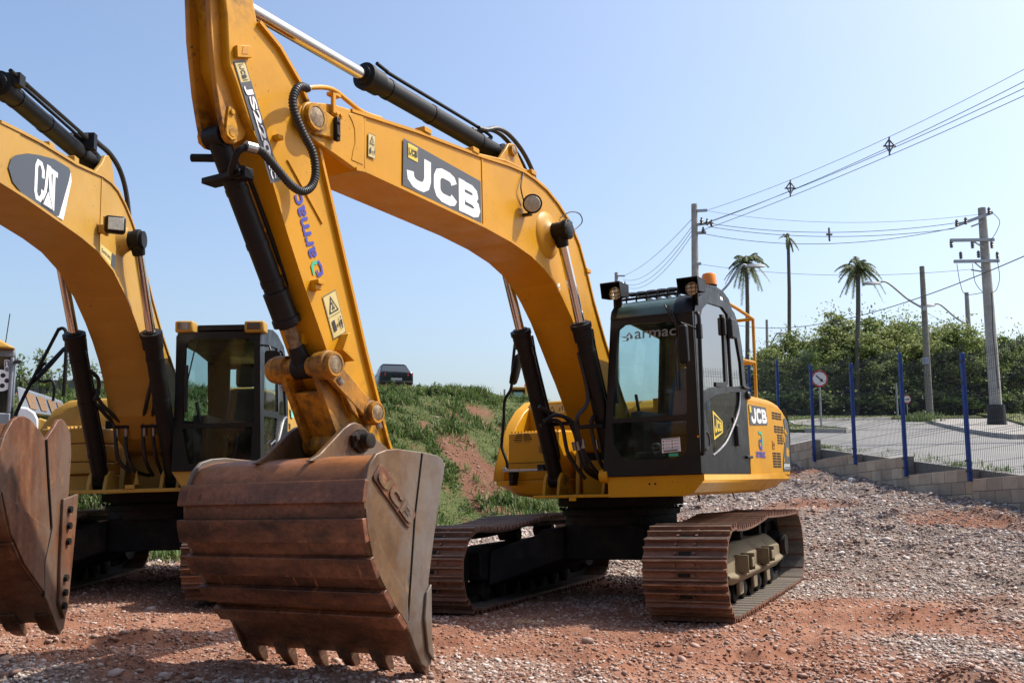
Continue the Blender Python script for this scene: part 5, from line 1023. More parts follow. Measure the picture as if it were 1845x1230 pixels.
def bank(x, y):
    s = (x - T0[0]) * TN[0] + (y - T0[1]) * TN[1]; t = (x - T0[0]) * TT[0] + (y - T0[1]) * TT[1]
    s = np.minimum(s, y - 16.3)
    s = s + 1.1 * (fbm(x, y, .33, 3, 5) - .5)
    r = sstep(-.6, 6.6, s); h = 3.12 * (r * .75 + .25 * sstep(0, 3.5, s)) + np.clip(s - 6, 0, 40) * .06
    return h * (1 - sstep(15.5, 23.5, t)) , s, t
def H(x, y, fine=True):
    x = np.asarray(x, float); y = np.asarray(y, float); xs = np.clip(x, -32, 42); ys = np.clip(y, -9, 63)
    d = np.sqrt((xs[..., None] - CP[:, 0]) ** 2 + (ys[..., None] - CP[:, 1]) ** 2)
    z = d @ _W[:_n] + _W[_n] + _W[_n + 1] * xs + _W[_n + 2] * ys
    b, s, t = bank(x, y); z = z + b
    if fine:                                             # rough ground, trodden flat where the machines stand
        q1 = np.sqrt((x - 1.25) ** 2 + (y - 11.09) ** 2); q2 = np.sqrt((x + 4.22) ** 2 + (y - 12) ** 2); fl_ = .12 + .88 * sstep(2.5, 3.4, np.minimum(q1, q2))
        z = z - .02 * fl_ + fl_ * ( (fbm(x, y, .55, 3, 1) - .5) * .10 + (fbm(x, y, 2.6, 4, 9) - .5) * .075 * (.3 + sstep(.45, .6, fbm(x, y, .35, 2, 33))) + np.where(s > -.5, (fbm(x, y, 1.1, 4, 14) - .5) * .35, (sstep(.52, .72, fbm(x, y, 1.7, 3, 91)) * .075 + np.abs(fbm(x, y, 7, 2, 3) - .5) * .045)))
        for x0 in (1.5, 4.1):                            # prints of crawler shoes pressed across the clay
            a_ = (x - x0) * .955 - (y - 6) * .296; l_ = (x - x0) * .296 + (y - 6) * .955; m_ = sstep(.36, .28, np.abs(a_)) * sstep(-2.2, -1.4, l_) * sstep(5.2, 4.0, l_)
            z = z - m_ * (.018 + .014 * sstep(.1, .7, np.sin(l_ * 2 * PI / .19)))
    return z
def axis(a, segs):
    out = [a]
    for b, st in segs:
        n = max(1, int(round((b - out[-1]) / st))); out += list(np.linspace(out[-1], b, n + 1)[1:])
    return np.array(out)
gx_ = axis(-900, [(-120, 130), (-40, 10), (-14, .9), (-7.5, .16), (9, .055), (16, .5), (50, 3), (120, 12), (900, 130)])
gy_ = axis(-200, [(-20, 40), (-2, 3), (3.5, .4), (15, .055), (28, .10), (45, .6), (75, 3), (160, 15), (1500, 180)])
XX, YY = np.meshgrid(gx_, gy_); ZZ = np.concatenate([H(XX[i:i + 40], YY[i:i + 40]) for i in range(0, len(gy_), 40)])
# where it is grassed and where it is grey gravel rather than bare red clay
def soilpatch(x, y):
    b, s, t = bank(x, y)
    return np.exp(-(((t - 10.0 - .25 * (s - 2)) / 1.35) ** 2 + ((s - 2.1) / 2.0) ** 2)) + .6 * np.exp(-(((t - 12.3) / 1.1) ** 2 + ((s - 4.3) / 1.0) ** 2))
def grassmask(x, y):
    b, s, t = bank(x, y); g = sstep(-1.6, .3, s + 1.6 * (fbm(x, y, .9, 3, 21) - .5)) * (1 - sstep(18, 23, t))
    return g * sstep(.36, .52, fbm(x, y, 1.3, 4, 42) + .20 - .385 * soilpatch(x, y))
def greymask(x, y):
    base = .08 + .36 * sstep(8.2, 12.5, y + .35 * (x - 3)) + .30 * np.exp(-((x + 2.2) ** 2 / 2.4 + (y - 5.9) ** 2 / .7)) + .2 * np.exp(-((x - .6) ** 2 / 2.0 + (y - 8.3) ** 2 / .5)) - .30 * np.exp(-((x - 3.6) ** 2 / 3 + (y - 9.4) ** 2 / .5))
    n = fbm(x * 1.0, y * .75 + .35 * x, .62, 5, 77)
    b, s, t = bank(x, y); base = base - .35 * np.exp(-((x - .6) ** 2 + (y - 10.6) ** 2) / 4.5) - .3 * np.exp(-((x + 3.6) ** 2 + (y - 11) ** 2) / 6)  # shade under both machines deepened here by swapping grey gravel for red clay
    return (1 - sstep(-1.2, .4, s)) * sstep(-.2, .24, base + (n - .5) * 1.5 - .22)
GM = greymask(XX, YY); GR = grassmask(XX, YY)
k = NT('ground_clay'); v = k.coords((1, 1, 1), 'Object')
at1 = k.n('Attribute', attribute_name='grey'); at2 = k.n('Attribute', attribute_name='grass')
n1 = k.noise(v, 1.3, 8, .65); n2 = k.noise(v, 14, 8, .7); n3 = k.noise(v, 60, 5, .7)
red = k.ramp(n1, [(.3, (.19, .080, .047)), (.5, (.29, .135, .082)), (.7, (.42, .235, .155))])
red = k.mix(k.ramp(n2, [(.40, 0), (.7, .6)]), red, (.14, .06, .038))
vor = k.n('TexVoronoi'); vor.inputs['Scale'].default_value = 26; k.l(v, vor.inputs['Vector'])
gry = k.mix(.6, k.ramp(n3, [(.3, (.16, .122, .098)), (.7, (.38, .31, .26))]), k.ramp(vor.outputs['Distance'], [(.0, (.40, .34, .29)), (.5, (.13, .09, .07))]))
at3 = k.n('Attribute', attribute_name='bank'); red = k.mix(at3.outputs['Fac'], red, k.ramp(n2, [(.35, (.10, .048, .03)), (.7, (.20, .10, .06))]))
c = k.mix(at1.outputs['Fac'], red, gry)
grs = k.ramp(n2, [(.3, (.035, .055, .014)), (.55, (.085, .10, .035)), (.75, (.16, .13, .06))])
c = k.mix(at2.outputs['Fac'], c, grs)
k.set(Base_Color=c, Roughness=.95); k.b.inputs['Specular IOR Level'].default_value = .15
k.bump(k.noise(v, 22, 10, .75), .7, .03)
ny, nx = XX.shape; idx = np.arange(nx * ny).reshape(ny, nx)
Fq = np.stack([idx[:-1, :-1], idx[:-1, 1:], idx[1:, 1:], idx[1:, :-1]], -1).reshape(-1, 4)
g = np_mesh('ground', np.stack([XX, YY, ZZ], -1).reshape(-1, 3), Fq, k.m, smooth=True, attrs={'grey': GM.ravel(), 'grass': GR.ravel(), 'bank': sstep(-.8, .6, bank(XX, YY)[1]).ravel() * .85})
tag(g, 'uneven red clay yard with patches of grey gravel rising to a grass bank', 'ground', kind='structure')

# ------------------------------------------------------------------ loose stone and clods
t = (1 + 5 ** .5) / 2
ICO = np.array([(-1, t, 0), (1, t, 0), (-1, -t, 0), (1, -t, 0), (0, -1, t), (0, 1, t), (0, -1, -t), (0, 1, -t), (t, 0, -1), (t, 0, 1), (-t, 0, -1), (-t, 0, 1)]) / 1.902
ICF = np.array([(0, 11, 5), (0, 5, 1), (0, 1, 7), (0, 7, 10), (0, 10, 11), (1, 5, 9), (5, 11, 4), (11, 10, 2), (10, 7, 6), (7, 1, 8), (3, 9, 4), (3, 4, 2), (3, 2, 6), (3, 6, 8), (3, 8, 9), (4, 9, 5), (2, 4, 11), (6, 2, 10), (8, 6, 7), (9, 8, 1)])
def rotmats(n):
    q = RNG.normal(size=(n, 4)); q /= np.linalg.norm(q, axis=1)[:, None]; w_, x, y, z = q.T
    return np.stack([np.stack([1 - 2 * (y * y + z * z), 2 * (x * y - z * w_), 2 * (x * z + y * w_)], -1), np.stack([2 * (x * y + z * w_), 1 - 2 * (x * x + z * z), 2 * (y * z - x * w_)], -1), np.stack([2 * (x * z - y * w_), 2 * (y * z + x * w_), 1 - 2 * (x * x + y * y)], -1)], 1)
def stones(P, size, jit=.36, flat_=.62):
    n = len(P); b = ICO[None] * (1 + RNG.uniform(-jit, jit, (n, 12, 1))) + RNG.normal(0, .07, (n, 12, 3))
    b = b * RNG.uniform(.6, 1.25, (n, 1, 3)); b = np.einsum('nij,nkj->nki', rotmats(n), b); b[:, :, 2] *= flat_; b *= size[:, None, None]
    b += P[:, None, :]; F = ICF[None] + (np.arange(n) * 12)[:, None, None]
    return b.reshape(-1, 3), F.reshape(-1, 3)
def scatter(n, x0, x1, y0, y1, wfun):
    u = RNG.uniform(0, 1, n * 3); y = y0 * (y1 / y0) ** u; x = RNG.uniform(x0, x1, n * 3) * np.clip(y / 9, .6, 3); keep = (x < wx(y) - .1) & (np.abs(x / y) < .62)
    x, y = x[keep], y[keep]; keep = RNG.uniform(0, 1, len(x)) < wfun(x, y); return x[keep][:n], y[keep][:n]
def stone_mat(name, cols, dust):
    k = NT(name); ge = k.n('NewGeometry'); r = k.ramp(ge.outputs['Random Per Island'], cols); a = k.n('Attribute', attribute_name='grey'); v = k.coords()
    inv = k.n('Math', operation='SUBTRACT'); inv.inputs[0].default_value = 1; k.l(a.outputs['Fac'], inv.inputs[1])
    m = k.n('Math', operation='MULTIPLY'); k.l(inv.outputs[0], m.inputs[0]); m.inputs[1].default_value = .52
    c = k.mix(m.outputs[0], r, dust); c = k.mix(k.ramp(k.noise(v, 30, 5), [(.35, 0), (.75, .35)]), c, (.16, .085, .055))
    k.set(Base_Color=c, Roughness=.9); k.b.inputs['Specular IOR Level'].default_value = .25; return k.m
GRAV = stone_mat('crushed_stone', [(0, (.19, .16, .145)), (.16, (.27, .145, .10)), (.3, (.33, .295, .27)), (.5, (.44, .375, .325)), (.66, (.46, .31, .24)), (.82, (.56, .49, .435)), (1, (.72, .66, .60))], (.37, .195, .13))
CLOD = stone_mat('clay_clod', [(0, (.11, .045, .028)), (.5, (.20, .088, .055)), (1, (.33, .18, .12))], (.22, .10, .062))
for nm, N, wf, s0, s1, mt, fl, lab in (
        ('gravel', 60000, lambda x, y: (.10 + .30 * sstep(.4, .62, fbm(x, y, 1.1, 3, 55)) + .62 * greymask(x, y)) * (1 - .95 * grassmask(x, y)), .010, .040, GRAV, .62, 'loose crushed grey stone scattered over the yard'),
        ('gravel_fines', 60000, lambda x, y: .45 + .55 * greymask(x, y) * (1 - .95 * grassmask(x, y)), .006, .015, GRAV, .7, 'fine grit and small chips of stone over the yard'),
        ('gravel_lumps', 1100, lambda x, y: .35 + .65 * greymask(x, y) * (1 - .9 * grassmask(x, y)), .026, .062, GRAV, .6, 'larger broken stones lying among the gravel'),
        ('clay_clods', 9000, lambda x, y: (.25 + .75 * sstep(.5, .62, fbm(x, y, .7, 3, 91))) * (1 - .85 * greymask(x, y)) * (1 - grassmask(x, y)), .006, .036, CLOD, .7, 'red clay clods turned up among the gravel')):
    x, y = scatter(N, -6.5, 6.5, 4.2, 27, wf)
    if nm == 'clay_clods':                                        # heaps of broken clods thrown up by the tracks
        hx, hy = scatter(170, -6.5, 6.5, 4.6, 15, lambda a, b: (1 - .7 * greymask(a, b)) * (1 - grassmask(a, b))); kk = RNG.integers(14, 80, len(hx)); ct = np.repeat(np.arange(len(hx)), kk); sp = np.repeat(RNG.uniform(.05, .28, len(hx)), kk)
        x = np.concatenate([x, hx[ct] + RNG.normal(0, 1, len(ct)) * sp * 1.6]); y = np.concatenate([y, hy[ct] + RNG.normal(0, 1, len(ct)) * sp])
    sz = s0 + (s1 - s0) * RNG.beta(1.1, 4.6, len(x)) ; sz = sz * np.clip((y / 10), .95, 1.7)
    V, F3 = stones(np.stack([x, y, H(x, y) + sz * .12], -1), sz, flat_=fl)
    o = np_mesh(nm, V, F3, mt, attrs={'grey': np.repeat(greymask(x, y), 12)}); tag(o, lab, 'gravel' if 'gravel' in nm else 'soil', kind='stuff')

# ------------------------------------------------------------------ grass and weeds
def blades(P, L, lean, wid):
    n = len(P); a = RNG.uniform(0, 2 * PI, n); d = np.stack([np.cos(a), np.sin(a)], -1); L = L[:, None]; wd = wid[:, None]
    side = np.stack([-d[:, 1], d[:, 0], np.zeros(n)], -1); out3 = np.stack([d[:, 0], d[:, 1], np.zeros(n)], -1); up = np.array([0, 0, 1.0]); ln = lean[:, None]
    m = P + up * L * .62 * (1 - .25 * ln) + out3 * L * ln * .35; tip = P + up * L * (1 - .62 * ln) + out3 * L * ln * 1.0
    V = np.stack([P - side * wd, P + side * wd, m + side * wd * .8, m - side * wd * .8, tip + side * wd * .12, tip - side * wd * .12], 1).reshape(-1, 3)
    b = (np.arange(n) * 6)[:, None]; return V, np.concatenate([b + np.array([[0, 1, 2, 3]]), b + np.array([[3, 2, 4, 5]])], 0)
def leafmat(name, cols, trans=.35, rough=.6):
    k = NT(name); ge = k.n('NewGeometry'); c = k.ramp(ge.outputs['Random Per Island'], cols)
    k.set(Base_Color=c, Roughness=rough); k.b.inputs['Specular IOR Level'].default_value = .3
    tr = k.n('BsdfTranslucent'); k.l(c, tr.inputs[0]); mx = k.n('MixShader'); mx.inputs[0].default_value = trans
    k.l(k.b.outputs[0], mx.inputs[1]); k.l(tr.outputs[0], mx.inputs[2]); k.l(mx.outputs[0], k.out.inputs[0]); return k.m
GRASS = leafmat('grass_blade', [(0, (.04, .08, .016)), (.35, (.075, .135, .03)), (.65, (.125, .185, .05)), (.86, (.19, .22, .085)), (1, (.33, .28, .16))])
n = 34000; tt = RNG.uniform(-11, 20, n); ss = RNG.uniform(-1.8, 8.6, n); x = T0[0] + TT[0] * tt + TN[0] * ss; y = T0[1] + TT[1] * tt + TN[1] * ss
keep = RNG.uniform(0, 1, n) < grassmask(x, y) * .9 + .10 * sstep(-1, .5, ss); x, y = x[keep], y[keep]
big = fbm(x, y, 1.3, 3, 61); nb = 7; x = np.repeat(x, nb) + RNG.normal(0, .07, len(x) * nb); y = np.repeat(y, nb) + RNG.normal(0, .07, len(y) * nb); big = np.repeat(big, nb)
L = RNG.uniform(.08, .24, len(x)) * (.30 + 1.5 * sstep(.42, .62, big)); V, Fq = blades(np.stack([x, y, H(x, y) - .02], -1), L, RNG.uniform(.25, 1.0, len(x)), RNG.uniform(.009, .019, len(x)))
tag(np_mesh('grass', V, Fq, GRASS), 'rough tufted grass over the earth bank behind the excavators', 'grass', kind='stuff')
n = 900; ty = RNG.uniform(11, 24, n); tx = wx(ty) + .15 + RNG.exponential(.22, n); ok = RNG.uniform(0, 1, n) < sstep(.52, .68, fbm(ty * 1.0, ty * 0 + 3, .9, 3, 17)) * np.exp(-(tx - wx(ty)) * 1.2) + .05
tx, ty = tx[ok], ty[ok]; tx = np.repeat(tx, 9) + RNG.normal(0, .06, len(tx) * 9); ty = np.repeat(ty, 9) + RNG.normal(0, .06, len(ty) * 9)
V, Fq = blades(np.stack([tx, ty, roadz(ty) - .02], -1), RNG.uniform(.05, .20, len(tx)), RNG.uniform(.3, 1.0, len(tx)), RNG.uniform(.004, .008, len(tx)))
tag(np_mesh('roadside_weeds', V, Fq, GRASS), 'thin weeds growing along the foot of the wire fence', 'weeds', kind='stuff')
def HZ(x, y): return float(H(np.array([x]), np.array([y]))[0])

# ------------------------------------------------------------------ road side
k = NT('asphalt'); v = k.coords(); n1 = k.noise(v, .5, 8, .7); n2 = k.noise(v, 40, 6, .7)
c = k.mix(.45, k.ramp(n1, [(.3, (.145, .142, .135)), (.7, (.23, .225, .21))]), k.ramp(n2, [(.3, (.11, .108, .10)), (.7, (.27, .26, .245))]))
k.set(Base_Color=c, Roughness=.9); k.bump(n2, .3, .01); ASPH = k.m
def road_sheet(name, poly, mat, dz, thick=None, **t):
    """outline in plan draped on the road plane; thick gives it a real edge"""
    mb = MB(); n = len(poly); top = [(x, y, float(roadz(np.array(y))) + dz) for x, y in poly]
    if thick: bot = [(x, y, z - thick) for x, y, z in top]; mb.add(top + bot, [tuple(range(n)), tuple(range(2 * n - 1, n - 1, -1))] + [(i, (i + 1) % n, (i + 1) % n + n, i + n) for i in range(n)])
    else: mb.add(top, [tuple(range(n))])
    o = mb.build(name, mat, smooth=0); tag(o, **t); return o
rp = [(float(wx(y)) + .13, y) for y in (2, 8, 14, 20, 26, 32, 40, 50, 61.9)]
XS = [float(wx(2)) + .13]; 
ys = [2, 6, 10, 14, 18, 22, 26, 30, 34, 38, 42, 46, 50, 54, 58, 61.9]; vs = []; fs = []
for y in ys:
    for j, x in enumerate((float(wx(y)) + .078, 14, 22, 32, 60)): vs.append((x, y, float(roadz(np.array(y)))))
for i in range(len(ys) - 1):
    for j in range(4): a = i * 5 + j; fs.append((a, a + 1, a + 6, a + 5))
nv = len(vs); edge = [i * 5 for i in range(len(ys))]
for a in edge: vs.append((vs[a][0], vs[a][1], vs[a][2] - 1.0))
for i in range(len(edge) - 1): fs.append((edge[i], edge[i + 1], nv + i + 1, nv + i))
mb = MB(); mb.add(vs, fs); tag(mb.build('road', ASPH, smooth=0), 'grey asphalt road climbing away beyond the wire fence', 'road', kind='structure')
DRYG = NT('verge_turf'); v = DRYG.coords(); DRYG.set(Base_Color=DRYG.ramp(DRYG.noise(v, 1.6, 9, .7), [(.3, (.07, .095, .025)), (.5, (.13, .135, .05)), (.7, (.24, .18, .10))]), Roughness=.95); DRYG.bump(DRYG.noise(v, 9, 8, .7), .8, .08)
def P2(u, v):
    """plan point of a photo pixel on the road plane"""
    a, b = (u - CX) / F_PX, (v - CY) / F_PX; dy = _c + b * _s; dz = _s - b * _c
    tt = (1.43 - .083 * 15.5 - EYE) / (dz - .083 * dy); return (a * tt, dy * tt)
vl = [(9.4, 31.4), (10.6, 31.2), (10.95, 31.6), (11.1, 32.4), (10.6, 36.5), (11.6, 41), (14.2, 45.5), (19, 49), (26, 51.5), (40, 53), (60, 53), (60, 62), (6.5, 62), (6.5, 33)]
road_sheet('grass_verge', vl, DRYG.m, .10, .3, label='dry grass verge at the foot of the trees across the road', cat='verge', kind='structure')
# kerbs and the pavement on the right
def kerb(pts, name='kerb'):
    mb = MB()
    for a, b in zip(pts[:-1], pts[1:]):
        A, B = Vector(a), Vector(b); d = (B - A).normalized(); n = Vector((-d.y, d.x)) * .075; L = (B - A).length; k_ = max(1, int(L / 1.0))
        for i in range(k_):
            p, q = A + d * (L * i / k_ + .006), A + d * (L * (i + 1) / k_ - .006); zz = [float(roadz(np.array(t_.y))) for t_ in (p, q)]
            mb.loft([[(p.x - n.x, p.y - n.y, zz[0] - .2), (p.x + n.x, p.y + n.y, zz[0] - .2), (p.x + n.x, p.y + n.y, zz[0] + .14), (p.x - n.x, p.y - n.y, zz[0] + .14)], [(q.x - n.x, q.y - n.y, zz[1] - .2), (q.x + n.x, q.y + n.y, zz[1] - .2), (q.x + n.x, q.y + n.y, zz[1] + .14), (q.x - n.x, q.y - n.y, zz[1] + .14)]])
    o = mb.build(name, CONC, bevel=.015); o['kind'] = 'structure'; return o
kerb([(9.4, 31.32), (10.6, 31.12), (11.03, 31.55), (11.18, 32.4), (10.68, 36.5), (11.68, 41), (14.2, 45.4), (19, 48.9)])
kr = [P2(1828, 791), P2(1790, 787), P2(1740, 778), P2(1710, 771), P2(1690, 766), P2(1672, 761)]
kr = [kr[0], kr[1], kr[2], kr[3], kr[4], kr[5], (kr[5][0] + 1.5, kr[5][1] + 1.5), (kr[5][0] + 6, kr[5][1] + 2.4), (40, kr[5][1] + 2.6)]
kerb(kr)
PAVE = plain('pavement_concrete', (.27, .25, .22), .9, var=.2, scale=1.2)
pv = [(x + .08, y + .02) for x, y in kr] + [(40, kr[0][1] + 4), (kr[0][0] + 6, kr[0][1] + 1.2)]
road_sheet('pavement', pv, PAVE, .13, .3, label='pale concrete pavement across the road behind a kerb', cat='pavement', kind='structure')
g2 = [P2(1838, 776), P2(1800, 758), P2(1760, 752), P2(1748, 749.5)]; g2 = [(g2[0][0] + 4, g2[0][1] - 2), (g2[0][0] + .3, g2[0][1])] + g2[1:] + [(40, g2[3][1]), (40, g2[0][1] - 2)]
road_sheet('grass_mound', g2, DRYG.m, .22, .1, label='sunlit grass behind the pavement at the right', cat='verge', kind='structure')
def turf(poly_n, rx, ry, dz, lo, hi, name, lab):
    n = poly_n; x = RNG.uniform(*rx, n); y = RNG.uniform(*ry, n); x = np.repeat(x, 6) + RNG.normal(0, .12, n * 6); y = np.repeat(y, 6) + RNG.normal(0, .12, n * 6); return x, y
def inpoly(x, y, poly):
    c = np.zeros(len(x), bool); j = len(poly) - 1
    for i in range(len(poly)):
        xi, yi = poly[i]; xj, yj = poly[j]; c ^= ((yi > y) != (yj > y)) & (x < (xj - xi) * (y - yi) / (yj - yi + 1e-12) + xi); j = i
    return c
xs, ys_ = [], []
for poly, n, dz in ((vl, 22000, .10), (g2, 5000, .22)):
    x = RNG.uniform(min(p[0] for p in poly), min(42, max(p[0] for p in poly)), n); y = RNG.uniform(min(p[1] for p in poly), max(p[1] for p in poly), n); m = inpoly(x, y, poly) & (RNG.uniform(0, 1, n) < .25 + sstep(.4, .6, fbm(x, y, .6, 3, 71))); xs.append(np.stack([x[m], y[m], roadz(y[m]) + dz - .01], -1))
Pq = np.concatenate(xs); Pq = np.repeat(Pq, 3, 0); Pq[:, :2] += RNG.normal(0, .1, (len(Pq), 2))
V, Fq = blades(Pq, RNG.uniform(.04, .13, len(Pq)), RNG.uniform(.3, 1.0, len(Pq)), RNG.uniform(.012, .022, len(Pq))); tag(np_mesh('verge_grass', V, Fq, GRASS), 'short sunlit grass on the verges across the road', 'grass', kind='stuff')
# stepped block wall
k = NT('block_wall_masonry'); ge = k.n('NewGeometry'); v = k.coords(); c = k.ramp(ge.outputs['Random Per Island'], [(0, (.36, .285, .205)), (.4, (.46, .375, .28)), (.75, (.55, .45, .33)), (1, (.45, .32, .21))])
c = k.mix(k.ramp(k.noise(v, 2.2, 8, .7), [(.45, 0), (.75, .6)]), c, (.13, .10, .08)); c = k.mix(k.ramp(k.noise(v, 60, 4, .7), [(.4, 0), (.8, .35)]), c, (.12, .11, .10)); k.set(Base_Color=c, Roughness=.95); k.bump(k.noise(v, 70, 6, .7), .5, .006); BLOCK = k.m
posts = [i for i in range(-4, 8)]            # post i stands at WA + WD * 2 * i ; 0..3 are the four in the photograph
def wpt(s): return WA + WD * s
TOPS = {-4: 2.55, -3: 2.36, -2: 2.2, -1: 2.05, 0: 1.69, 1: 1.60, 2: 1.355, 3: 1.285, 4: 1.10, 5: .95, 6: .80}
mb = MB(); mort = MB(); nrm = np.array([WD[1], -WD[0]])
if nrm[0] > 0: nrm = -nrm
for i in posts[:-1]:
    for cidx in range(5):
        for j in range(-1, 6):
            a = j * .4 + (.2 if cidx % 2 else 0); b = a + .39; a, b = max(0.003, a), min(1.997, b)
            if b - a < .04: continue
            q = []
            for s in (a, b):
                p = wpt(2 * i + s); zt = TOPS[i] + .047 * s - cidx * .2; o_ = (random.random() - .5) * .004
                q += [[(p[0] + nrm[0] * (.07 + o_), p[1] + nrm[1] * (.07 + o_), z) for z in (zt - .19, zt)], [(p[0] - nrm[0] * .07, p[1] - nrm[1] * .07, z) for z in (zt - .19, zt)]]
            mb.add([q[0][0], q[2][0], q[3][0], q[1][0], q[0][1], q[2][1], q[3][1], q[1][1]], [(0, 1, 2, 3), (4, 5, 6, 7), (0, 1, 5, 4), (1, 2, 6, 5), (2, 3, 7, 6), (3, 0, 4, 7)])
    q = []
    for s in (0, 2):
        p = wpt(2 * i + s); zt = TOPS[i] + .047 * s - .012
        q.append([(p[0] + nrm[0] * .062, p[1] + nrm[1] * .062, zt - 1.1), (p[0] - nrm[0] * .062, p[1] - nrm[1] * .062, zt - 1.1), (p[0] - nrm[0] * .062, p[1] - nrm[1] * .062, zt), (p[0] + nrm[0] * .062, p[1] + nrm[1] * .062, zt)])
    mort.loft(q)
wl = mb.build('block_wall', BLOCK, bevel=.006, smooth=0); tag(wl, 'low stepped wall of beige concrete blocks along the edge of the gravel yard', 'wall')
mort.build('mortar', plain('mortar', (.20, .18, .16), .95), wl, smooth=0)
# wire fence on blue posts
FE = empty('wire_fence', loc=(float(WB[0]), float(WB[1]), 1.3)); tag(FE, 'welded wire mesh fence on square blue posts standing on the block wall', 'fence'); off = Vector(FE.location)
for i in posts:
    p = wpt(2 * i); zb = TOPS.get(i, TOPS.get(i - 1, .8) - .1) + .0; hgt = {0: 2.12, 1: 2.0, 2: 2.2, 3: 2.02}.get(i, 2.1); mb = MB(); x, y = p + nrm * .10
    M = Matrix.Translation(Vector((x, y, zb - .01)) - off) @ Matrix.Rotation(math.atan2(WD[1], WD[0]), 4, 'Z'); mb.box(-.032, .032, -.028, .028, -.02, hgt, M)
    po = mb.build('post', BLUEP, FE, bevel=.004); m2 = MB()
    for z in (.12, .28, hgt - .5, hgt - .15): m2.box(-.044, .044, -.038, -.027, z, z + .035, M)
    each(m2, 'post_clamp', INK, po)
for i in posts[:-1]:
    zb = TOPS[i]; a, b = wpt(2 * i), wpt(2 * i + 2); mb = MB(); hh = 1.98
    def fp(s, z, o=0): p = wpt(2 * i + s) + nrm * (.062 + o); return Vector((p[0], p[1], z)) - off
    for q in range(40):
        s = .025 + q * .05; z0 = zb + .047 * s + .02; mb.tube([fp(s, z0), fp(s, z0 + hh)], .0028, 4, False)
    zz = .05
    while zz < hh:
        for dz, o in (((0, 0),) if int(zz / .2) % 3 else ((0, 0), (.04, .025), (.08, 0))): mb.tube([fp(.02, zb + zz + dz, o), fp(1.98, zb + .094 + zz + dz, o)], .0032, 4, False)
        zz += .2
    mb.build('mesh_panel', WIRE, FE, smooth=0)

# ------------------------------------------------------------------ trees
BARK = plain('bark', (.055, .045, .035), .9, var=.4, scale=9)
PALMB = plain('palm_bark', (.11, .10, .085), .9, var=.35, scale=8)
LF = [leafmat('leaf_olive', trans=.5, cols=[(0, (.09, .125, .035)), (.5, (.175, .225, .07)), (1, (.33, .36, .15))]), leafmat('leaf_mid', trans=.45, cols=[(0, (.07, .115, .034)), (.5, (.145, .20, .062)), (1, (.27, .31, .12))]), leafmat('leaf_light', trans=.5, cols=[(0, (.13, .165, .05)), (.6, (.25, .29, .10)), (1, (.38, .39, .17))])]
def crown(h, r, nclump, nleaf, leaf, seed, low=.35):
    g_ = np.random.default_rng(seed); C = []
    while len(C) < nclump:
        p = g_.uniform(-1, 1, 3); 
        if .25 < np.linalg.norm(p) < 1: C.append(p)
    C = np.array(C); C[:, :2] *= r; C[:, 2] = h * (low + (1 - low) * (C[:, 2] * .5 + .5)); C[:, :2] *= (1.05 - .45 * np.clip((C[:, 2] / h - .6) / .4, 0, 1))[:, None]
    cs = g_.uniform(.22, .62, nclump) * r * .42; i = g_.integers(0, nclump, nleaf); d = g_.normal(size=(nleaf, 3)); d /= np.linalg.norm(d, axis=1)[:, None]; P = C[i] + d * (cs[i] * g_.uniform(.35, 1.1, nleaf) ** .6)[:, None] * np.array([1.15, 1.15, .75])
    # twigs that break the outline
    nt_ = nleaf // 8; j = g_.integers(0, nleaf, nt_); P[j] += d[j] * g_.uniform(.1, .8, nt_)[:, None] * r * .45 + np.array([0, 0, 1]) * (g_.uniform(0, .35, nt_) * r)[:, None]
    a = g_.normal(size=(nleaf, 3)); a /= np.linalg.norm(a, axis=1)[:, None]; b = np.cross(a, g_.normal(size=(nleaf, 3))); b /= np.linalg.norm(b, axis=1)[:, None]; L = (leaf * g_.uniform(.6, 1.4, nleaf))[:, None]
    V = np.stack([P - a * L, P + b * L * .5, P + a * L, P - b * L * .5], 1).reshape(-1, 3); return V, (np.arange(nleaf) * 4)[:, None] + np.array([[0, 1, 2, 3]]), C
def make_tree(name, h, r, seed, lm, nleaf=11000, leaf=.085, low=.3, stems=6):
    g_ = random.Random(seed); low = low + .08; root = empty(name); V, Fq, C = crown(h, r, 60, nleaf, leaf, seed, low); mb = MB()
    for s in range(stems):
        b = Vector((g_.uniform(-.35, .35) * r * .5, g_.uniform(-.3, .3) * r * .5, 0)); c = Vector(C[g_.randrange(len(C))]); mb.tube([b, b + Vector((g_.uniform(-.1, .1), 0, h * .22)), b.lerp(c, .55), c], [.085, .075, .055, .015], 7)
    mb.build('trunk', BARK, root)
    mb = MB()
    for s in range(12): c = Vector(C[g_.randrange(len(C))]); mb.tube([Vector((0, 0, h * .3)) + Vector((c.x * .2, c.y * .2, 0)), Vector((c.x * .6, c.y * .6, c.z * .75)), c], [.04, .03, .01], 5)
    mb.build('limb', BARK, root); np_mesh('crown', V, Fq, lm, root); return root
def dup(r, loc, rz=0, sc=1, par=None):
    c = r.copy(); COL.objects.link(c); c.parent = par
    if par is None: c.location = loc; c.rotation_euler = (0, 0, rz); c.scale = (sc, sc, sc)
    for ch in list(r.children): dup(ch, None, par=c)
    return c
SRC = [make_tree('broadleaf_tree', 5.6, 2.2, 3, LF[0]), make_tree('broadleaf_tree', 6.4, 2.0, 5, LF[2], nleaf=9000, low=.34), make_tree('broadleaf_tree', 5.0, 2.3, 8, LF[1], low=.18), make_tree('broadleaf_tree', 4.6, 2.0, 13, LF[0], nleaf=10000, low=.12)]
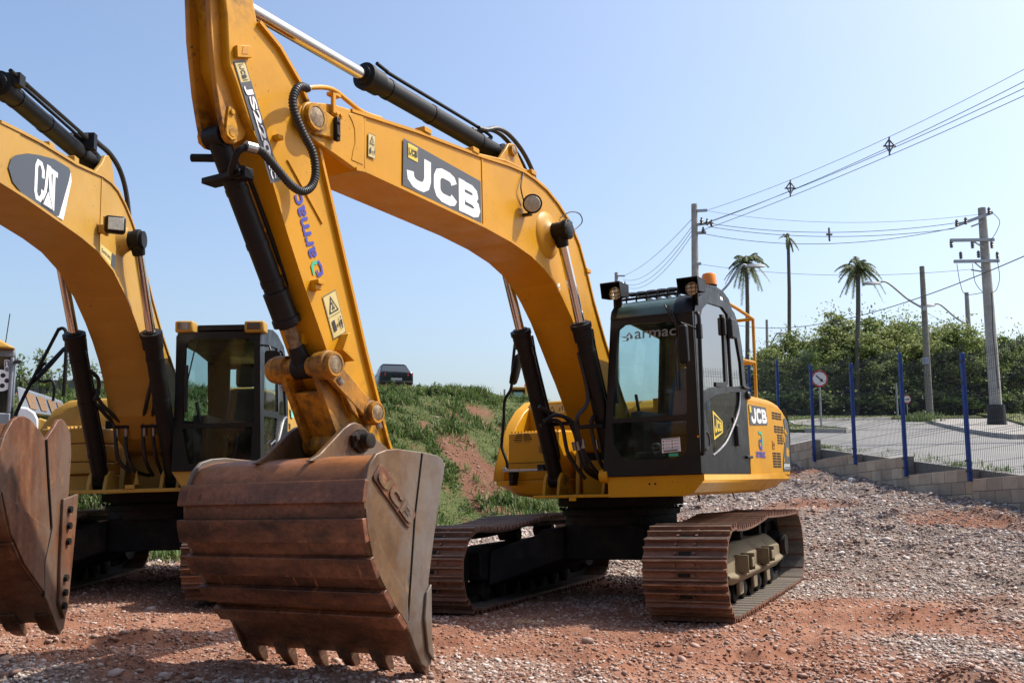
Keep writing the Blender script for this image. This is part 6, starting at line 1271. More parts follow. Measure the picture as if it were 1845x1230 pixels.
# pixel column, distance, kind, height factor, label
TR = [(1330, 60, 2, .72, 'dark broadleaf tree at the left end of the treeline, half behind the cab'), (1385, 57, 3, .84, 'bushy low tree just right of the cab, behind the thin lamp pole'), (1428, 60, 0, .82, 'olive tree right behind the slim tall palm'),
      (1468, 56, 2, .84, 'dense dark tree above the near round arrow sign'), (1505, 59, 1, .93, 'pale loose tree left of the thick-headed palm'), (1535, 61, 0, 1.12, 'tallest olive tree rising behind the thick-headed palm'), (1560, 56, 3, 1.02, 'low bushy tree just right of the thick-headed palm'),
      (1592, 59, 2, 1.12, 'tall dark tree left of the third blue post'), (1622, 57, 1, .93, 'light green tree behind the third blue post'), (1650, 61, 0, 1.0, 'olive tree left of the wooden lamp pole'), (1682, 57, 2, 1.0, 'dark tree behind the foot of the nearer lamp pole'),
      (1712, 60, 1, .90, 'light sunlit tree left of the fourth blue post'), (1738, 56, 3, 1.0, 'bushy tree behind the fourth blue post'), (1766, 59, 0, .92, 'olive tree behind the heavy crossarm pole'), (1800, 57, 2, .92, 'dark tree just right of the heavy crossarm pole'), (1832, 60, 1, .82, 'sparse pale tree at the right edge of the photo'), (1868, 57, 3, 1.05, 'bushy tree cut by the right edge of the photo')]
used = set()
for n_, (u, Y, kd, sc_, lab) in enumerate(TR):
    p = at(u, 750, Y); z = float(roadz(np.array(float(Y)))) + .1; o = SRC[kd] if kd not in used else dup(SRC[kd], (0, 0, 0)); used.add(kd)
    o.location = (p.x, Y, z); o.rotation_euler = (0, 0, n_ * 2.1); o.scale = (sc_ * 1.08, sc_ * 1.08, sc_ * (.84 + .24 * ((n_ * 7) % 5) / 4)); tag(o, lab, 'tree', 'trees across the road')
# bushes filling the foot of the treeline
BS = make_tree('bush', 1.6, 1.3, 31, LF[1], nleaf=1500, leaf=.11, low=.05, stems=2)
for n_, (u, Y, lab) in enumerate(((1352, 55, 'low bush at the foot of the trees nearest the cab'), (1410, 55, 'low bush left of the slim tall palm trunk'), (1450, 54.6, 'low bush behind the post of the near arrow sign'), (1500, 55, 'low bush left of the thick-headed palm trunk'), (1580, 55.2, 'low bush right of the thick-headed palm trunk'), (1662, 55.4, 'low bush beside the foot of the nearer lamp pole'), (1722, 55.4, 'low bush between the two lamp poles'), (1815, 55, 'low bush beyond the heavy crossarm pole'))):
    o = BS if n_ == 0 else dup(BS, (0, 0, 0)); p = at(u, 750, Y); o.location = (p.x, Y, float(roadz(np.array(float(Y)))) + .08); o.rotation_euler = (0, 0, n_ * 1.3); o.scale = (1.2, 1.2, .75 + .1 * (n_ % 3)); tag(o, lab, 'bush', 'bushes under the trees')
n = 26000; x = RNG.uniform(10, 44, n); y = RNG.uniform(62.5, 66, n); P = np.stack([x, y, 5.2 + RNG.uniform(0, 1, n) ** 1.1 * (3.0 + 1.6 * fbm(x, y, .35, 3, 12))], -1)
a = RNG.normal(size=(n, 3)); a /= np.linalg.norm(a, axis=1)[:, None]; b = np.cross(a, RNG.normal(size=(n, 3))); b /= np.linalg.norm(b, axis=1)[:, None]; L = RNG.uniform(.09, .2, n)[:, None]
tag(np_mesh('undergrowth', np.stack([P - a * L, P + b * L * .6, P + a * L, P - b * L * .6], 1).reshape(-1, 3), (np.arange(n) * 4)[:, None] + np.array([[0, 1, 2, 3]]), LF[1]), 'dark undergrowth filling the gaps behind the tree trunks', 'undergrowth', kind='stuff')
# palms
FR_ = leafmat('palm_frond', [(0, (.06, .09, .03)), (.5, (.115, .15, .05)), (1, (.2, .22, .09))])
def palm(u, vtop, Y, vb, rad, nfr, tr, lab, flen, seed, lean=0):
    g_ = np.random.default_rng(seed); b = at(u[1], vb, Y); tpt = at(u[0], vtop, Y); b.z = float(roadz(np.array(min(Y, 61.)))); h = tpt.z - b.z; root = empty('palm_tree', loc=b); tag(root, lab, 'palm', 'palms across the road'); mb = MB(); ofs = Vector((tpt.x - b.x, 0, 0))
    mb.tube([Vector((0, 0, -.3)), ofs * .3 + Vector((0, 0, h * .3)), ofs * .7 + Vector((.04, 0, h * .7)), ofs + Vector((0, 0, h))], [tr * 1.25, tr, tr * .95, tr * .8], 10); mb.build('trunk', PALMB, root)
    V = []; F = []; c0 = np.array([ofs.x, 0, h])
    for f in range(nfr):
        az = 2 * PI * f / nfr + g_.uniform(-.3, .3); el = g_.uniform(-.7, 1.45); Lf = flen * g_.uniform(.75, 1.1); dr = g_.uniform(.55, 1.25); d = np.array([math.cos(az), math.sin(az), 0]); pts = []
        for s in np.linspace(0, 1, 9): pts.append(c0 + d * Lf * (s * math.cos(el) * .75 + .25 * s) + np.array([0, 0, 1]) * Lf * (s * math.sin(el) - dr * (1.0 + .25 * math.cos(el)) * s ** 2.2 * .75))
        for s in range(8):
            a, b_ = pts[s], pts[s + 1]; ax = (b_ - a) / np.linalg.norm(b_ - a); sd = np.cross(ax, [0, 0, 1]); sd /= np.linalg.norm(sd) + 1e-6
            for q in range(9):
                p = a + (b_ - a) * q / 9
                for sg in (-1, 1):
                    L = flen * .24 * (1 - .55 * abs((s + q / 9) / 8 - .45) * 2) * g_.uniform(.7, 1.2); t = p + sd * sg * L * .75 + ax * L * .45 - np.array([0, 0, 1]) * L * g_.uniform(.2, .8); w_ = ax * .022; i = len(V); V += [p - w_, p + w_, t]; F.append((i, i + 1, i + 2))
    np_mesh('crown', np.array(V), np.array(F), FR_, root)
palm((1345, 1347), 470, 58, 745, 1, 30, .13, 'palm with a full drooping head, its trunk rising behind the cab handrail', 1.5, 4)
palm((1420, 1423), 428, 60, 745, 1, 11, .12, 'slim tall palm with a tiny thin head', .75, 9)
palm((1546, 1543), 482, 55, 750, 1, 32, .14, 'thick-headed palm with a dark trunk standing clear of the treeline', 1.45, 6)

# ------------------------------------------------------------------ poles, lamps, wires, signs
INS = flat('insulator', (.10, .095, .09), .3)
def pole(name, u, vt, vb, Y, r, lab, cat, grp, zb=None, mat=None):
    tp = at(u[0], vt, Y); z0 = zb if zb is not None else float(roadz(np.array(min(Y, 61.)))); bx = at(u[1], vb, Y).x; root = empty(name, loc=(bx, Y, z0)); tag(root, lab, cat, grp); h = tp.z - z0; mb = MB(); ln = tp.x - bx
    mb.tube([(0, 0, -.5), (ln * .5, 0, h * .5), (ln, 0, h)], [r * 1.3, r * 1.12, r * .85], 14); mb.build('shaft', mat or CONC, root); return root, ln, h
def lamp_arm(root, p0, p1, sag=.25):
    mb = MB(); p0, p1 = Vector(p0), Vector(p1); mb.tube(curve([p0, p0.lerp(p1, .35) + Vector((0, 0, .04)), p0.lerp(p1, .8) + Vector((0, 0, sag)), p1]), .055, 7); mb.box(p0.x - .1, p0.x + .1, p0.y - .12, p0.y + .12, p0.z - .12, p0.z + .12); a = mb.build('lamp_arm', GALV, root)
    mb = MB(); d = (p1 - p0); s = -1 if d.x < 0 else 1; mb.loft([[(p1.x + s * t * .85, p1.y + y * w_ * .16, p1.z + z * w_ * .11) for y, z in ((-1, -.4), (1, -.4), (.6, 1), (-.6, 1))] for t, w_ in ((-.15, .6), (.2, 1), (.7, 1), (1, .4))]); mb.build('lamp_head', GALV, a, bevel=.01)
RP, ln, h = pole('utility_pole', (1769, 1798), 375, 780, 36, .17, 'heavy concrete utility pole with crossarms and a black painted foot', 'utility pole', 'utility poles and lamp poles', zb=float(roadz(np.array(36.))) + .1)
mb = MB(); mb.cyl((-.02, 0, -.3), (.0, 0, .75), .36, .30, 18); mb.build('black_foot', plain('black_paint_on_concrete', (.02, .02, .02), .8), RP)
def rel(u, v, Y, root): return at(u, v, Y) - root.location
def arm(root, p, q, nm='crossarm'):
    mb = MB(); p, q = Vector(p), Vector(q); d = (q - p).normalized(); n = Vector((0, 1, 0)); up = d.cross(n)
    mb.loft([[v_ + n * a + up * b for a, b in ((-.05, -.055), (.05, -.055), (.05, .055), (-.05, .055))] for v_ in (p, q)]); return mb.build(nm, GALV, root)
arms = [arm(RP, rel(1722, 407, 35.8, RP), rel(1788, 383, 35.8, RP)), arm(RP, rel(1712, 433, 35.8, RP), rel(1791, 432, 35.8, RP)), arm(RP, rel(1719, 471, 35.8, RP), rel(1800, 470, 35.8, RP))]
mb = MB(); mb.tube([rel(1750, 408, 35.85, RP), rel(1772, 400, 35.85, RP)], .03); mb.tube([rel(1752, 434, 35.85, RP), rel(1774, 447, 35.85, RP)], .03); mb.tube([rel(1750, 486, 35.85, RP), rel(1774, 490, 35.85, RP)], .03); mb.tube([rel(1755, 472, 35.85, RP), rel(1774, 488, 35.85, RP)], .025); mb.build('arm_brace', GALV, RP)
for a_, pts in ((arms[0], ((1724, 402), (1740, 398), (1782, 380))), (arms[1], ((1714, 440), (1752, 441), (1787, 441))), (arms[2], ((1731, 460), (1763, 458), (1797, 460)))):
    for u, v in pts:
        q = rel(u, v, 35.75, RP); mb = MB(); mb.lathe(q - Vector((0, 0, .14)), q + Vector((0, 0, .14)), [(0, .03), (.04, .07), (.08, .04), (.12, .075), (.16, .04), (.2, .07), (.28, .03)], 10); mb.build('insulator', INS, a_)
mb = MB(); mb.tube(curve([rel(1788, 383, 35.7, RP), rel(1801, 398, 35.7, RP), rel(1796, 416, 35.7, RP), rel(1786, 432, 35.7, RP)]), .012); mb.tube(curve([rel(1724, 475, 35.7, RP), rel(1730, 510, 35.7, RP), rel(1740, 530, 35.7, RP), rel(1772, 527, 35.7, RP)]), .012); mb.tube(curve([rel(1797, 470, 35.7, RP), rel(1801, 500, 35.7, RP), rel(1795, 522, 35.7, RP), rel(1784, 528, 35.7, RP)]), .012); mb.tube(curve([rel(1752, 475, 35.7, RP), rel(1757, 508, 35.7, RP), rel(1770, 526, 35.7, RP)]), .012)
mb.tube([rel(1787, 528, 35.6, RP), rel(1789, 600, 35.6, RP), rel(1799, 700, 35.6, RP)], .02); mb.build('drop_cable', WIRE, RP)
LPo, ln, h = pole('utility_pole', (1251, 1254), 368, 700, 42, .16, 'concrete pole directly above the cab roof lights, wires fanning to the right', 'utility pole', 'utility poles and lamp poles', zb=2.8)
a1 = arm(LPo, rel(1255, 380, 41.9, LPo), rel(1274, 379, 41.9, LPo)); a2 = arm(LPo, rel(1255, 405, 41.9, LPo), rel(1282, 401, 41.9, LPo)); a3 = arm(LPo, rel(1255, 420, 41.9, LPo), rel(1272, 419, 41.9, LPo))
for a_, u, v in ((a2, 1264, 398), (a2, 1274, 400), (a2, 1282, 402), (a3, 1267, 415)):
    q = rel(u, v, 41.8, LPo); mb = MB(); mb.lathe(q - Vector((0, 0, .15)), q + Vector((0, 0, .15)), [(0, .03), (.05, .08), (.1, .05), (.15, .09), (.2, .05), (.3, .04)], 10); mb.build('insulator', INS, a_)
arm(LPo, rel(1248, 476, 41.9, LPo), rel(1263, 475, 41.9, LPo), 'cable_bracket')
FP_, ln, h = pole('utility_pole', (1110.5, 1112), 491, 700, 78, .17, 'far pole peeping up beside the left roof light of the black cab', 'utility pole', 'utility poles and lamp poles', zb=5.2)
q = rel(1118, 497, 77.9, FP_); arm(FP_, rel(1112, 497, 77.9, FP_), rel(1126, 497, 77.9, FP_)); mb = MB(); q = rel(1126, 513, 77.8, FP_); mb.lathe(q - Vector((0, 0, .3)), q + Vector((0, 0, .3)), [(0, .05), (.1, .13), (.2, .07), (.3, .14), (.4, .07), (.6, .04)], 10); mb.build('insulator', INS, FP_)
S1, ln, h = pole('street_lamp', (1661, 1676), 480, 755, 51, .15, 'weathered lamp pole with a long arm reaching left, beside the kerb', 'lamp pole', 'utility poles and lamp poles', mat=plain('weathered_pole', (.20, .18, .15), .9, var=.3))
lamp_arm(S1, rel(1665, 556, 50.9, S1), rel(1582, 511, 50.9, S1), .35); mb = MB(); mb.cyl(rel(1668, 650, 51, S1) - Vector((0, 0, .18)), rel(1668, 650, 51, S1) + Vector((0, 0, .18)), .19, n=16); mb.build('number_band', plain('grey_band', (.30, .33, .40), .6), S1)
S2, ln, h = pole('street_lamp', (1741.5, 1754), 527, 748, 61, .15, 'farther lamp pole left of the heavy pole, its arm reaching left', 'lamp pole', 'utility poles and lamp poles')
lamp_arm(S2, rel(1745, 586, 60.9, S2), rel(1681, 551, 60.9, S2), .35); mb = MB(); q = rel(1751, 701, 60.7, S2); mb.box(q.x - .12, q.x + .12, q.y - .06, q.y - .03, q.z - .2, q.z + .2); mb.build('notice_plate', WHT, S2)
S3, ln, h = pole('street_lamp', (1381.5, 1384), 576, 740, 72, .11, 'thin lamp pole between the cab handrail and the slim palm', 'lamp pole', 'utility poles and lamp poles')
lamp_arm(S3, rel(1384, 628, 71.9, S3), rel(1402, 601, 71.9, S3), .15)
S4 = empty('street_lamp', loc=at(1296, 660, 46)); S4.location.z = 3.0; tag(S4, 'street lamp arm rising over the cab roof to its head among the palm fronds', 'lamp pole', 'utility poles and lamp poles')
mb = MB(); mb.tube([(0, 0, 0), rel(1293, 530, 46, S4)], .09, 10); mb.build('shaft', GALV, S4); lamp_arm(S4, rel(1293, 532, 45.9, S4), rel(1347, 480, 45.9, S4), .3)
def wire(name, pts, r, lab, grp='overhead wires', n=10, cat='wire'):
    mb = MB(); mb.tube(curve(pts, n), r, 5, False); o = mb.build(name, WIRE, smooth=60); tag(o, lab, cat, grp); return o
def span(a, b, sag, n=14):
    a, b = Vector(a), Vector(b); return [a.lerp(b, i / n) - Vector((0, 0, 4 * sag * (i / n) * (1 - i / n))) for i in range(n + 1)]
E0 = at(1274, 379, 41.9); E1 = at(1980, 52, 26.0)
NP = empty('utility_pole', loc=(E1.x + .3, E1.y - .1, 2.2)); tag(NP, 'pole just outside the right edge that takes the upper wire bundle', 'utility pole', 'utility poles and lamp poles'); mb = MB(); mb.tube([(0, 0, -.5), (0, 0, E1.z + .1)], [.2, .14], 12); mb.build('shaft', CONC, NP)
bund = [(E0, E1, .40, .009, 'thin top wire of the bundle sweeping to the upper right'), (at(1282, 399, 41.9), at(1985, 75, 26), .28, .012, 'highest thick cable of the bundle sweeping to the upper right'), (at(1275, 400, 41.9), at(1985, 92, 26), .24, .012, 'middle thick cable of the bundle sweeping to the upper right'), (at(1268, 414, 41.9), at(1985, 108, 26), .18, .012, 'lowest thick cable of the bundle sweeping to the upper right')]
BS_ = []
for a, b, sg, r, lab in bund: q = span(a, b, sg); BS_.append(q); wire('overhead_wire', q, r, lab, n=3)
def near_u(q, u):
    best = None
    for i in range(len(q) - 1):
        for s in range(20):
            p = q[i].lerp(q[i + 1], s / 20); d = p - Vector((0, 0, EYE)); yy = d.y * _c + d.z * _s; uu = CX + F_PX * d.x / yy
            if best is None or abs(uu - u) < best[0]: best = (abs(uu - u), p)
    return best[1]
for u, lab in ((1425, 'diamond spacer on the upper wire bundle nearer the pole over the cab'), (1603, 'diamond spacer on the upper wire bundle nearer the right edge')):
    ps = [near_u(q, u) for q in BS_]; c = (ps[0] + ps[3]) / 2; hgt = abs(ps[0].z - ps[3].z); mb = MB(); hgt *= .7; w_ = hgt * .30
    mb.tube([c + Vector((0, 0, hgt / 2)), Vector((c.x - w_, c.y, c.z + hgt * .1)), c - Vector((0, 0, hgt / 2)), Vector((c.x + w_, c.y, c.z + .1 * hgt)), c + Vector((0, 0, hgt / 2))], .03, 6)
    mb.tube([Vector((c.x - w_ * 1.5, c.y, c.z)), Vector((c.x + w_ * 1.5, c.y, c.z))], .03, 6); mb.tube([ps[0], ps[3]], .03, 6); tag(mb.build('wire_spacer', INS), lab, 'spacer', 'wire spacers')
W2 = [(at(1274, 380, 41.9), at(1768, 386, 35.8), .42, .007, 'thin wire from the pole over the cab to the top of the heavy pole'), (at(1282, 403, 41.9), at(1735, 400, 35.8), .40, .012, 'upper cable between the pole over the cab and the heavy pole'), (at(1275, 408, 41.9), at(1720, 412, 35.8), .38, .012, 'middle cable between the pole over the cab and the heavy pole'), (at(1267, 421, 41.9), at(1722, 410, 35.8), .55, .012, 'lowest cable between the pole over the cab and the heavy pole')]
Q2 = []
for a, b, sg, r, lab in W2: q = span(a, b, sg); Q2.append(q); wire('overhead_wire', q, r, lab, n=3)
ps = [near_u(q, 1494) for q in Q2]; mb = MB(); mq = (ps[1] + ps[2]) / 2; mb.tube([mq + Vector((0, 0, .28)), mq - Vector((0, 0, .28))], .04, 6); mb.tube([mq - Vector((.12, 0, 0)), mq + Vector((.12, 0, 0))], .045, 6); tag(mb.build('wire_spacer', INS), 'small spacer on the wires running to the heavy pole', 'spacer', 'wire spacers')
wire('overhead_wire', span(at(1262, 476, 41.9), at(1752, 485, 35.8), .35), .008, 'lone thin wire passing behind the palm heads', n=3)
wire('overhead_wire', span(at(1320, 584, 48), at(1990, 395, 18), .9), .013, 'thick sagging cable crossing the lamp poles toward the right edge', n=3)
wire('overhead_wire', span(at(1668, 562, 51), at(1745, 580, 61), .3), .01, 'short wire between the two lamp poles', n=3)
for v0, v1, sg, lab in ((392, 497, .4, 'thin wire from the pole over the cab down to the far pole'), (405, 503, .9, 'upper cable from the pole over the cab to the far pole'), (412, 510, 1.0, 'middle cable from the pole over the cab to the far pole'), (420, 514, 1.1, 'lowest cable from the pole over the cab to the far pole')):
    wire('overhead_wire', span(at(1249, v0, 41.9), at(1122, v1, 77.8), sg), .012, lab, n=3)
SWH = flat('sign_white', (.72, .71, .69), .5); SRED = flat('sign_red', (.50, .03, .03), .5)
def sign(u, vc, Y, r, vb, ang, lab):
    c = at(u, vc, Y); root = empty('traffic_sign', loc=(c.x, Y, float(roadz(np.array(float(Y))))+.05)); tag(root, lab, 'road sign', 'round arrow signs'); hz = c.z - root.location.z; mb = MB(); mb.cyl((0, .03, -.2), (0, .03, hz + r), .03, n=10); mb.build('sign_post', GALV, root)
    mb = MB(); mb.cyl((0, .0, hz), (0, -.012, hz), r, n=36); fc = mb.build('sign_face', SRED, root); mb = MB(); mb.cyl((0, -.012, hz), (0, -.015, hz), r * .80, n=36); mb.build('white_field', SWH, fc)
    mb = MB(); d = Vector((math.cos(ang), 0, math.sin(ang))); n = Vector((-d.z, 0, d.x)); o = Vector((0, -.0165, hz)); q = [(-.55, -.08), (.18, -.08), (.18, -.24), (.6, 0), (.18, .24), (.18, .08), (-.55, .08)]; mb.add([o + d * a * r + n * b * r for a, b in q], [(0, 1, 5, 6), (2, 3, 4)]); mb.build('arrow', INK, fc)
sign(1476.5, 682, 31.8, .275, 770, R(-42), 'near round sign with red rim and a black arrow pointing down to the right')
sign(1634, 719, 54.0, .24, 750, 0, 'far small round sign with red rim and a level black arrow')
po = empty('metal_post', loc=(at(1617, 740, 53).x, 53, float(roadz(np.array(53.))))); tag(po, 'bare thin grey post standing left of the third blue fence post', 'post'); mb = MB(); mb.cyl((0, 0, -.2), (0, 0, at(1616, 690, 53).z - po.location.z), .05); mb.build('shaft', GALV, po)

# ------------------------------------------------------------------ plants on the bank crest
def sapling(name, x, y, h, seed, lab, grp, nleaf=240, lm=None, leaf=.055, cat='sapling'):
    g_ = np.random.default_rng(seed); root = empty(name, loc=(x, y, HZ(x, y) - .02)); tag(root, lab, cat, grp); mb = MB(); V = []
    for s in range(int(g_.integers(2, 5))):
        tip = Vector((g_.normal(0, .12), g_.normal(0, .1), h * g_.uniform(.6, 1.0))); mb.tube([(tip.x * .2, tip.y * .2, 0), (tip.x * .5 + g_.normal(0, .04), tip.y * .5, tip.z * .5), tip], [.014, .010, .005], 5)
        for q in range(nleaf // 3): t_ = g_.uniform(.22, 1.02); V.append(np.array(tip) * np.array([t_, t_, t_]) + g_.normal(0, .085 * h * .55 + .02, 3) * np.array([1, 1, .7]))
    mb.build('stem', BARK, root); P = np.array(V); n = len(P); a = g_.normal(size=(n, 3)); a /= np.linalg.norm(a, axis=1)[:, None]; b = np.cross(a, g_.normal(size=(n, 3))); b /= np.linalg.norm(b, axis=1)[:, None]; L = leaf * g_.uniform(.6, 1.4, n)[:, None]
    np_mesh('foliage', np.stack([P - a * L, P + b * L * .5, P + a * L, P - b * L * .5], 1).reshape(-1, 3), (np.arange(n) * 4)[:, None] + np.array([[0, 1, 2, 3]]), lm or LF[1], root); return root
def crest(u, extra=.6):
    """plan point on the bank crest that stands behind photo column u"""
    a = (u - CX) / F_PX; best = None
    for Y in np.linspace(15, 34, 60):
        x = a * Y * 1.0; b, s, t_ = bank(np.array([x]), np.array([Y]))
        e = abs(s[0] - 6.2 - extra)
        if best is None or e < best[0]: best = (e, x, Y)
    return best[1], best[2]
SP = [(34, 1.15, 'dense'), (43, .8, 'sparse'), (62, .75, 'sparse'), (72, 1.2, 'bushy'), (84, .9, 'thin'), (104, 1.15, 'bushy'), (112, 1.0, 'dense'), (178, .95, 'bushy'), (186, .8, 'thin'), (196, .9, 'thin')]
PL = ['beside the dark cab at the left edge', 'just right of the dark cab window', 'left of the leaning black handrail', 'against the leaning black handrail', 'right of the leaning black handrail', 'behind the round mirror of the tan excavator', 'between the round mirror and the black cylinder', 'right of the black boom cylinder', 'under the tan boom, on the left', 'under the tan boom, farthest right']
for i, ((u, h, kd), w_) in enumerate(zip(SP, PL)):
    x, y = crest(u); sapling('sapling', x, y, h, 100 + i, kd + ' leafy sapling on the bank, ' + w_, 'saplings planted along the bank', 150 if kd in ('dense', 'bushy') else 75, leaf=.045)
for i, (u, h, lab) in enumerate(((683, .45, 'small weed left of the parked dark car'), (712, .50, 'leafy weed standing in front of the parked dark car'), (731, .40, 'weed at the right rear corner of the parked dark car'), (757, .48, 'thin tall weed right of the parked dark car'), (775, .42, 'round bushy shrub on the bank crest right of the parked car'), (786, .40, 'second shrub on the bank crest, farther right of the parked car'))):
    x, y = crest(u, .2); sapling('shrub', x, y, h, 200 + i, lab, 'weeds on the bank crest', 170, leaf=.04, cat='shrub')
for i, (u, v, Y, lab) in enumerate(((1668, 757, 45, 'bright tussock on the kerb by the nearer lamp pole'), (1655, 764, 43, 'small tussock at the kerb bend left of the lamp pole'))):
    p = P2(u, v); n = 260; pts = np.stack([RNG.normal(p[0], .35, n), RNG.normal(p[1], .25, n), np.zeros(n)], -1); pts[:, 2] = roadz(pts[:, 1]) + .1; V, Fq = blades(pts, RNG.uniform(.2, .5, n), RNG.uniform(.1, .7, n), RNG.uniform(.012, .02, n)); tag(np_mesh('grass_tussock', V, Fq, GRASS), lab, 'tussock', 'tussocks by the kerb')
# unseen leaf belt added behind the camera to dim light on machine fronts
n = 9000; x = RNG.uniform(-48, 48, n); y = -16 - RNG.uniform(0, 7, n); hh = 11 + 3.5 * (fbm(x, y, .12, 3, 88) - .5) * 2; P = np.stack([x, y, RNG.uniform(0, 1, n) ** .8 * hh], -1)
a = RNG.normal(size=(n, 3)); a /= np.linalg.norm(a, axis=1)[:, None]; b = np.cross(a, RNG.normal(size=(n, 3))); b /= np.linalg.norm(b, axis=1)[:, None]; L = RNG.uniform(.35, .9, n)[:, None]
tag(np_mesh('added_shade_belt', np.stack([P - a * L, P + b * L * .6, P + a * L, P - b * L * .6], 1).reshape(-1, 3), (np.arange(n) * 4)[:, None] + np.array([[0, 1, 2, 3]]), LF[1]), 'unseen belt of leaves added behind the camera to dim the machine fronts', 'light blocker', kind='stuff')

# ------------------------------------------------------------------ vehicles beyond the yard
CARP = paint('dark_green_car_paint', (.010, .018, .020), dirt=(.09, .08, .07), amount=.25, rough=.22)
def car():
    c0 = at(714, 712, 46); root = empty('parked_car', Matrix.Translation((c0.x, 46, c0.z + .22)) @ Matrix.Rotation(R(14), 4, 'Z')); tag(root, 'dark sedan seen from behind, parked on top of the grass bank', 'car')
    # body: cross-sections from tail (y=0) to nose (y=4.3), local z up, half width, heights
    S = [(0, .76, .42, .88), (.06, .80, .30, .94), (.5, .835, .24, .985), (1.2, .85, .22, .97), (2.6, .85, .22, .95), (3.5, .83, .24, .88), (4.1, .78, .28, .74), (4.3, .66, .38, .60)]
    rings = [[(-w_, y, b + .06), (-w_ * .96, y, b), (w_ * .96, y, b), (w_, y, b + .06), (w_, y, b + (t_ - b) * .62), (w_ * .93, y, t_ - .04), (w_ * .84, y, t_), (-w_ * .84, y, t_), (-w_ * .93, y, t_ - .04), (-w_, y, b + (t_ - b) * .62)] for y, w_, b, t_ in S]
    mb = MB(); mb.loft(rings); body = mb.build('body', CARP, root, bevel=.02)
    mb = MB(); mb.loft([[(-.70, .55, .97), (.70, .55, .97), (.74, 3.0, .95), (-.74, 3.0, .95)], [(-.62, .9, 1.22), (.62, .9, 1.22), (.66, 2.55, 1.22), (-.66, 2.55, 1.22)], [(-.55, 1.15, 1.37), (.55, 1.15, 1.37), (.58, 2.3, 1.37), (-.58, 2.3, 1.37)]]); mb.build('glasshouse', flat('car_glass', (.035, .04, .045), .06), body, bevel=.03)
    mb = MB(); mb.loft([[(-.545, 1.12, 1.375), (.545, 1.12, 1.375), (.575, 2.32, 1.375), (-.575, 2.32, 1.375)], [(-.5, 1.2, 1.41), (.5, 1.2, 1.41), (.53, 2.22, 1.41), (-.53, 2.22, 1.41)]])
    for s in (-1, 1): mb.loft([[(s * .70, .53, .97), (s * .74, .62, .97), (s * .74, .68, .97), (s * .69, .60, .99)], [(s * .55, 1.12, 1.375), (s * .59, 1.15, 1.37), (s * .59, 1.24, 1.37), (s * .55, 1.2, 1.38)]]); mb.loft([[(s * .745, 1.75, .96), (s * .75, 1.75, .96), (s * .75, 1.85, .96), (s * .745, 1.85, .96)], [(s * .57, 1.75, 1.38), (s * .585, 1.75, 1.38), (s * .585, 1.85, 1.38), (s * .57, 1.85, 1.38)]])
    mb.build('roof', CARP, root, bevel=.015)
    for s in (-1, 1):
        mb = MB(); mb.loft([[(s * .80, -.012 + .06, .70), (s * .52, -.015, .70), (s * .52, -.012, .86), (s * .79, .05, .88)], [(s * .83, .28, .72), (s * .52, .05, .70), (s * .52, .05, .86), (s * .825, .26, .88)]]); mb.build('tail_light', RED, root, bevel=.01)
        mb = MB(); mb.box(s * .80, s * .94, 2.5, 2.6, .93, 1.05) if s > 0 else mb.box(s * .94, s * .80, 2.5, 2.6, .93, 1.05); mb.build('wing_mirror', CARP, root, bevel=.03)
        for y in (.85, 3.4):
            mb = MB(); a, b = sorted((s * .84, s * .66)); mb.lathe((a, y, .30), (b, y, .30), [(0, .22), (.02, .30), (.16, .30), (.18, .22)], 24); wh = mb.build('wheel', RUB, root); mb = MB(); mb.cyl((s * .845, y, .3), (s * .82, y, .3), .19); mb.build('rim', ALU, wh)
    mb = MB(); mb.box(-.26, .26, -.03, -.0, .50, .61); mb.build('number_plate', ALU, root); mb = MB(); mb.box(-.78, .78, -.05, .1, .36, .46); mb.build('bumper_strip', RUB, root, bevel=.02)
car()
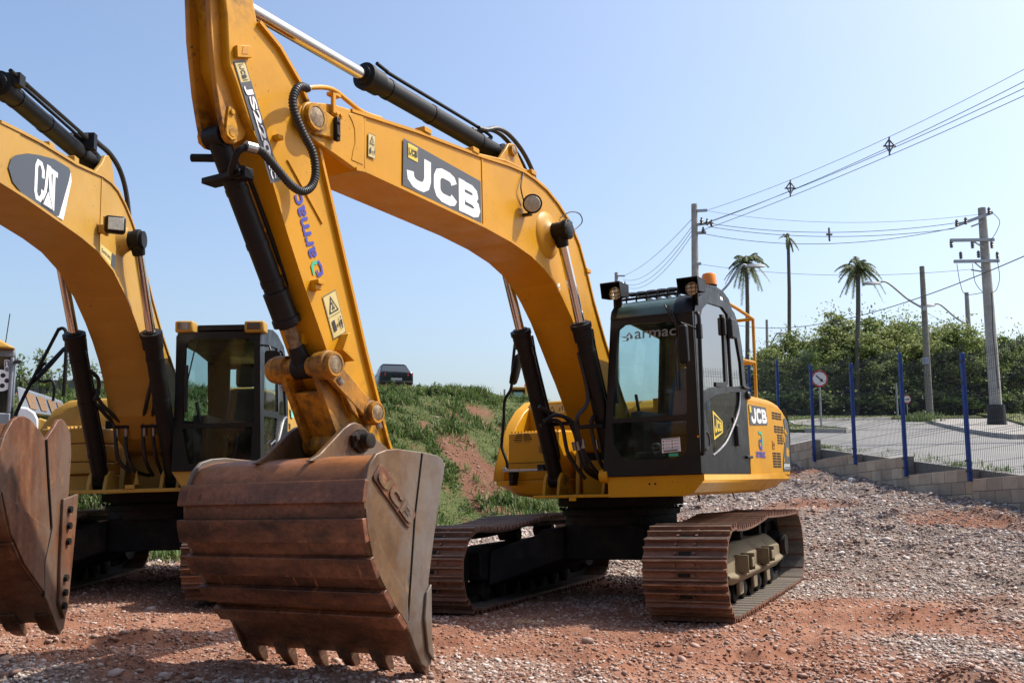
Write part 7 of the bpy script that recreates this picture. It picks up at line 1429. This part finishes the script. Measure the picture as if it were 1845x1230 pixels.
def backhoe():
    Y = 58; c = at(938, 735, Y); z0 = c.z - 1.7; root = empty('backhoe_loader', Matrix.Translation((c.x + .1, Y, z0)) @ Matrix.Rotation(R(6), 4, 'Z')); tag(root, 'distant yellow backhoe loader, its dark glazed cab seen past the far black boom cylinder', 'backhoe')
    mb = MB(); mb.prism([(-1.2, .6), (-1.2, 1.5), (-.6, 1.6), (3.0, 1.5), (3.2, .7)], -.45, .45); mb.build('body', CATY, root, bevel=.04)
    mb = MB()
    for x in (-.72, .68):
        for y in (-1.1, .5): mb.loft([[(x + a, y + b, 1.5) for a, b in ((-.04, -.04), (.04, -.04), (.04, .04), (-.04, .04))], [(x * .93 + a, y * .9 + b, 2.72) for a, b in ((-.04, -.04), (.04, -.04), (.04, .04), (-.04, .04))]])
    mb.box(-.06, .02, -1.14, -1.06, 1.5, 2.7); mb.box(-.75, .72, -1.14, -1.08, 1.45, 1.75); mb.build('cab_frame', BLK, root)
    mb = MB(); mb.loft([[(-.70, -1.08, 1.6), (.66, -1.08, 1.6), (.66, .48, 1.6), (-.70, .48, 1.6)], [(-.64, -.96, 2.7), (.6, -.96, 2.7), (.6, .43, 2.7), (-.64, .43, 2.7)]]); mb.build('cab_glass', GLSB, root, smooth=0)
    mb = MB(); mb.prism([(-.80, 2.70), (.76, 2.70), (.70, 2.86), (-.74, 2.86)], -1.25, .65, 'y'); rf = mb.build('roof', CATY, root, bevel=.04)
    mb = MB(); mb.cyl((.12, -.6, 2.86), (.12, -.6, 3.08), .07); mb.build('beacon', AMB, rf)
    mb = MB(); mb.cyl((-.98, .9, 1.4), (-.98, .9, 2.9), .06); mb.build('exhaust_stack', STEEL, root)
    for x in (-.75, .75):
        for y, r in ((-.5, .75), (2.3, .5)):
            mb = MB(); mb.lathe((x - .22, y, r), (x + .22, y, r), [(0, r * .6), (.04, r), (.4, r), (.44, r * .6)], 28); wh = mb.build('wheel', RUB, root); m2 = MB(); m2.cyl((x - .23, y, r), (x + .23, y, r), r * .5); m2.build('rim', CATY, wh)
    mb = MB(); mb.prism([(-1.3, 1.0), (-1.6, 2.2), (-1.35, 2.9), (-1.2, 2.2), (-1.1, 1.0)], .0, .22); mb.build('backhoe_boom', CATY, root, bevel=.03)
backhoe()
def hauler():
    Y = 15.4; g = .05; HA = R(26); root = empty('articulated_hauler', Matrix.Translation((-7.9, Y, g)) @ Matrix.Rotation(HA, 4, 'Z')); HI = (Matrix.Translation((-7.9, Y, g)) @ Matrix.Rotation(HA, 4, 'Z')).inverted(); tag(root, 'yellow and grey hauler at the left edge, white leaping-deer shield on its dark glass', 'dump truck')
    def q(u, v, dy=0):
        o = HI @ Vector((0, 0, EYE)); p = HI @ at(u, v, Y); d = p - o; return o + d * ((dy - o.y) / d.y)
    GREY = plain('hauler_grey', (.17, .19, .22), .45)
    r_ = q(27, 640); x1 = r_.x; ztop = q(20, 632).z; zb = q(20, 745).z
    mb = MB(); mb.box(-2.0, x1, -.2, 1.6, zb - .9, zb - .0); mb.box(-2.0, x1 - .0, -.2, -.1, ztop - .12, ztop); mb.box(x1 - .06, x1, -.2, -.1, zb, ztop - .12); mb.box(x1 - .06, x1, 1.5, 1.6, zb, ztop); mb.box(-2.0, -1.9, -.2, 1.6, zb, ztop); mb.box(-2.0, x1, -.1, 1.6, ztop - .06, ztop); mb.box(-.9, -.82, -.2, -.12, zb, ztop); cb = mb.build('cab', GREY, root, bevel=.02)
    mb = MB(); mb.box(-1.9, x1 - .06, -.17, -.15, zb, ztop - .12); mb.box(x1 - .04, x1 - .03, -.1, 1.5, zb, ztop - .1); mb.build('cab_glass', flat('dark_window', (.012, .02, .02), .06), cb, smooth=0)
    mb = MB(); mb.loft([[(-2.1, -.4, ztop), (x1 + .02, -.35, ztop), (x1 + .02, 1.7, ztop), (-2.1, 1.7, ztop)], [(-2.0, -.3, ztop + .28), (x1 - .35, -.25, ztop + .22), (x1 - .3, 1.5, ztop + .2), (-2.0, 1.5, ztop + .28)]]); rf = mb.build('roof', CATY, root, bevel=.04)
    mb = MB(); mb.tube([q(10, 618), q(18, 565)], .008, 5); mb.build('aerial', RUB, rf)
    mb = MB(); 
    for z in (ztop - .06, ): mb.cyl((x1 - .25, -.24, z), (x1 - .25, -.2, z), .02); mb.box(x1, x1 + .09, -.25, -.15, ztop - .22, ztop - .17)
    mb.build('marker_light', RUB, cb)
    a, b, c, d = q(8, 673), q(18.5, 673), q(18.5, 650), q(8, 650); fy_ = -.178
    D = Decal((a.x, fy_, a.z), (b.x, fy_, b.z), (c.x, fy_, c.z), (d.x, fy_, d.z), [flat('grey_window_vinyl', (.16, .17, .18), .4), WHT, INK])
    D.poly([(.5, 0), (.85, .1), (1, .3), (1, .85), (.85, 1), (.15, 1), (0, .85), (0, .3), (.15, .1)], 1); D.poly([(.5, .06), (.8, .14), (.92, .33), (.92, .83), (.8, .94), (.2, .94), (.08, .83), (.08, .33), (.2, .14)], 0)
    D.poly([(.30, .36), (.52, .44), (.66, .38), (.80, .24), (.74, .42), (.62, .56), (.54, .62), (.52, .74), (.60, .86), (.46, .80), (.42, .90), (.36, .80), (.28, .76), (.26, .70), (.38, .70), (.36, .56), (.24, .46), (.20, .30)], 1); D.build('maker_shield', cb)
    ds = [q(4, 697), q(4, 697)]; mb = MB(); cc = q(2, 687); fz = fy_ - .002; mb.cyl((cc.x, fy_ + .002, cc.z), (cc.x, fz, cc.z), .17, n=32); wd = mb.build('round_sticker', WHT, cb); 
    for k_ in range(5): 
        t_ = 2 * PI * k_ / 5; mb = MB(); mb.cyl((cc.x + .085 * math.cos(t_), fz, cc.z + .085 * math.sin(t_)), (cc.x + .085 * math.cos(t_), fz - .002, cc.z + .085 * math.sin(t_)), .036, n=16); mb.build('sticker_dot', INK, wd)
    # louvred hood falling away to the right
    A, B, Cc, Dd = q(31, 695), q(112, 722, 1.6), q(112, 752, 1.6), q(36, 742); mb = MB(); back = Vector((.1, 1.6, .0))
    mb.add([A, B, Cc, Dd, A + back, B + back, Cc + back, Dd + back], [(0, 1, 2, 3), (0, 4, 5, 1), (4, 7, 6, 5), (1, 5, 6, 2), (0, 3, 7, 4), (3, 2, 6, 7)]); hd = mb.build('hood', GREY, root, bevel=.02)
    n = (B - A).cross(Dd - A).normalized(); n = n if n.y < 0 else -n
    for u0, u1 in ((.13, .33), (.38, .57), (.62, .79), (.84, .97)):
        P = lambda u, v: A + (B - A) * u + ((Dd - A) * (1 - u) + (Cc - B) * u) * v + n * .012
        mb = MB(); mb.add([P(u0 + .03 * 0, .16), P(u1, .16), P(u1 + .05, .80), P(u0 + .10, .80)], [(0, 1, 2, 3)]); mb.build('hood_louvre', plain('tan_louvre', (.22, .13, .07), .7, scale=60, var=.4), hd, smooth=0)
    mb = MB(); mb.loft([[q(30, 733) + Vector((0, d_, 0)), q(50, 735) + Vector((0, d_, 0)), q(63, 744) + Vector((0, d_, 0)), q(69, 756) + Vector((0, d_, 0)), q(69, 775) + Vector((0, d_, 0)), q(30, 775) + Vector((0, d_, 0))] for d_ in (-.2, .6)]); mb.build('front_fender', plain('white_fender', (.62, .64, .67), .35), root, bevel=.03)
    mb = MB(); mb.loft([[q(69, 752) + Vector((0, d_, 0)), q(88, 758) + Vector((0, d_, 0)), q(100, 770) + Vector((0, d_, 0)), q(100, 800) + Vector((0, d_, 0)), q(60, 800) + Vector((0, d_, 0))] for d_ in (-.1, 1.2)]); mb.build('nose_panel', CATY, root, bevel=.03)
    mb = MB(); mb.box(-3.2, .9, .1, 1.5, .7, zb - .8); mb.build('chassis', UND, root)
    for x in (-2.6, -.6):
        for y in (.2, 1.8): mb = MB(); mb.lathe((x, y - .25, .75), (x, y + .25, .75), [(0, .5), (.05, .75), (.45, .75), (.5, .5)], 28); mb.build('wheel', RUB, root)
hauler()
mb = MB(); P_ = []
for u in (28, 80, 130, 180, 225):
    p = at(u, 684 + (u - 28) * .012, 26.0); P_.append(p)
for a, b in zip(P_[:-1], P_[1:]): mb.loft([[(p.x, p.y - .08, p.z - .5), (p.x, p.y + .08, p.z - .5), (p.x, p.y + .08, p.z), (p.x, p.y - .08, p.z)] for p in (a, b)])
tag(mb.build('low_wall', plain('old_concrete', (.12, .115, .105), .9)), 'low dark concrete wall along the bank crest behind the saplings at the left', 'wall')
